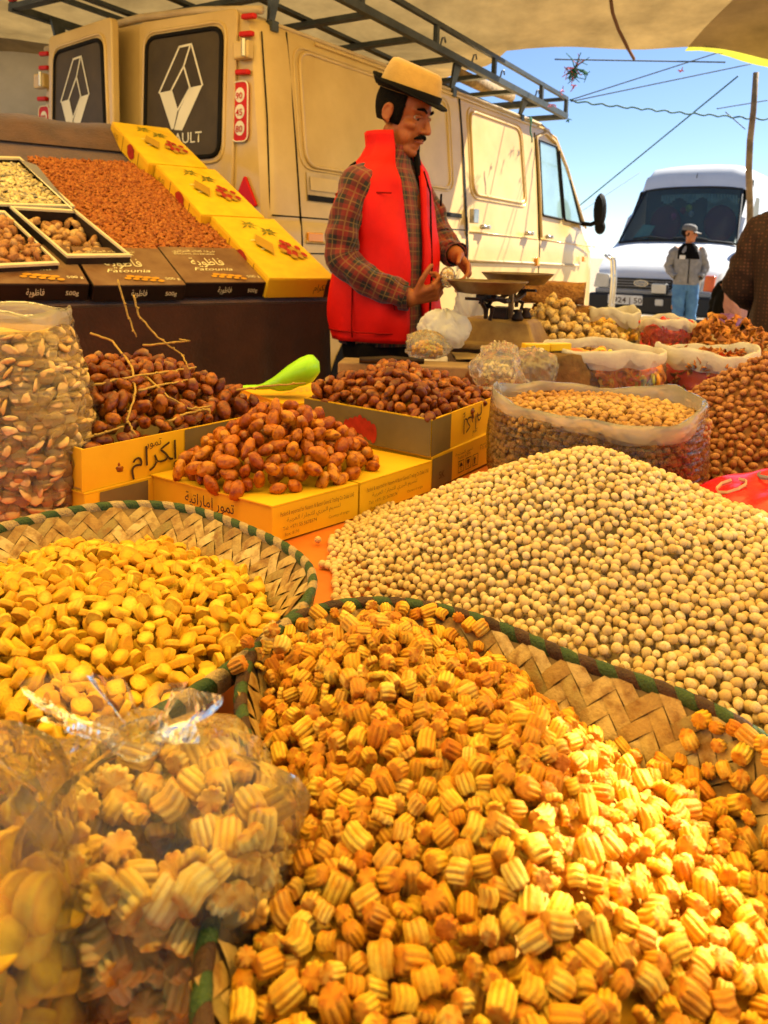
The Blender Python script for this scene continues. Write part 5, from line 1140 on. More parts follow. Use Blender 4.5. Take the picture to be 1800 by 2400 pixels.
WS = ony(1445, 770, 2.75); open_sack('candy_sack', (WS[0], 2.78, 0), .085, .08, TZ2, .975, .06, 'small white sack of yellow sweets behind the dried apricots', 15, M_filmw, M_rimwhite, roll=.022, wob=.008)
def gum(seed): return MB().loft([[((1 + .42 * math.cos(b)) * math.cos(a), (1 + .42 * math.cos(b)) * math.sin(a), .42 * math.sin(b)) for b in np.linspace(0, 6.283, 8)[:-1]] for a in np.linspace(0, 6.283, 15)], True, (False, False)).mesh('gummy_ring', True, weld=True)
M_gum = piece_mat('gummy', [(.85, .16, .015), (.88, .36, .02), (.80, .08, .02), (.85, .55, .05), (.45, .50, .05), (.86, .25, .02)], .35, bump=.3, bscale=6, sss=.2); M_redc = piece_mat('red sweet', [(.72, .02, .012), (.80, .06, .015), (.60, .012, .01)], .35, bump=.3, bscale=6); M_yelc = piece_mat('yellow sweet', [(.85, .50, .04), (.86, .38, .02), (.60, .55, .08)], .4, bump=.2, bscale=6)
def sweets(c, rx, ry, z0, z1, var, mat, n, s, label, group, name, topr=.85, topz=None):
    for m in var:
        if not m.materials: m.materials.append(mat)
    for i in range(n):
        if i % 3: a = rng.uniform(math.pi * .98, 2.02 * math.pi); p = (c[0] + rx * .94 * math.cos(a), c[1] + ry * .94 * math.sin(a), rng.uniform(z0 + s, z1 - s)); q = randrot(.7, (math.cos(a), math.sin(a), 0))
        else: a = rng.random() * 6.283; rr = math.sqrt(rng.random()) * topr; p = (c[0] + rx * rr * math.cos(a), c[1] + ry * rr * math.sin(a), z1 + rng.uniform(-.006, .006)); q = randrot(.4)
        o = bpy.data.objects.new(name, var[i % len(var)]); COL.objects.link(o); o.location = p; o.rotation_mode = 'QUATERNION'; o.rotation_quaternion = q; o.scale = (s * rng.uniform(.85, 1.15),) * 3; tag(o, label, 'sweet', group)
    mb = MB(); mb.lathe([(rx * .86, z0 + .003), (rx * .88, z1 - .012), (.001, z1 - .008)], 28, (c[0], c[1], 0)); o = mb.build(name + '_fill', mat, smooth=True); tag(o, 'packed middle of the sweets, ' + label.split(' in ')[-1], 'sweet', None, 'stuff')
sweets(CS, .150, .14, TZ, .905, [gum(0)], M_gum, 190, .0135, 'orange gummy ring in the clear sack before the scale', 'gummy rings in the clear sack', 'gummy_ring')
nb = [m.copy() for m in chips]; sweets(RS, .115, .11, TZ, .915, nb, M_redc, 150, .014, 'red twisted sweet in the white sack behind the peanuts', 'red sweets in the white sack', 'red_sweet')
sweets((SS[0], 2.52), .080, .10, TZ2, .952, [gum(1)], M_redc, 60, .012, 'red gummy ring in the small sack before the boy', 'red rings in the small sack', 'red_gummy')
nb2 = [m.copy() for m in nubs]
for m in nb2: m.materials.clear()
sweets((WS[0], 2.78), .085, .08, TZ2, .93, nb2, M_yelc, 70, .012, 'yellow sweet in the small sack behind the apricots', 'yellow sweets in the small sack', 'yellow_sweet')
# wooden block with small yellow packets, crumpled film bags
rough_block((.405, 1.86, TZ + .09), (.15, .12, .18), R(12), pm('rough brown wood', (.30, .16, .05), .8, var=.3, scale=14, bump=.5, bscale=60), 'wood_block', 'rough brown wooden block beside the crumpled bags', None, 4)
for k, (dx, dy, a) in enumerate(((-.055, -.01, 10), (.0, .015, 24))):
    o = MB().box((0, 0, .009), (.058, .030, .018)).build('yellow_packet', M_cardtop, bevel=.002); o.location = (.40 + dx, 1.845 + dy, TZ + .184); o.rotation_euler = (0, 0, R(a)); tag(o, ['small yellow packet nearer the scale on the wooden block', 'small yellow packet toward the middle of the wooden block'][k], 'packet', 'yellow packets on the block')
M_crump = plastic_mat('crumpled film', (1, .98, .94), .26, (.95, .88, .74), .12, (30, 30, 30), 1.0); M_white = cloth_thin('white plastic', (.93, .90, .84), .5, .4, scale=20, var=.04, wscale=40)
def crumple(c, r, label, mat, seed, cat='bag', name='crumpled_bag'):
    bm = bmesh.new(); bmesh.ops.create_icosphere(bm, subdivisions=5, radius=1); V = np.array([v.co for v in bm.verts]); ang = np.arctan2(V[:, 1], V[:, 0])
    d = 1 + .16 * noise3(V, 3, seed) + .10 * np.abs(noise3(V, 7, seed + 1)) + .05 * np.abs(noise3(V, 15, seed + 2)) + .12 * np.clip(V[:, 2], 0, 1) * np.sin(8 * ang + seed)
    W = V * d[:, None] * np.array(r); W[:, 2] = np.maximum(W[:, 2], -r[2] * .8)
    for v, p in zip(bm.verts, W): v.co = p
    me = bpy.data.meshes.new(name); bm.to_mesh(me); bm.free(); me.polygons.foreach_set('use_smooth', [True] * len(me.polygons)); me.materials.append(mat); o = bpy.data.objects.new(name, me); COL.objects.link(o); o.location = c; return tag(o, label, cat)
crumple((.245, 1.72, .905), (.052, .045, .052), 'crumpled clear bag of pale crumbs on the dark dates', M_crump, 3); crumple((.335, 1.78, .895), (.050, .04, .042), 'empty crumpled clear bag against the wooden block', M_crump, 6)
pc = [ico(1, (1, .8, .7), .2, 3, s, 'popcorn') for s in range(3)]; M_pop = piece_mat('pale crumb', [(.84, .68, .36), (.80, .58, .24), (.88, .76, .50)], .7, bump=.2)
it = [(i % 3, np.array([.245, 1.72, .893]) + np.array([.036, .03, .028]) * v / max(1, np.linalg.norm(v)) * rng.random() ** .3, np.array(randrot().to_matrix()) * rng.uniform(.004, .007)) for i, v in enumerate(rng.normal(size=(220, 3)))]; tag(merged('crumbs', pc, it, M_pop), 'pale crumbs inside the crumpled clear bag', 'crumbs', None, 'stuff')
p = ony(1040, 775, 2.22); crumple((p[0] + .005, 2.24, TZ2 + .065), (.062, .05, .055), 'white plastic bag lying beside the scale base', M_white, 11); 
p2 = ony(1000, 790, 2.20); crumple((p2[0] + .0, 2.16, TZ2 + .03), (.055, .045, .035), 'clear bag of yellow noodles before the white bag', M_crump, 15)
it = [(i % 3, np.array([p2[0], 2.16, TZ2 + .024]) + np.array([.042, .034, .022]) * v / max(1, np.linalg.norm(v)) * rng.random() ** .3, np.array(randrot().to_matrix()) * rng.uniform(.005, .009)) for i, v in enumerate(rng.normal(size=(160, 3)))]; tag(merged('noodle_bits', pc, it, M_yelc), 'yellow noodle bits inside the clear bag by the scale', 'noodles', None, 'stuff')
# wooden trough edge behind the dark dates and an iron tool on it
o = MB().box((.10, 2.02, .86), (.42, .10, .03), Matrix.Rotation(R(-6), 3, 'Z')).build('wooden_tray', M_wood, bevel=.004); tag(o, 'shallow wooden tray between the dark dates and the man', 'tray')
MB().box((.10, 2.02, .80), (.36, .08, .098), Matrix.Rotation(R(-6), 3, 'Z')).build('stand', M_wood, o)
tg = MB(); tg.tube([(-.06, 1.99, .882), (.02, 1.985, .884), (.10, 2.0, .882)], [.008, .012, .006], 6); tag(tg.build('iron_shovel', M_iron, smooth=True), 'small dark iron shovel lying on the wooden tray', 'shovel')
rough_block((.235, 1.90, .86), (.06, .05, .05), R(20), pm('brown paste', (.17, .055, .012), .5, var=.3, scale=30, bump=.5, bscale=60), 'date_paste', 'small dark lump of date paste by the scale', None, 8)
# ================================================================== cream van behind the stall
VO = np.array([-.57, 4.03, 0.]); VA = np.array([.549, .836, 0.]); VA /= np.linalg.norm(VA); VW = np.array([-VA[1], VA[0], 0.])
VM = Matrix(((VA[0], VW[0], 0, VO[0]), (VA[1], VW[1], 0, VO[1]), (0, 0, 1, 0), (0, 0, 0, 1)))
M_van = pm('cream van paint', (.68, .47, .17), .32, var=.10, scale=2.2, col2=(.54, .35, .11), coat=.4, bump=.12, bscale=4)
M_vandirt = pm('dirty sill paint', (.60, .45, .24), .5, var=.2, scale=5, col2=(.45, .31, .15))
M_seal = pm('black rubber', (.010, .008, .006), .7, var=.1, spec=.12); M_vglass = pm('smoked sticker film', (.085, .058, .024), .45, var=.2, scale=3, spec=.15); M_sideglass = pm('side glass', (.30, .46, .46), .05, var=.15, scale=2, spec=1.0, coat=1.0)
M_logo = pm('white sticker', (.82, .74, .54), .4, var=.05); M_redlens = pm('red lens', (.60, .012, .005), .45, var=.1, spec=.2); M_redref = pm('red reflector', (.70, .008, .004), .4, var=.05, spec=.2); M_chrome = pm('worn chrome', (.55, .52, .46), .25, .9, var=.15); M_amber = pm('amber lens', (.85, .32, .01), .3, var=.05, coat=.5)
M_rack = pm('grey rack paint', (.085, .095, .09), .45, .4, var=.25, scale=8); M_rubber = pm('tyre rubber', (.025, .023, .02), .85, var=.2); M_rim = pm('wheel rim', (.45, .42, .36), .4, .6, var=.2)
van = bpy.data.objects.new('cream_van', None); COL.objects.link(van); van.matrix_world = VM; tag(van, 'cream panel van with a roof rack parked behind the man', 'van')
WD = 1.92
HP = [(.05, .32), (.01, .42), (.0, .60), (.0, 1.0), (.0, 1.18), (.004, 1.27), (.010, 1.285), (.012, 1.30), (.028, 1.5), (.050, 1.75), (.074, 2.0), (.096, 2.18), (.108, 2.245), (.14, 2.275), (.22, 2.315), (.40, 2.345), (.66, 2.362), (.96, 2.37)]
def vy(z): return float(np.interp(z, [p[1] for p in HP], [p[0] for p in HP]))
prof = HP + [(WD - y, z) for y, z in HP[-2::-1]]
def vtop(x): return float(np.interp(x, [0, .05, 3.45, 3.62, 3.80, 4.0, 4.5, 4.62, 4.95, 5.05, 5.10, 5.14], [2.34, 2.37, 2.37, 2.33, 2.20, 2.0, 1.42, 1.33, 1.14, .98, .75, .45]))
def vin(x): return float(np.interp(x, [0, .02, .05, .09, 4.1, 4.6, 4.9, 5.05, 5.14], [.055, .022, .006, 0, 0, .03, .08, .15, .30]))
rings = []
for x in [0, .012, .03, .06, .1, .4, 1, 1.6, 2.2, 2.8, 3.2, 3.45, 3.55, 3.62, 3.72, 3.80, 3.9, 4.0, 4.1, 4.2, 4.3, 4.4, 4.5, 4.62, 4.8, 4.95, 5.02, 5.07, 5.10, 5.14]:
    zt = vtop(x); iv = vin(x); ring = []
    for y, z in prof:
        z2 = min(z, zt - .02 * (1 if y < .2 or y > WD - .2 else .3)); s = 1 - iv / (WD / 2); ring.append((x, WD / 2 + (y - WD / 2) * s, z2))
    rings.append(ring)
mb = MB(); mb.loft(rings, False, (False, False)); n = len(prof)
mb.add([p for p in rings[0]], [list(range(n))]); mb.add([p for p in rings[-1]], [list(range(n))[::-1]])
mb.add([r[0] for r in rings] + [r[-1] for r in rings], [[i, i + 1, len(rings) + i + 1, len(rings) + i] for i in range(len(rings) - 1)])
body = mb.build('body', M_van, van, smooth=True)
e = body.modifiers.new('edge', 'EDGE_SPLIT'); e.split_angle = R(38)
def S(x, z, off=.0): return (x, vy(z) - off, z)                        # point on the visible flank
def bead(P, r, name, mat, closed=True, n=6, off=.0): return MB().tube([S(x, z, off) for x, z in (P + [P[0], P[1]] if closed else P)], r, n, not closed).build(name, mat, van, smooth=True)
def rquad(q, r, n=5):
    """rounded quadrilateral through corner list"""
    out = []; k = len(q)
    for i in range(k):
        p0, p1, p2 = [np.array(q[(i + d) % k], float) for d in (-1, 0, 1)]; a = p1 + (p0 - p1) / np.linalg.norm(p0 - p1) * r; b = p1 + (p2 - p1) / np.linalg.norm(p2 - p1) * r
        for t in np.linspace(0, 1, n): out.append(tuple((1 - t) ** 2 * a + 2 * t * (1 - t) * p1 + t * t * b))
    return out
def patch(P, name, mat, off, parent=None, fn=S):
    return MB().add([fn(x, z, off) for x, z in P], [list(range(len(P)))]).build(name, mat, parent or van)
for q in ([(.30, 1.585), (1.86, 1.585), (1.86, 2.17), (.30, 2.17)], [(2.20, 1.575), (3.10, 1.565), (3.06, 2.15), (2.20, 2.16)]):
    P = rquad(q, .09); pnl = patch(P, 'window_panel', M_van, .004); bead(P, .011, 'panel_bead', M_van, True, 6, .004); c = np.mean(P, axis=0); bead([tuple(np.array(p) + (np.array(p) - c) / np.linalg.norm(np.array(p) - c) * .045) for p in P], .007, 'panel_bead', M_van, True, 6, .001)
for P, r in (([(.24, .5), (.24, 1.2), (.23, 1.7), (.22, 2.24)], .006), ([(3.36, .5), (3.37, 1.2), (3.37, 1.8), (3.36, 2.16)], .007), ([(.02, 1.315), (2.05, 1.315)], .004), ([(.05, 1.13), (.8, 1.13), (2.04, 1.12)], .004)): bead(P, r, 'seam', M_seal, False, 5, .0)
bead([(.45, 2.232), (2.0, 2.232), (3.4, 2.218)], .010, 'gutter', M_van, False, 6, .004); bead([(.1, 2.262), (2.0, 2.262), (3.5, 2.25)], .012, 'gutter', M_vandirt, False, 6, .008)
for k in range(24):
    pass
MB().loft([[S(x, z, .006) for x, z in ((2.055, .5), (2.085, .5))], [S(2.055, 1.2, .006), S(2.085, 1.2, .006)], [S(2.05, 1.8, .006), S(2.08, 1.8, .006)], [S(2.045, 2.22, .006), S(2.07, 2.22, .006)]], False, (False, False)).build('door_gap', M_seal, van)
bead([(2.12, 1.305), (3.34, 1.29)], .006, 'crease', M_van, False, 6, .002); bead([(3.40, 1.285), (4.75, 1.25)], .006, 'crease', M_van, False, 6, .002)
bead([(2.10, 1.10), (3.35, 1.085), (4.3, 1.07)], .012, 'sill_moulding', M_vandirt, False, 6, .002); bead([(.27, 1.19), (2.03, 1.17)], .010, 'sill_moulding', M_vandirt, False, 6, .002)
# sliding door rail and recess
for P, m, off in (([(.30, 1.43), (.62, 1.43), (.62, 1.55), (.30, 1.55)], M_vandirt, .006), ([(.30, 1.405), (2.0, 1.395), (2.0, 1.425), (.30, 1.435)], M_seal, .008), ([(.32, 1.46), (.56, 1.46), (.56, 1.53), (.32, 1.53)], M_van, .012)): patch(P, 'door_rail', m, off)
MB().box((2.12, -.022, 1.415), (.075, .04, .10)).build('rail_bracket', M_chrome, van, bevel=.006)
for k, (x, z) in enumerate(((2.30, 1.345), (3.10, 1.325), (3.52, 1.31))):
    h = MB().tube([(x - .055, -.018, z), (x + .055, -.022, z)], [.017, .015], 8).build('door_handle', M_chrome, van, smooth=True); MB().lathe([(.001, 0), (.017, 0), (.015, -.012), (.001, -.013)], 12, (0, 0, 0)).build('lock', M_chrome, h).matrix_local = Matrix.Translation((x + .035, -.03, z)) @ Matrix.Rotation(R(-90), 4, 'X')
# cab window with quarter light
P = rquad([(3.44, 1.49), (3.90, 1.475), (3.82, 2.10), (3.43, 2.11)], .03); patch(P, 'side_window', M_sideglass, .010); bead(P, .010, 'window_seal', M_seal, True, 5, .010)
P = rquad([(3.945, 1.475), (4.36, 1.455), (4.05, 1.93), (3.865, 2.085)], .03); patch(P, 'quarter_window', M_sideglass, .012); bead(P, .010, 'window_seal', M_seal, True, 5, .012)
bead([(3.40, 1.30), (3.40, 1.7), (3.39, 2.13), (3.60, 2.19), (3.80, 2.14), (4.02, 1.95), (4.45, 1.44)], .016, 'door_frame', M_van, False, 6, .006); bead([(3.58, 2.22), (3.84, 2.18), (4.08, 1.95), (4.52, 1.42)], .010, 'gutter', M_vandirt, False, 6, .0)
mr = MB(); mr.ell((0, 0, 0), (.075, .055, .16), 16, 10); mro = mr.build('wing_mirror', M_seal, van, smooth=True); mro.location = (4.40, -.15, 1.58); MB().tube([(0, .02, -.10), (-.01, .08, -.13), (-.02, .17, -.12)], .022, 7).build('mirror_arm', M_seal, mro, smooth=True); MB().ell((-.055, 0, .0), (.03, .047, .14), 12, 8).build('mirror_glass', M_seal, mro, smooth=True); MB().ell((.02, -.0, -.15), (.06, .05, .07), 12, 8).build('mirror_foot', M_seal, mro, smooth=True)
patch(rquad([(4.66, 1.32), (4.80, 1.30), (4.80, 1.46), (4.66, 1.48)], .01) if False else [(4.60, 1.20), (4.66, 1.20), (4.66, 1.28), (4.60, 1.28)], 'sticker', M_logo, .012); MB().box((4.42, -.01, 1.13), (.06, .02, .05)).build('side_repeater', M_amber, van, bevel=.006); MB().box((3.30, -.012, 1.10), (.05, .03, .07)).build('side_repeater', M_amber, van, bevel=.006); MB().box((2.0, -.012, 1.12), (.05, .03, .07)).build('side_repeater', M_amber, van, bevel=.006)
MB().box((.34, -.006, 1.215), (.13, .016, .05)).build('side_repeater', M_amber, van, bevel=.006)
for x in (.92, 4.05):
    for y, s in ((.13, 1), (WD - .13, -1)):
        wh = bpy.data.objects.new('wheel', None); link(wh, van); wh.location = (x, y, .34); mbw = MB(); mbw.lathe([(.19, -.10), (.30, -.11), (.335, -.08), (.345, 0), (.335, .08), (.30, .11), (.19, .10)], 32); o = mbw.build('tyre', M_rubber, wh, smooth=True); o.rotation_euler = (R(90), 0, 0)
        mbw = MB(); mbw.lathe([(.001, .06), (.06, .07), (.08, .045), (.15, .055), (.19, .10), (.20, .10), (.20, -.10)], 24); o = mbw.build('rim', M_rim, wh, smooth=True); o.rotation_euler = (R(90 * s), 0, 0)
    P = [(x + .43 * math.cos(t), .34 + .43 * math.sin(t)) for t in np.linspace(0, math.pi, 18)]; MB().add([(px, vy(max(.42, pz)) - .004, max(.33, pz)) for px, pz in P], [list(range(18))]).build('wheel_arch', M_seal, van)
# ---- rear: two doors, the far one ajar
def Rr(y, z, off=.0): return (-off, y, z)
def rbead(P, r, name, mat, parent, off, closed=True): return MB().tube([Rr(y, z, off) for y, z in (P + [P[0], P[1]] if closed else P)], r, 6, not closed).build(name, mat, parent, smooth=True)
def logo(parent, cy, zc, sx, off, mir=1):
    def L(zx, zy): return (cy - (zx - 797) / 190 * sx * 1.0, zc - (zy - 380) / 370 * .425)
    for poly in ([(703, 388), (757, 384), (783, 478), (766, 555), (756, 558)], [(891, 377), (838, 382), (789, 480), (772, 545), (768, 560), (803, 566)]): MB().add([Rr(*L(*p), off) for p in poly], [list(range(len(poly)))]).build('emblem_facet', M_logo, parent)
    for line in ([(703, 388), (793, 199), (845, 196), (891, 377)], [(757, 384), (812, 285), (838, 382), (785, 474)], [(838, 205), (812, 285)], [(757, 384), (783, 476)]):
        for a, b in zip(line[:-1], line[1:]):
            a, b = np.array(L(*a)), np.array(L(*b)); d = (b - a) / np.linalg.norm(b - a); nn = np.array([-d[1], d[0]]) * .0055; MB().add([Rr(*p, off + .001) for p in (a - nn - d * .004, b - nn + d * .004, b + nn + d * .004, a + nn - d * .004)], [[0, 1, 2, 3]]).build('emblem_line', M_logo, parent)
dq = [(.955, .62), (.27, .62), (.25, 1.45), (.215, 2.315), (.935, 2.335)]
dr = MB().prism([Rr(y, z, .0) for y, z in rquad(dq, .04)], (-.018, 0, 0)).build('rear_door', M_van, van, bevel=.006); dr['label'] = 'closed rear door with the dark sticker covered window'
def rear_window(parent, q, off, emb, txt):
    P = rquad(q, .07); MB().add([Rr(y, z, off + .004) for y, z in P], [list(range(len(P)))]).build('window', M_vglass, parent); rbead(P, .013, 'window_seal', M_seal, parent, off + .003); c = np.mean(P, axis=0)
    rbead([tuple(np.array(p) + (np.array(p) - c) / np.linalg.norm(np.array(p) - c) * .035) for p in P], .010, 'window_bead', M_van, parent, off)
    logo(parent, emb, 1.965, .325, off + .006)
    if txt: put_text('RENAULT', Rr(.815, 1.685, off + .006), (0, -1, 0), (0, 0, 1), .078, M_logo, parent, fit=.355, bold=.006, lift=.001)
rear_window(dr, [(.895, 1.61), (.335, 1.61), (.315, 2.235), (.865, 2.245)], .018, .61, True)
dl = bpy.data.objects.new('rear_door', None); link(dl, van); dl.location = (-.01, 1.755, 0); dl.rotation_euler = (0, 0, R(-7)); dl['label'] = 'rear door standing ajar'
def sh(q): return [(y - 1.755, z) for y, z in q]
MB().prism([Rr(y, z, .0) for y, z in rquad(sh([(1.70, .62), (.975, .62), (.985, 2.345), (1.655, 2.335), (1.69, 1.5)]), .04)], (-.045, 0, 0)).build('door_skin', M_van, dl, bevel=.008)
def shifted_window():
    q = sh([(1.62, 1.61), (1.045, 1.61), (1.075, 2.245), (1.575, 2.235)]); P = rquad(q, .07); MB().add([Rr(y, z, .050) for y, z in P], [list(range(len(P)))]).build('window', M_vglass, dl); rbead(P, .013, 'window_seal', M_seal, dl, .048); c = np.mean(P, axis=0)
    rbead([tuple(np.array(p) + (np.array(p) - c) / np.linalg.norm(np.array(p) - c) * .035) for p in P], .010, 'window_bead', M_van, dl, .045); logo(dl, 1.36 - 1.755, 1.965, .31, .052)
shifted_window()
MB().box((.02, .965, 1.48), (.03, .035, 1.70)).build('door_opening', M_seal, van)
def reflector(y, z, s=1): MB().box((-.022, y, z), (.03, .085, .026), Matrix.Rotation(R(3), 3, 'X')).build('marker_lamp', M_redlens, van, bevel=.008)
for y, z in ((.135, 2.262), (.150, 2.182), (.175, 2.005), (1.765, 2.262), (1.772, 2.182), (1.795, 2.005)): reflector(y, z)
for y in (.165, 1.79): MB().box((-.030, y, 2.105), (.05, .10, .085)).build('hinge', M_van, van, bevel=.01); MB().tube([(-.06, y - .03, 2.07), (-.06, y - .03, 2.15)], .010, 8).build('hinge_pin', M_chrome, van)
for y in (.20, 1.80):
    P = rquad([(y + .052, 1.675), (y - .052, 1.675), (y - .052, 1.965), (y + .052, 1.965)], .035); tl = MB().prism([Rr(a, b, .002) for a, b in P], (-.012, 0, 0)).build('speed_sticker', M_redlens, van); rbead(P, .004, 'sticker_border', M_logo, tl, .014)
    for z, t in ((1.90, '90'), (1.82, '45'), (1.74, '80')):
        MB().add([Rr(y + .032 * math.cos(a), z + .036 * math.sin(a), .0155) for a in np.linspace(0, 6.283, 21)[:-1]], [list(range(20))[::-1]]).build('number_disc', M_logo, tl); put_text(t, Rr(y + .026, z - .019, .017), (0, -1, 0), (0, 0, 1), .045, M_redlens, tl, fit=.045, bold=.012)
for y in (.165, 1.78): MB().prism([Rr(a, b, .004) for a, b in rquad([(y + .085, 1.355), (y - .085, 1.355), (y, 1.515)], .022)], (-.014, 0, 0)).build('reflector_triangle', M_redref, van, bevel=.004)
rbead([(.035, .6), (.035, 1.3), (.06, 1.8), (.10, 2.2)], .004, 'seam', M_seal, van, -.03, False); MB().box((-.07, WD / 2, .45), (.14, WD * .96, .16)).build('bumper', M_seal, van, bevel=.02)
MB().tube([(.03, .10, 2.30), (.01, .5, 2.345), (.0, .96, 2.365), (.01, 1.42, 2.345), (.03, 1.82, 2.30)], .022, 8).build('roof_lip', M_vandirt, van, smooth=True)
# ---- roof rack
rk = bpy.data.objects.new('roof_rack', None); link(rk, van)
def bar(a, b, w=.04, h=.045, nm='rail'):
    a, b = Vector(a), Vector(b); d = (b - a); L = d.length; q = Vector((1, 0, 0)).rotation_difference(d.normalized()).to_matrix(); MB().box(tuple((a + b) / 2), (L, w, h), q).build(nm, M_rack, rk)
ZL, ZU = 2.515, 2.665
def zl(x): return ZL - (ZL - 2.36) * (x + .15) / 4.01
def zu(x): return ZU - (ZU - 2.51) * (x + .15) / 4.01
ZL, ZU = 2.515, 2.665; y0r, y1r = .02, 1.90
for y in (y0r, y1r):
    bar((-.15, y, ZL), (3.86, y, 2.36)); bar((-.15, y, ZU), (3.86, y, 2.51), .03, .03)
    for x in (-.13, .75, 1.58, 2.42, 3.30, 3.85): bar((x, y, zl(x)), (x, y, zu(x) - .01), .03, .03, 'post')
for i in range(9): x = -.13 + 3.97 * i / 8; bar((x, y0r + .02, zl(x)), (x, y1r - .02, zl(x)), .06, .03, 'cross_bar')
for y in (.5, .96, 1.42): bar((-.1, y, zl(-.1) + .03), (3.8, y, zl(3.8) + .03), .05, .02, 'cross_bar')
bar((-.15, y0r, ZU), (-.15, y1r, ZU), .03, .03); bar((3.86, y0r, 2.51), (3.86, y1r, 2.51), .03, .03); bar((3.86, y0r, 2.36), (3.86, y1r, 2.36))
for x in (.12, 1.98, 3.12):
    for y, s in ((y0r + .05, 1), (y1r - .05, -1)): MB().prism([(x - .05, y, zl(x)), (x + .05, y, zl(x)), (x + .018, y + .045 * s, 2.26), (x - .018, y + .045 * s, 2.26)], (0, .018 * s, 0)).build('bracket', M_rack, rk); MB().box((x, y + .045 * s, 2.245), (.05, .05, .05)).build('clamp', M_rack, rk)
for x, y in ((1.62, .015), (2.5, .01), (2.05, .01), (3.15, .01)): MB().tube([(x, y, zl(x) + .01), (x + .01, y - .01, zl(x) + .07), (x + .04, y - .01, zl(x) + .08), (x + .055, y - .01, zl(x) + .05)], .006, 6).build('hook', M_rack, rk)
MB().box((-.17, 1.84, 2.56), (.02, .06, .05)).build('rack_reflector', M_redlens, rk)
# rolled matting on the rack
M_mat = pm('straw matting', (.36, .24, .11), .9, var=.3, scale=30, bump=.5, bscale=60)
o = MB().tube([(0, 0, 0), (.5, .02, 0), (1.0, 0, 0)], [.05, .055, .05], 12, squash=.8).build('rolled_mat', M_mat, smooth=True); o.matrix_world = VM @ Matrix.Translation((2.65, .45, 2.53)); tag(o, 'rolled straw mat lying on the roof rack of the cream van', 'mat')
for k, (px, py, yy, lab) in enumerate(((1290, 245, 6.6, 'pink raffia tuft tied to the front of the roof rack'), (1245, 275, 6.35, 'green raffia tied to the rack bracket above the cab door'), (1318, 210, 6.75, 'white and pink raffia wound on the rack corner'), (1332, 280, 6.85, 'green raffia end on the lowest rack corner'))): raffia(ony(px, py, yy), 4, .055 if k < 3 else .04, [M_rag2 if k in (0, 2) else M_rag], lab, 20 + k)
cord(ony(1242, 275, 6.28), ony(1246, 335, 6.28), .006, M_rag, 'green raffia strand hanging down the cab door', 0, .004, 9, 10)

# ================================================================== white van facing the stall
TF = np.array([-.57, -.82, 0.]); TF /= np.linalg.norm(TF); TR = np.array([-TF[1], TF[0], 0.]); TC = np.array([3.95, 12.0, 0.])     # TR: towards picture right
TM = Matrix(((TF[0], TR[0], 0, TC[0]), (TF[1], TR[1], 0, TC[1]), (0, 0, 1, 0), (0, 0, 0, 1)))            # x forward (0 at the nose), y to picture right
M_wv = pm('white van paint', (.74, .75, .76), .3, var=.05, scale=2, coat=.5); M_wglass = plastic_mat('windscreen glass', (.80, .90, .86), .20, (.34, .46, .42), .04, (3, 3, 3), .02, .8, 1.5); M_dark = pm('grey interior', (.17, .18, .16), .8, var=.1); M_black = pm('black plastic', (.015, .015, .016), .5, var=.1); M_grey = pm('grey bumper', (.28, .29, .30), .5, var=.1); M_glasslamp = pm('lamp glass', (.62, .60, .52), .15, var=.1, coat=.8)  # windscreen haze colour stands in for a greenish reflection
wv = bpy.data.objects.new('white_van', None); COL.objects.link(wv); wv.matrix_world = TM; tag(wv, 'white high roof van facing the stall behind the boy', 'van')
HW = .985; hp = [(HW - .04, .32), (HW, .45), (HW, 1.0), (HW - .005, 1.30), (HW - .02, 1.45), (HW - .07, 1.9), (HW - .13, 2.3), (HW - .18, 2.52), (HW - .27, 2.66), (HW - .45, 2.71), (.25, 2.73), (0, 2.735)]
wprof = [(-y, z) for y, z in hp] + [(y, z) for y, z in hp[-2::-1]]
def wtop(x): return float(np.interp(x, [-5, -2.3, -2.05, -1.9, -1.78, -1.02, -.85, -.35, -.12, -.03, 0, .05], [2.735, 2.735, 2.66, 2.5, 2.30, 1.43, 1.37, 1.15, 1.02, .92, .80, .50]))
def wnar(x): return float(np.interp(x, [-5, -1.1, -.6, -.2, -.03, .05], [1, 1, .975, .93, .86, .72]))
xs = [-5, -4, -3, -2.3, -2.15, -2.05, -1.97, -1.9, -1.78, -1.6, -1.4, -1.2, -1.02, -.95, -.85, -.6, -.35, -.2, -.12, -.06, -.03, 0, .03, .05]; rings = []
for x in xs: zt = wtop(x); rings.append([(x, y * wnar(x), min(z, zt - .07 * (abs(y) / HW) ** 4)) for y, z in wprof])
n = len(wprof); Fs = []; mb = MB(); mb.v = [tuple(p) for r in rings for p in r]
for j in range(len(rings) - 1):
    for i in range(n - 1):
        a = j * n + i; zc = np.mean([mb.v[k][2] for k in (a, a + 1, a + n, a + n + 1)]); yc = np.mean([mb.v[k][1] for k in (a, a + 1, a + n, a + n + 1)]); xa, xb = xs[j], xs[j + 1]
        top_here = wtop((xa + xb) / 2)
        if xa >= -1.79 and xb <= -1.01 and abs(zc - top_here) < .12 and abs(yc) < .86: continue
        mb.f.append([a, a + n, a + n + 1, a + 1]); mb.mi.append(0)
mb.add(rings[0], [list(range(n))]); mb.add(rings[-1], [list(range(n))[::-1]]); wb = mb.build('body', M_wv, wv, smooth=True); wb.modifiers.new('edge', 'EDGE_SPLIT').split_angle = R(35)
def ws(u, v, off=0.):      # windscreen: u -1..1, v 0 bottom..1 top
    x = -1.0 - .80 * v; hw = .90 - .14 * v; return (x + off * .74, u * hw, 1.435 + .875 * v + off * .67 - .045 * abs(u) ** 3)
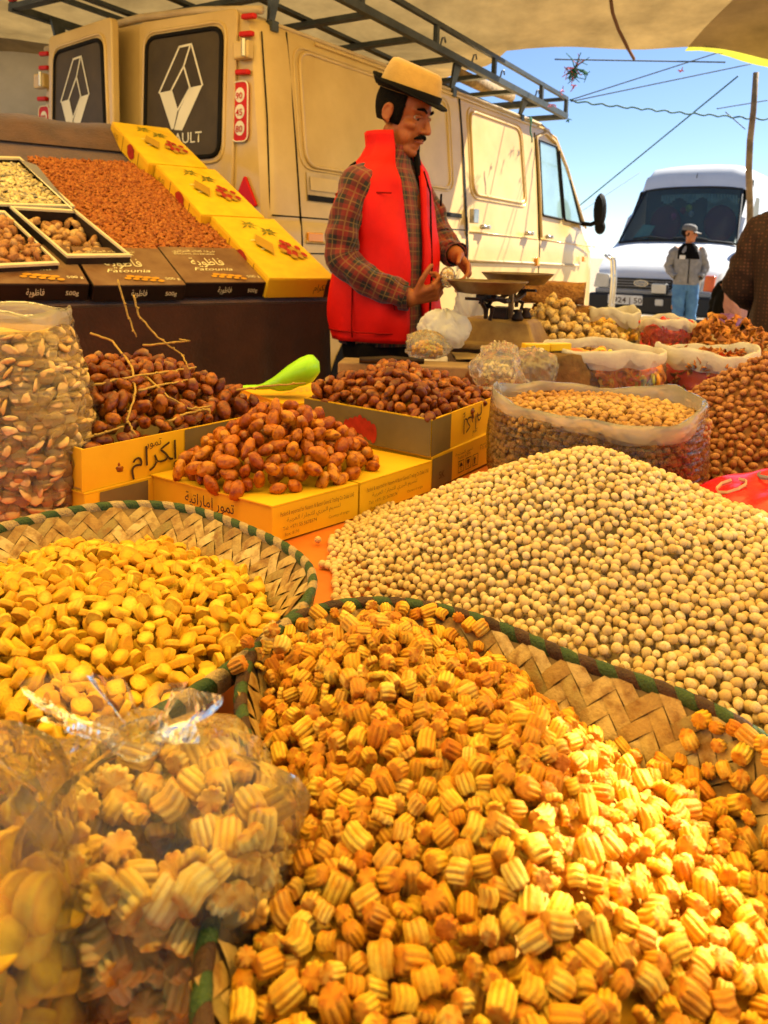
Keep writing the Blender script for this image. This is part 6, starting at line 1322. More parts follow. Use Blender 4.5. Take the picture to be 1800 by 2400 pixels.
V = [ws(u, v, .012) for v in np.linspace(0, 1, 7) for u in np.linspace(-1, 1, 13)]; MB().add(V, [[j * 13 + i, j * 13 + i + 1, (j + 1) * 13 + i + 1, (j + 1) * 13 + i] for j in range(6) for i in range(12)]).build('windscreen', M_wglass, wv, smooth=True)
P = [ws(u, 0, .014) for u in np.linspace(-1, 1, 13)] + [ws(1, v, .014) for v in np.linspace(.1, .9, 6)] + [ws(u, 1, .014) for u in np.linspace(1, -1, 13)] + [ws(-1, v, .014) for v in np.linspace(.9, .1, 6)]; MB().tube(P + P[:2], .020, 6, False).build('windscreen_seal', M_black, wv, smooth=True)
MB().box((-2.15, 0, 1.7), (.03, 1.7, 1.5)).build('cabin_back', M_dark, wv); MB().box((-1.35, 0, 1.33), (.72, 1.70, .10)).build('dashboard', M_dark, wv)
M_seatm = pm('maroon seat cover', (.30, .05, .07), .8); M_fringe = pm('pale green fringe', (.60, .75, .58), .8, var=.2)
for y in (-.45, .42): MB().ell((-1.95, y, 1.75), (.08, .26, .30), 14, 10).build('seat_back', M_seatm, wv, smooth=True)
MB().box((-2.08, .45, 1.95), (.02, .55, .42)).build('rear_curtain', M_fringe, wv)
for k in range(26):
    u = -.62 + 1.5 * k / 25; a = Vector(ws(u, .93, -.05)); dl_ = .10 + .05 * math.sin(k * .8); MB().tube([tuple(a), (a.x - .01, a.y, a.z - dl_)], [.018, .026], 5).build('fringe_tassel', M_fringe, wv)
for y, z, r, c in ((-.22, .50, .05, (.75, .08, .25)), (-.08, .62, .045, (.6, .08, .06)), (.02, .66, .055, (.62, .62, .06)), (.10, .55, .045, (.55, .55, .5))): a = ws(y, z, -.06); MB().ell(a, (r * .7, r, r * 1.2), 10, 7).build('hanging_toy', pm('toy %.2f' % (y + 2), c, .6), wv, smooth=True)
a = ws(-.70, .12, -.03); MB().add([ws(-.80, .06, -.02), ws(-.52, .06, -.02), ws(-.48, .30, -.02), ws(-.72, .34, -.02)], [[0, 1, 2, 3]]).build('paper', pm('mint paper', (.45, .72, .55), .6), wv)
for u0, u1 in ((-.75, -.15), (-.05, .55)): MB().tube([ws(u0, .03, .03), ws((u0 + u1) / 2, .055, .035), ws(u1, .01, .03)], .013, 5).build('wiper', M_black, wv)
MB().tube([(-1.88, .02, 2.42), (-1.9, .02, 2.50), (-1.92, .02, 2.56)], [.012, .008, .005], 6).build('roof_marker', M_black, wv)
MB().prism([(.035, y, z) for y, z in rquad([(-.62, .70), (.28, .70), (.30, .86), (-.62, .86)], .05)], (.02, 0, 0)).build('grille', M_black, wv)
for z in (.74, .78, .82): MB().box((.056, -.17, z), (.008, .86, .010)).build('grille_slat', M_grey, wv)
em = MB(); em.add([(.062, -.17 + .11 * math.cos(t), .785 + .050 * math.sin(t)) for t in np.linspace(0, 6.283, 25)[:-1]], [list(range(24))]); emo = em.build('emblem', M_chrome, wv); MB().add([(.065, -.17 + .095 * math.cos(t), .785 + .040 * math.sin(t)) for t in np.linspace(0, 6.283, 25)[:-1]], [list(range(24))]).build('emblem_field', M_grey, emo); put_text('Ford', (.067, -.245, .765), (0, 1, 0), (0, 0, 1), .062, M_chrome, emo, shear=.35, fit=.15, lift=.002)
MB().box((.03, 0, .655), (.10, 1.72, .07)).build('chrome_strip', M_grey, wv, bevel=.015); MB().box((.05, 0, .48), (.20, 1.86, .28)).build('bumper', M_black, wv, bevel=.03)
MB().prism([(.0, y, z) for y, z in rquad([(.42, .70), (.66, .70), (.70, .90), (.50, .92)], .03)], (.05, 0, 0)).build('headlamp', M_glasslamp, wv, bevel=.01); MB().prism([(-.06, y, z) for y, z in rquad([(.70, .70), (.84, .70), (.86, .93), (.72, .93)], .02)], (.07, 0, 0)).build('indicator', pm('orange indicator', (.80, .13, .02), .25, coat=.5), wv, bevel=.01)
MB().prism([(.0, y, z) for y, z in rquad([(-.90, .70), (-.66, .70), (-.66, .90), (-.86, .92)], .03)], (.05, 0, 0)).build('headlamp', M_glasslamp, wv, bevel=.01)
sp = MB().box((.16, .14, .72), (.10, .24, .16)).build('spot_lamp', M_black, wv, bevel=.03); MB().box((.215, .14, .72), (.012, .21, .13)).build('lamp_glass', M_glasslamp, sp, bevel=.02); MB().box((.155, .14, .52), (.03, .12, .10)).build('fog_lamp', M_glasslamp, wv, bevel=.02); MB().box((.155, .40, .47), (.03, .17, .07)).build('bumper_indicator', M_amber, wv, bevel=.02); MB().box((.15, .46, .27), (.03, .22, .06)).build('bumper_indicator', M_amber, wv, bevel=.02)
pl_ = MB().box((.158, -.36, .535), (.012, .52, .14)).build('number_plate', pm('plate', (.78, .77, .72), .4), wv, bevel=.006); put_text('1924 | 50', (.166, -.60, .49), (0, 1, 0), (0, 0, 1), .115, M_ink, pl_, fit=.47, bold=.01, lift=.001)
MB().add([(x, .965 - .0 * x, z) for x, z in ((-1.25, 1.50), (-2.1, 1.50), (-2.1, 2.15), (-1.80, 2.15))], [[0, 1, 2, 3]]).build('side_window', M_dark, wv)
for i, x in enumerate((-.95, -4.1)):
    for y in (-.85, .85): o = MB().lathe([(.001, .10), (.2, .1), (.30, .11), (.34, .07), (.34, -.07), (.30, -.11), (.001, -.10)], 24).build('wheel', M_rubber, wv, smooth=True); o.matrix_local = Matrix.Translation((x, y, .34)) @ Matrix.Rotation(R(90), 4, 'X')
MB().ell((-.98, 1.10, 1.55), (.06, .09, .15), 10, 8).build('wing_mirror', M_black, wv, smooth=True)
# ================================================================== people
def skin_mat(name, c, c2): return pm(name, c, .5, var=.1, scale=14, col2=c2, sss=.12, bump=.1, bscale=90)
M_skin = skin_mat('tanned skin', (.37, .115, .030), (.28, .075, .018)); M_hair = pm('black hair', (.006, .004, .003), .8, var=.2, scale=60, bump=1.0, bscale=220, spec=.1); M_eye = pm('eye white', (.40, .30, .22), .2, var=0); M_iris = pm('dark iris', (.02, .012, .008), .15, var=0); M_lip = pm('lips', (.34, .09, .05), .5, var=.1)
def frames(path):
    path = [Vector(p) for p in path]; out = []; k = len(path); t0 = (path[1] - path[0]).normalized(); up = Vector((0, 1, 0)) if abs(t0.y) < .8 else Vector((1, 0, 0)); nrm = (up - t0 * up.dot(t0)).normalized()
    for i in range(k):
        t = (path[min(i + 1, k - 1)] - path[max(i - 1, 0)]).normalized(); nrm = (nrm - t * nrm.dot(t)).normalized(); out.append((path[i], t, nrm, t.cross(nrm)))
    return out
def resample(path, rad, n):
    P = np.array([list(p) for p in path], float); L = np.concatenate([[0], np.cumsum(np.linalg.norm(np.diff(P, axis=0), axis=1))]); s = np.linspace(0, L[-1], n); Q = np.stack([np.interp(s, L, P[:, k]) for k in range(3)], 1)
    for _ in range(max(1, n // 10)): Q[1:-1] = (Q[:-2] + 2 * Q[1:-1] + Q[2:]) / 4
    return Q, np.interp(s, L, rad), s
def sleeve(name, path, rad, mat, parent, n=40, m=28, fold=.008, seed=0, flat=1.0, caps=False, thick=.003):
    """cloth tube with UVs in metres and soft folds"""
    Q, Rd, s = resample(path, rad, n); fr = frames(Q); V = []; UVs = []; rs = np.random.default_rng(seed); a1, a2 = rs.random(2) * 6
    for k, (c, t, nn, b) in enumerate(fr):
        for i in range(m + 1):
            a = 2 * math.pi * i / m; f = fold * (math.sin(s[k] * 75 + 2 * math.sin(a + a1) + a2) * .5 + math.sin(3 * a + s[k] * 28 + a1) * .5 + .4 * math.sin(5 * a - s[k] * 50)); r = Rd[k] + f
            V.append(c + nn * math.cos(a) * r + b * math.sin(a) * r * flat); UVs.append((a / (2 * math.pi) * 2 * math.pi * float(np.mean(rad)), s[k]))
    mb = MB(); Fs = [[k * (m + 1) + i, k * (m + 1) + i + 1, (k + 1) * (m + 1) + i + 1, (k + 1) * (m + 1) + i] for k in range(n - 1) for i in range(m)]; mb.add(V, Fs, UVs); o = mb.build(name, mat, parent, smooth=True); so = o.modifiers.new('thick', 'SOLIDIFY'); so.thickness = thick; return o
def torso_shell(name, rows, mat, parent, gap=0., m=56, fold=.006, seed=0, thick=.012, gapf=None, goff=0.):
    """rows: (z, cx, cy, ax, ay); open at the front by +-gap radians"""
    rs = np.random.default_rng(seed); ph = rs.random(4) * 6; Z = np.array([r[0] for r in rows]); zz = np.linspace(Z[0], Z[-1], 46); cols = [np.interp(zz, Z, [r[k] for r in rows]) for k in (1, 2, 3, 4)]; V = []; UVs = []
    for k, z in enumerate(zz):
        g = gapf(z) if gapf else gap
        for i in range(m + 1):
            a = goff + g + (2 * math.pi - 2 * g) * i / m; f = 1 + fold / .15 * (math.sin(z * 22 + 2 * math.sin(2 * a + ph[0])) * .5 + .6 * math.sin(5 * a + 7 * z + ph[1]) + .35 * math.sin(11 * a - 13 * z + ph[2])); ca, sa = math.cos(a), math.sin(a)
            V.append((cols[0][k] + cols[2][k] * np.sign(ca) * abs(ca) ** .85 * f, cols[1][k] + cols[3][k] * np.sign(sa) * abs(sa) ** .85 * f, z)); UVs.append((a * .17, z))
    mb = MB(); mb.add(V, [[k * (m + 1) + i, k * (m + 1) + i + 1, (k + 1) * (m + 1) + i + 1, (k + 1) * (m + 1) + i] for k in range(45) for i in range(m)], UVs); o = mb.build(name, mat, parent, smooth=True)
    so = o.modifiers.new('thick', 'SOLIDIFY'); so.thickness = thick; so.offset = -1 if thick > 0 else 1; return o
def capsule(mb, a, b, ra, rb, n=14):
    a, b = Vector(a), Vector(b); d = b - a; L = d.length or 1e-6; mb.tube([a - d / L * ra * .6, a - d / L * ra * .3, a, a.lerp(b, .5), b, b + d / L * rb * .3, b + d / L * rb * .6], [ra * .75, ra * .95, ra, (ra + rb) / 2, rb, rb * .95, rb * .75], n); mb.ell(a, (ra,) * 3, 12, 8); mb.ell(b, (rb,) * 3, 12, 8)
def hand(mb, wrist, d, pn, s=1.0, curl=(35, 45, 40), thumb_side=1, spread=1.0, th_curl=30, fcurl=None):
    """palm and five unequal, bent fingers; d along the hand, pn out of the palm"""
    d = Vector(d).normalized(); pn = Vector(pn); pn = (pn - d * pn.dot(d)).normalized(); sd = d.cross(pn) * thumb_side; w = Vector(wrist)
    for k in (-1, 0, 1): capsule(mb, w + d * .015 * s + sd * .012 * k * s, w + d * .078 * s + sd * .021 * k * s, .017 * s, .0135 * s, 10)
    for k, (o, L) in enumerate(((.030, .95), (.010, 1.08), (-.010, 1.0), (-.029, .78))):
        p = w + d * (.086 - .004 * abs(k - 1)) * s + sd * o * s; v = d.copy(); cs = fcurl[k] if fcurl else curl
        for j, (ln, r) in enumerate(((.040, .0092), (.026, .0084), (.020, .0076))):
            ax = v.cross(pn if j == 0 else v.cross(sd)); v = (Quaternion(sd, R(cs[j]) * thumb_side) @ v); q = p + v * ln * L * s; capsule(mb, p, q, r * s, (r - .0006) * s, 8); p = q
    p = w + d * .028 * s + sd * .024 * s; v = (d * .62 + sd * .72 + pn * .30).normalized()
    for ln, r in ((.040, .0115), (.030, .0100), (.023, .0088)):
        q = p + v * ln * s; capsule(mb, p, q, r * s, (r - .001) * s, 8); p = q; v = (v + (pn * .5 + d * .45 - sd * .25) * math.sin(R(th_curl))).normalized()
def head(mb, C, Mh, s=1.0, nose=1.0):
    def E(c, r, rot=None): mb.ell(Vector(C) + Mh @ (Vector(c) * s), tuple(x * s for x in r), 20, 14, (Mh @ rot) if rot else Mh)
    def K(a, b, ra, rb): capsule(mb, Vector(C) + Mh @ (Vector(a) * s), Vector(C) + Mh @ (Vector(b) * s), ra * s, rb * s, 12)
    E((-.012, 0, .032), (.098, .076, .088)); E((.028, 0, -.030), (.060, .060, .085)); E((.022, 0, -.078), (.058, .050, .040)); K((-.01, .048, -.06), (.06, .024, -.103), .020, .017); K((-.01, -.048, -.06), (.06, -.024, -.103), .020, .017); E((.070, 0, -.108), (.021, .024, .018))
    K((.079, 0, .022), (.098, 0, -.010), .0085, .010); K((.098, 0, -.010), (.108 * nose ** .2, 0, -.030), .010, .0125); E((.093, .0125, -.035), (.012, .009, .009)); E((.093, -.0125, -.035), (.012, .009, .009))
    K((.080, .012, .027), (.066, .046, .026), .0105, .009); K((.080, -.012, .027), (.066, -.046, .026), .0105, .009)
    for sg in (1, -1): E((.058, sg * .042, -.024), (.024, .020, .018)); E((.046, sg * .040, -.062), (.028, .018, .030)); E((-.012, sg * .077, -.012), (.016, .006, .026), Matrix.Rotation(R(14), 3, 'Y')); [K((-.014 + .018 * math.cos(R(q)), sg * .082, -.006 + .025 * math.sin(R(q))), (-.014 + .018 * math.cos(R(q + 36)), sg * .082, -.006 + .025 * math.sin(R(q + 36))), .0050, .0050) for q in range(40, 290, 36)]; E((-.006, sg * .078, -.033), (.008, .005, .009))
    E((.085, 0, -.060), (.013, .021, .007)); E((.083, 0, -.073), (.012, .018, .007)); E((.078, 0, -.088), (.012, .02, .010))
def body_mesh(name, mb, voxel, mat, smooth=6, fac=.5):
    me = mb.mesh(name); o = bpy.data.objects.new(name, me); COL.objects.link(o); r = o.modifiers.new('r', 'REMESH'); r.mode = 'VOXEL'; r.voxel_size = voxel; sm = o.modifiers.new('s', 'SMOOTH'); sm.iterations = smooth; sm.factor = fac
    me2 = bpy.data.meshes.new_from_object(o.evaluated_get(bpy.context.evaluated_depsgraph_get())); bpy.data.objects.remove(o); bpy.data.meshes.remove(me); me2.name = name; me2.materials.clear(); me2.materials.append(mat); me2.polygons.foreach_set('use_smooth', [True] * len(me2.polygons)); o = bpy.data.objects.new(name, me2); COL.objects.link(o); return o
def plaid(name, red, dark, line, per=.052):
    m, n, l, b = _nt(name); uv = n.new('ShaderNodeUVMap'); sp = n.new('ShaderNodeSeparateXYZ'); l.new(uv.outputs[0], sp.inputs[0])
    def mth(op, a, b_=None, c=None):
        q = n.new('ShaderNodeMath'); q.operation = op
        for i, x in enumerate((a, b_, c)):
            if x is None: continue
            if isinstance(x, (int, float)): q.inputs[i].default_value = x
            else: l.new(x, q.inputs[i])
        return q.outputs[0]
    dk, ln = [], []
    for ax in (0, 1):
        f = mth('FRACT', mth('MULTIPLY', sp.outputs[ax], 1 / per)); dk.append(mth('LESS_THAN', f, .46)); ln.append(mth('LESS_THAN', mth('ABSOLUTE', mth('SUBTRACT', f, .70)), .035)); ln.append(mth('LESS_THAN', mth('ABSOLUTE', mth('SUBTRACT', f, .23)), .03))
    d = mth('MULTIPLY', mth('ADD', dk[0], dk[1]), .49); L = mth('MULTIPLY', mth('MINIMUM', mth('ADD', mth('ADD', ln[0], ln[1]), mth('ADD', ln[2], ln[3])), 1.0), .5)
    m1 = n.new('ShaderNodeMixRGB'); m1.inputs[1].default_value = (*red, 1); m1.inputs[2].default_value = (*dark, 1); l.new(d, m1.inputs[0]); m2 = n.new('ShaderNodeMixRGB'); m2.inputs[2].default_value = (*line, 1); l.new(L, m2.inputs[0]); l.new(m1.outputs[0], m2.inputs[1]); l.new(m2.outputs[0], b.inputs['Base Color']); b.inputs['Roughness'].default_value = .85; b.inputs['Sheen Weight'].default_value = .2; return m
M_plaid = plaid('red black plaid', (.17, .007, .003), (.005, .004, .003), (.24, .13, .03), .060); M_vest = pm('red quilted vest', (.72, .006, .002), .6, var=.10, scale=10, bump=.15, bscale=25, spec=.2); M_lining = pm('black lining', (.006, .005, .004), .9, var=.1, spec=.08); M_trouser = pm('black trousers', (.008, .006, .006), .9, var=.2, scale=12, spec=.08); M_felthat = pm('tan felt', (.52, .31, .072), .9, var=.12, scale=14, bump=.25, bscale=220, sheen=.3); M_band = pm('black band', (.005, .004, .004), .8, spec=.1)
# ---------------------------------------------------------------- the man in the red vest
def limbs(mb, J):
    for a, b, ra, rb in J: capsule(mb, a, b, ra, rb)
mb = MB(); RSH, REL, RWR = (-.020, -.165, 1.365), (-.060, -.228, 1.125), (.165, -.165, 1.005); LSH, LEL, LWR = (.0, .170, 1.365), (.105, .225, 1.195), (.215, .105, 1.145)
limbs(mb, [((0, 0, 1.0), (0, 0, 1.30), .125, .13), ((-.01, -.09, 1.355), (-.01, .09, 1.355), .082, .082), ((0, 0, .92), (0, 0, 1.0), .13, .125), (RSH, REL, .044, .034), (REL, RWR, .034, .029), (LSH, LEL, .046, .042), (LEL, LWR, .043, .029), ((-.005, 0, 1.40), (.03, 0, 1.535), .060, .056), ((0, -.09, .88), (.01, -.10, .48), .085, .055), ((.01, -.10, .48), (-.01, -.10, .09), .055, .04), ((0, .09, .88), (.01, .10, .48), .085, .055), ((.01, .10, .48), (-.01, .10, .09), .055, .04), ((-.02, -.10, .05), (.13, -.11, .035), .045, .035), ((-.02, .10, .05), (.13, .11, .035), .045, .035)])
HC = Vector((.052, 0, 1.606)); MH = (Matrix.Rotation(R(-7), 3, 'Z') @ Matrix.Rotation(R(19), 3, 'Y')); head(mb, HC, MH, 1.0)
hand(mb, RWR, (.92, .30, .28), (.0, .75, .65), 1.0, (52, 62, 40), 1, th_curl=25); hand(mb, LWR, (.70, -.38, -.60), (-.55, -.60, -.55), 1.0, (30, 45, 35), -1, th_curl=30, fcurl=((28, 34, 20), (44, 60, 40), (56, 70, 45), (62, 74, 45)))
man = body_mesh('person', mb, .0041, M_skin, 4); man.location = (.0, 2.80, 0); man.rotation_euler = (0, 0, R(-25)); tag(man, 'man in red vest, plaid shirt and tan hat tying a bag', 'person')
def hp_(p): return HC + MH @ Vector(p)
for sg in (1, -1):
    e = MB(); e.ell(hp_((.0690, sg * .031, .003)), (.0105, .0130, .0085), 12, 9, MH); eo = e.build('eye', M_eye, man, smooth=True); i = MB(); i.ell(hp_((.0765, sg * .032, .001)), (.0042, .0066, .0064), 10, 8, MH); i.build('iris', M_iris, eo, smooth=True)
    l_ = MB(); l_.tube([hp_((.0790, sg * .017, .007)), hp_((.0815, sg * .030, .0095)), hp_((.0725, sg * .045, .004))], [.0040, .0060, .0040], 6); l_.build('eyelid', M_skin, man, smooth=True)
    br = MB(); br.tube([hp_((.090, sg * .012, .026)), hp_((.086, sg * .030, .034)), hp_((.072, sg * .050, .028))], [.0045, .0060, .0030], 6, squash=.7); br.build('eyebrow', M_hair, man, smooth=True)
mo = MB()
for sg in (1, -1): mo.tube([hp_((.099, sg * .003, -.049)), hp_((.095, sg * .016, -.053)), hp_((.083, sg * .030, -.063))], [.0065, .0070, .0035], 8, squash=.8)
mo.build('moustache', M_hair, man, smooth=True)
lp = MB(); lp.tube([hp_((.082, .020, -.071)), hp_((.0945, .008, -.0685)), hp_((.0945, -.008, -.0685)), hp_((.082, -.020, -.071))], [.002, .0045, .0045, .002], 6); lp.build('lower_lip', M_lip, man, smooth=True)
# hair: cap of short hair behind and above the ears
hb = MB(); V = []; Fs = []
for j in range(13):
    th = R(20 + 105 * j / 12)
    for i in range(33):
        ph = R(62 + 236 * i / 32); x, y, z = math.sin(th) * math.cos(ph), math.sin(th) * math.sin(ph), math.cos(th); cut = 1.0
        tp = 1 - .10 * max(0, -z) ** 1.2 * (1 if x < .2 else 0); V.append(hp_((-.012 + .1035 * x * tp, .0805 * y * tp, .030 + .118 * z)))
for j in range(12):
    for i in range(32): Fs.append([j * 33 + i, (j + 1) * 33 + i, (j + 1) * 33 + i + 1, j * 33 + i + 1])
hb.add(V, Fs); ho = hb.build('hair', M_hair, man, smooth=True); so = ho.modifiers.new('t', 'SOLIDIFY'); so.thickness = .010; so.offset = -1
for sg in (1, -1): s_ = MB(); s_.tube([hp_((.030, sg * .070, .030)), hp_((.022, sg * .0735, .002)), hp_((.020, sg * .0725, -.012))], [.010, .008, .004], 6, squash=.5); s_.build('sideburn', M_hair, man, smooth=True)
# clothes
torso_shell('shirt', [(.84, 0, 0, .142, .172), (.95, 0, 0, .142, .172), (1.1, 0, 0, .138, .17), (1.25, 0, 0, .136, .175), (1.36, 0, 0, .118, .178), (1.43, 0, 0, .085, .125), (1.47, .01, 0, .068, .075), (1.50, .015, 0, .066, .068)], M_plaid, man, 0, fold=.004, seed=2, thick=.003)
sleeve('sleeve', [(-.0, -.13, 1.39), (-.02, -.172, 1.372), (-.045, -.210, 1.26), REL, (.04, -.215, 1.055), (.145, -.172, 1.012)], [.050, .060, .056, .052, .047, .042], M_plaid, man, seed=3); sleeve('sleeve', [(.0, .13, 1.39), (.01, .180, 1.375), (.06, .215, 1.29), LEL, (.16, .165, 1.165), (.205, .115, 1.148)], [.056, .066, .060, .055, .048, .043], M_plaid, man, seed=4)
for w, d, nm in ((RWR, (.92, .25, -.05), 0), (LWR, (.70, -.6, -.15), 1)):
    d = Vector(d).normalized(); w = Vector(w); sleeve('cuff', [w - d * .035, w - d * .005], [.042, .040], M_plaid, man, n=6, fold=.002, seed=5)
vrows = [(.855, .0, 0, .168, .196), (.92, .0, 0, .176, .204), (1.05, .0, 0, .172, .204), (1.20, -.004, 0, .166, .204), (1.30, -.006, 0, .156, .202), (1.38, -.004, 0, .138, .200), (1.425, .0, 0, .116, .172), (1.462, .004, 0, .092, .108), (1.50, .008, 0, .080, .084), (1.545, .006, 0, .086, .088)]
torso_shell('vest', vrows, M_vest, man, fold=.0085, seed=8, thick=.016, gapf=lambda z: float(np.interp(z, [.85, 1.1, 1.38, 1.46, 1.55], [.26, .18, .30, .52, .75])), goff=R(-22))
for sg, c in ((-1, RSH), (1, LSH)):
    P = [(c[0] + .0 + .070 * math.cos(a) + .004, c[1] + sg * (.000 + .012 * math.sin(a)) - sg * .004 * math.cos(a), c[2] - .022 + .092 * math.sin(a)) for a in np.linspace(0, 6.283, 25)]; MB().tube(P[7:19], .0045, 6).build('armhole_piping', M_lining, man, smooth=True)
cl = MB(); rows_ = [(1.33, .128, .17), (1.38, .118, .15), (1.43, .104, .115), (1.47, .098, .092), (1.50, .100, .088), (1.515, .106, .092)]; cl.loft([[(.006 + ax * math.cos(a), ay * math.sin(a), z + .012 * math.sin(2 * a)) for a in np.linspace(R(-2), R(62), 14)] for z, ax, ay in rows_], False, (False, False)); co = cl.build('collar_lining', M_lining, man, smooth=True); co.modifiers.new('t', 'SOLIDIFY').thickness = .014; MB().tube([(.172, -.015, .87), (.176, -.018, 1.1), (.150, .01, 1.35), (.12, .02, 1.42)], .0035, 6).build('zip', M_lining, man); M_seamred = pm('dark red seam', (.30, .004, .002), .7, spec=.1)
def vs(a, z, off=.004):
    ax, ay, cx = [float(np.interp(z, [r[0] for r in vrows], [r[k] for r in vrows])) for k in (3, 4, 1)]; ca, sa = math.cos(a), math.sin(a); return (cx + (ax + off) * np.sign(ca) * abs(ca) ** .85, (ay + off) * np.sign(sa) * abs(sa) ** .85, z)
for nm, path in (('pocket', [(-62, 1.07), (-56, 1.0), (-52, .93)]), ('hem_seam', [(q, .888) for q in range(-340, -30, 8)]), ('side_seam', [(-95, z) for z in np.linspace(.87, 1.26, 10)]), ('yoke_seam', [(q, 1.335) for q in range(-150, -50, 8)])): MB().tube([vs(R(a), z) for a, z in path], .0028, 5).build(nm, M_seamred, man, smooth=True)
MB().box((.16, .085, 1.33), (.004, .03, .04), Matrix.Rotation(R(28), 3, 'Z')).build('vest_badge', M_lining, man)
for sg in (-1, 1): sleeve('trouser_leg', [(0, sg * .075, .84), (0, sg * .085, .74), (.01, sg * .10, .48), (-.01, sg * .10, .06)], [.095, .095, .085, .07], M_trouser, man, seed=6 + sg)
torso_shell('trouser_seat', [(.78, 0, 0, .125, .165), (.86, 0, 0, .135, .170), (.99, 0, 0, .138, .170)], M_trouser, man, 0, fold=.003, seed=12, thick=.004)
for sg in (-1, 1): MB().ell((.05, sg * .105, .045), (.145, .05, .05), 14, 8).build('shoe', M_lining, man, smooth=True)
# hat
hatM = MH @ Matrix.Rotation(R(1), 3, 'Y'); hc = HC + MH @ Vector((-.006, 0, .060)); hat = bpy.data.objects.new('hat', None); link(hat, man)
def ht(p): return hc + hatM @ Vector(p)
def hring(ax, ay, z, dip=0., n=40, sx=0.): return [ht((sx + ax * math.cos(a), ay * math.sin(a), z + dip * math.cos(2 * a) * 0 + (dip * max(0, math.cos(a)) if dip else 0))) for a in np.linspace(0, 2 * math.pi, n + 1)[:-1]]
cr = []
for k, (ax, ay, z) in enumerate(((.110, .092, .0), (.109, .091, .03), (.104, .086, .06), (.098, .080, .086), (.092, .072, .100), (.076, .056, .106))):
    ring = []
    for a in np.linspace(0, 2 * math.pi, 41)[:-1]:
        pinch = 1 - (.16 * math.exp(-((a - .75) / .35) ** 2) + .16 * math.exp(-((a - (2 * math.pi - .75)) / .35) ** 2)) * max(0, (z - .04) / .08); ring.append(ht((ax * math.cos(a) * pinch, ay * math.sin(a) * pinch, z - .014 * (1 + math.cos(a)) / 2 * (z / .11))))
    cr.append(ring)
cr.append([ht((.060 * math.cos(a), .022 * math.sin(a), .092 - .010 * (1 + math.cos(a)) / 2)) for a in np.linspace(0, 2 * math.pi, 41)[:-1]]); MB().loft(cr, True, (False, True)).build('crown', M_felthat, hat, smooth=True)
MB().loft([hring(.1135, .0955, .001), hring(.1135, .0955, .026), hring(.110, .092, .027)], True, (False, False)).build('band', M_band, hat, smooth=True)
br = []
for ax, ay, zb_, curl in ((.108, .090, .002, 0), (.122, .102, .000, .2), (.134, .112, .002, .6), (.141, .118, .005, 1.0)):
    br.append([ht((ax * math.cos(a), ay * math.sin(a), zb_ + curl * (.034 * max(0, -math.cos(a)) ** 2 + .010 * abs(math.sin(a)) - .016 * max(0, math.cos(a))))) for a in np.linspace(0, 2 * math.pi, 49)[:-1]])
bo = MB().loft(br, True, (False, False)).build('brim', M_band, hat, smooth=True); bo.modifiers.new('t', 'SOLIDIFY').thickness = .003
MB().tube(br[-1] + br[-1][:2], .0022, 5, False).build('brim_edge', M_band, hat, smooth=True)
# bag in his hands
wb_ = crumple((.265, 2.60, .985), (.040, .030, .080), 'thin white plastic bag held in the hands of the man', M_white, 21, name='held_bag'); tag(MB().tube([(.235, 2.60, 1.03), (.225, 2.595, 1.07), (.235, 2.60, 1.10)], [.014, .008, .004], 8).build('bag_neck', M_white, None, smooth=True), 'x', 'y'); bn = bpy.data.objects['bag_neck']; [bn.pop(k) for k in ('label', 'category')]; bn.parent = wb_; bn.matrix_parent_inverse = Matrix.Translation(wb_.location).inverted()
o = MB().ell((0, 0, 0), (.026, .024, .034), 12, 9).build('bag_bundle', M_crump, smooth=True); o.location = (.195, 2.575, 1.075); tag(o, 'small clear bundle of yellow nuts gripped in his hand', 'bag')
it = [(i % 3, np.array([.195, 2.575, 1.073]) + np.array([.016, .014, .022]) * v / max(1, np.linalg.norm(v)), np.array(randrot().to_matrix()) * .006) for i, v in enumerate(rng.normal(size=(40, 3)))]; mm = merged('nut_bits', pc, it, M_yelc); mm['kind'] = 'stuff'; tag(mm, 'yellow nuts inside the bundle in his hand', 'nuts')

# ---------------------------------------------------------------- boy before the white van
M_skin2 = skin_mat('boy skin', (.50, .20, .085), (.42, .15, .06)); M_jk = pm('grey fleece', (.27, .26, .25), .8, var=.15, scale=20); M_jeans = pm('blue jeans', (.10, .24, .42), .8, var=.25, scale=9, col2=(.05, .14, .30)); M_white2 = pm('white stripe', (.75, .73, .70), .7)
mb = MB(); limbs(mb, [((0, 0, .95), (0, 0, 1.20), .10, .105), ((0, -.09, 1.27), (0, .09, 1.27), .075, .075), ((0, -.155, 1.30), (-.03, -.235, 1.08), .045, .036), ((-.03, -.235, 1.08), (.045, -.13, .94), .036, .026), ((0, .155, 1.30), (-.03, .235, 1.08), .045, .036), ((-.03, .235, 1.08), (.045, .13, .94), .036, .026), ((0, 0, 1.32), (.01, 0, 1.44), .045, .042), ((0, -.075, .86), (.02, -.075, .48), .075, .05), ((.02, -.075, .48), (0, -.07, .09), .05, .036), ((0, .075, .86), (.02, .075, .48), .075, .05), ((.02, .075, .48), (0, .07, .09), .05, .036), ((-.02, -.07, .045), (.12, -.075, .035), .04, .032), ((-.02, .07, .045), (.12, .075, .035), .04, .032)])
BH = Vector((.02, 0, 1.52)); BM = Matrix.Rotation(R(62), 3, 'Z') @ Matrix.Rotation(R(6), 3, 'Y'); head(mb, BH, BM, .93)
hand(mb, (.045, -.13, .94), (.3, .7, -.5), (-.6, .6, .2), .8, (20, 25, 20), 1); hand(mb, (.045, .13, .94), (.3, -.7, -.5), (-.6, -.6, .2), .8, (20, 25, 20), -1)
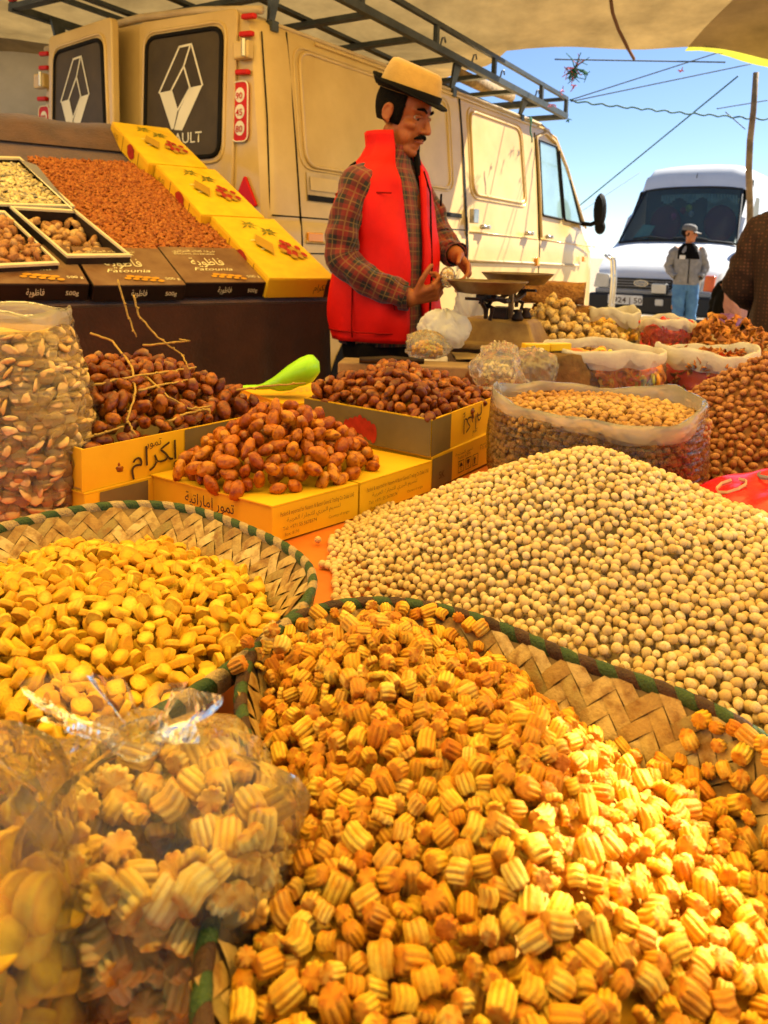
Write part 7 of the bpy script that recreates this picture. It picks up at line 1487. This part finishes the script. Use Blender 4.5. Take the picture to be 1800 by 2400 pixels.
boy = body_mesh('person', mb, .006, M_skin2, 4); boy.location = (4.0, 10.85, -.02); boy.rotation_euler = (0, 0, R(-100)); tag(boy, 'boy in grey jacket, blue jeans and cap before the white van', 'person')
torso_shell('jacket', [(.84, 0, 0, .118, .165), (.95, 0, 0, .125, .172), (1.15, 0, 0, .125, .175), (1.27, 0, 0, .108, .168), (1.33, 0, 0, .085, .12), (1.37, .005, 0, .066, .072)], M_jk, boy, 0, fold=.006, seed=31, thick=.006); torso_shell('yoke', [(1.18, 0, 0, .130, .165), (1.27, 0, 0, .114, .160), (1.33, 0, 0, .091, .124), (1.37, .006, 0, .072, .078), (1.385, .006, 0, .070, .074)], M_lining, boy, 0, fold=.004, seed=32, thick=.006)
for sg in (-1, 1):
    sleeve('sleeve', [(0, sg * .13, 1.31), (-.01, sg * .17, 1.27), (-.03, sg * .235, 1.08), (.02, sg * .195, .99), (.08, sg * .148, .935)], [.060, .066, .056, .052, .045], M_jk, boy, n=26, m=18, seed=33 + sg); sleeve('trouser_leg', [(0, sg * .06, .90), (.01, sg * .078, .74), (.02, sg * .08, .46), (0, sg * .075, .05)], [.10, .095, .075, .068], M_jeans, boy, n=30, m=20, seed=36 + sg); MB().ell((.045, sg * .075, .045), (.13, .046, .046), 12, 8).build('shoe', M_white2, boy, smooth=True)
    MB().tube([(.0, sg * .235, 1.22), (-.035, sg * .292, 1.08), (.02, sg * .25, .985)], .006, 5).build('sleeve_stripe', M_white2, boy)
torso_shell('trouser_seat', [(.76, 0, 0, .105, .15), (.84, 0, 0, .112, .155), (.92, 0, 0, .114, .155)], M_jeans, boy, 0, fold=.003, seed=40, thick=.004); MB().box((.128, -.09, 1.20), (.006, .075, .05), Matrix.Rotation(R(-30), 3, 'Z')).build('chest_badge', M_white2, boy); MB().tube([(.128, 0, .86), (.132, 0, 1.1), (.118, 0, 1.28)], .005, 5).build('zip', M_lining, boy)
def bh(p): return BH + BM @ Vector(p)
cp = MB(); cp.loft([[bh((-.010 + ax * math.cos(a), ay * math.sin(a), z)) for a in np.linspace(0, 2 * math.pi, 25)[:-1]] for ax, ay, z in ((.098, .080, .030), (.098, .080, .055), (.090, .073, .085), (.065, .052, .108), (.02, .016, .117))], True, (False, True)); cap = cp.build('cap', pm('grey cap', (.16, .15, .14), .8), boy, smooth=True)
V = [bh((.060 + .095 * u * (1 - .35 * v * v), v * .070, .034 - .020 * u - .012 * v * v)) for u in np.linspace(0, 1, 5) for v in np.linspace(-1, 1, 9)]; po = MB().add(V, [[i * 9 + j, (i + 1) * 9 + j, (i + 1) * 9 + j + 1, i * 9 + j + 1] for i in range(4) for j in range(8)]).build('peak', pm('cap peak', (.24, .22, .20), .8), cap, smooth=True); po.modifiers.new('t', 'SOLIDIFY').thickness = .004
hr = MB(); hr.ell(bh((-.028, 0, .005)), (.080, .077, .070), 16, 12, BM); hr.build('hair', M_hair, boy, smooth=True)
for sg in (1, -1): e_ = MB(); e_.ell(bh((.068, sg * .029, .004)), (.010, .012, .009), 8, 6, BM); e_.build('eye', M_iris, boy, smooth=True)

# ---------------------------------------------------------------- woman in a dark robe at the frame edge
def dots(name, c1, c2, sc):
    m, n, l, b = _nt(name); tc = n.new('ShaderNodeTexCoord'); vo = n.new('ShaderNodeTexVoronoi'); vo.inputs['Scale'].default_value = sc; vo.inputs['Randomness'].default_value = .15; l.new(tc.outputs['Object'], vo.inputs['Vector']); cr = n.new('ShaderNodeValToRGB'); cr.color_ramp.elements[0].position = .28; cr.color_ramp.elements[1].position = .36; cr.color_ramp.elements[0].color = (*c2, 1); cr.color_ramp.elements[1].color = (*c1, 1); l.new(vo.outputs['Distance'], cr.inputs[0]); l.new(cr.outputs[0], b.inputs['Base Color']); b.inputs['Roughness'].default_value = .85; return m
M_robe = dots('dotted brown robe', (.026, .008, .005), (.085, .028, .016), 62); M_scarf = pm('pale green scarf', (.34, .36, .16), .8, var=.15, scale=12); M_strap = pm('brown strap', (.30, .09, .03), .6)
mb = MB(); limbs(mb, [((0, 0, .95), (0, 0, 1.2), .14, .13), ((0, -.1, 1.28), (0, .1, 1.28), .085, .085), ((0, 0, 1.32), (.02, 0, 1.42), .05, .045), ((0, -.08, .88), (0, -.09, .1), .09, .05), ((0, .08, .88), (0, .09, .1), .09, .05), ((-.02, -.09, .05), (.12, -.1, .04), .04, .035), ((-.02, .09, .05), (.12, .1, .04), .04, .035), ((0, .17, 1.30), (.03, .25, 1.04), .05, .04), ((.03, .25, 1.04), (.20, .12, 1.02), .04, .028), ((0, -.17, 1.30), (.03, -.25, 1.04), .05, .04), ((.03, -.25, 1.04), (.20, -.12, 1.02), .04, .028)]); head(mb, (.04, 0, 1.50), Matrix.Identity(3), .95, .9)
hand(mb, (.20, .12, 1.02), (.8, -.5, .1), (0, -.4, .8), .92, (40, 45, 35), 1); hand(mb, (.20, -.12, 1.02), (.8, .5, .1), (0, .4, .8), .92, (40, 45, 35), -1)
wom = body_mesh('person', mb, .0065, M_skin2, 4); wom.location = (1.83, 3.55, -.02); wom.rotation_euler = (0, 0, R(60)); tag(wom, 'woman in dark dotted robe and pale scarf at the frame edge', 'person')
torso_shell('robe', [(.06, 0, 0, .25, .27), (.5, 0, 0, .22, .24), (.9, 0, 0, .195, .215), (1.0, 0, 0, .185, .205), (1.12, 0, 0, .19, .215), (1.25, 0, 0, .175, .215), (1.33, 0, 0, .135, .18), (1.385, .0, 0, .08, .10)], M_robe, wom, 0, fold=.007, seed=51, thick=.008)
for sg in (-1, 1): sleeve('sleeve', [(0, sg * .12, 1.33), (0, sg * .18, 1.28), (.02, sg * .255, 1.06), (.10, sg * .20, 1.02), (.19, sg * .125, 1.02)], [.085, .095, .085, .08, .085], M_robe, wom, n=30, m=22, seed=52 + sg, fold=.010)
MB().tube([(.02, .17, 1.37), (-.13, .10, 1.25), (-.18, .0, 1.05), (-.15, -.14, .86)], .011, 6).build('strap', M_strap, wom, smooth=True)
hs = MB(); hs.loft([[(.03 + ax * math.cos(a), ay * math.sin(a), z) for a in np.linspace(R(48), R(312), 30)] for ax, ay, z in ((.19, .20, 1.29), (.14, .15, 1.37), (.105, .11, 1.44), (.115, .100, 1.52), (.110, .093, 1.58), (.085, .070, 1.62), (.03, .025, 1.635))], False, (False, False)); hso = hs.build('headscarf', M_scarf, wom, smooth=True); hso.modifiers.new('t', 'SOLIDIFY').thickness = .008
# ---------------------------------------------------------------- seated person in a black jacket, further back
mb = MB(); limbs(mb, [((0, 0, .52), (.06, 0, .86), .14, .13), ((.06, -.1, .92), (.06, .1, .92), .08, .08), ((.08, 0, .95), (.12, 0, 1.04), .05, .045), ((0, -.09, .50), (.38, -.12, .52), .08, .055), ((.38, -.12, .52), (.36, -.12, .08), .055, .04), ((0, .09, .50), (.38, .12, .52), .08, .055), ((.38, .12, .52), (.36, .12, .08), .055, .04), ((.34, -.12, .045), (.50, -.12, .035), .04, .03), ((.34, .12, .045), (.50, .12, .035), .04, .03), ((.05, -.17, .92), (.12, -.24, .70), .05, .04), ((.12, -.24, .70), (.32, -.14, .60), .04, .03), ((.05, .17, .92), (.12, .24, .70), .05, .04), ((.12, .24, .70), (.32, .14, .60), .04, .03)]); head(mb, (.15, 0, 1.12), Matrix.Rotation(R(20), 3, 'Y'), .92)
hand(mb, (.32, -.14, .60), (.8, .3, -.3), (0, .3, -.9), .9, (25, 30, 25), 1); hand(mb, (.32, .14, .60), (.8, -.3, -.3), (0, -.3, -.9), .9, (25, 30, 25), -1)
sp_ = ony(1712, 690, 6.2); sit = body_mesh('person', mb, .007, M_skin2, 4); sit.location = (sp_[0] + .06, 6.2, 0); sit.rotation_euler = (0, 0, R(35)); tag(sit, 'person sitting bent over in a black jacket with white zigzag', 'person')
torso_shell('jacket', [(.46, 0, 0, .17, .20), (.6, .02, 0, .175, .205), (.8, .05, 0, .165, .205), (.92, .06, 0, .13, .19), (1.0, .09, 0, .08, .09), (1.04, .11, 0, .09, .095)], M_lining, sit, 0, fold=.007, seed=61, thick=.008)
for sg in (-1, 1): sleeve('sleeve', [(.05, sg * .12, .95), (.06, sg * .18, .90), (.12, sg * .245, .70), (.30, sg * .15, .61)], [.075, .078, .066, .055], M_lining, sit, n=26, m=18, seed=62 + sg); sleeve('trouser_leg', [(0, sg * .08, .50), (.2, sg * .11, .53), (.39, sg * .12, .50), (.36, sg * .12, .08)], [.11, .10, .085, .07], M_trouser, sit, n=26, m=18, seed=66 + sg); MB().ell((.42, sg * .12, .045), (.13, .045, .045), 10, 7).build('shoe', M_lining, sit, smooth=True)
hd = MB(); hd.ell((.128, 0, 1.13), (.110, .098, .120), 18, 12, Matrix.Rotation(R(20), 3, 'Y')); hd.build('hood', M_lining, sit, smooth=True)
for k in range(3): MB().tube([(.0 + .01 * k, -.222, .62 + .10 * k), (.06, -.226, .66 + .10 * k), (.0, -.226, .69 + .10 * k), (.08, -.224, .715 + .10 * k)], .006, 5).build('zigzag', M_white2, sit)
st_ = MB(); st_.box((0, 0, .40), (.36, .36, .03)); so_ = st_.build('stool', M_wood); so_.location = (sp_[0] + .06, 6.2, 0); tag(so_, 'low wooden stool under the person in the black jacket', 'stool')
for sx in (-.14, .14):
    for sy in (-.14, .14): MB().box((sx, sy, .19), (.03, .03, .385)).build('leg', M_wood, so_)
pk = crumple((*ony(1728, 690, 5.4)[:2], .88), (.07, .05, .17), 'pale pink bag hanging beside the dotted robe', cloth_thin('pink bag', (.72, .40, .42), .3, .7), 33)
ob = ony(1690, 768, 4.6); stand = MB().box((0, 0, .32), (.34, .3, .64)).build('wooden_crate', M_wood, bevel=.01); stand.location = (ob[0], ob[1], 0); tag(stand, 'wooden crate standing under the orange tub', 'crate')
tb = MB().lathe([(.001, 0), (.085, 0), (.10, .11), (.106, .115), (.10, .118), (.085, .01), (.001, .008)], 24).build('orange_tub', pm('orange plastic', (.72, .14, .02), .4), smooth=True); tb.location = (ob[0] - .02, ob[1], .645); tag(tb, 'orange plastic tub behind the fried pastries', 'tub')
crumple((ob[0] + .02, ob[1], .80), (.075, .06, .05), 'lilac plastic bag stuffed into the orange tub', cloth_thin('lilac bag', (.50, .22, .62), .3, .4), 37)
# metal hand trolley by the van nose
M_tube = pm('bright tube', (.62, .60, .55), .3, .8); ht0 = ony(1432, 700, 9.2); tr = empty('hand_trolley', (ht0[0], 9.2, 0), R(-25), 'metal hand trolley standing by the nose of the cream van', 'trolley')
for y in (-.10, .10): MB().tube([(0, y, .12), (.02, y, .9), (.0, y, 1.12), (-.08, y, 1.18)], .018, 7).build('upright', M_tube, tr, smooth=True)
for z in (.35, .62, .95, 1.15): MB().tube([(0, -.10, z), (0, .10, z)], .014, 6).build('rung', M_tube, tr)
MB().box((.12, 0, .10), (.24, .30, .012)).build('toe_plate', M_tube, tr)
for y in (-.16, .16): o = MB().lathe([(.001, .03), (.09, .03), (.11, .02), (.11, -.02), (.09, -.03), (.001, -.03)], 18).build('wheel', M_rubber, tr, smooth=True); o.location = (-.06, y, .11); o.rotation_euler = (R(90), 0, 0)
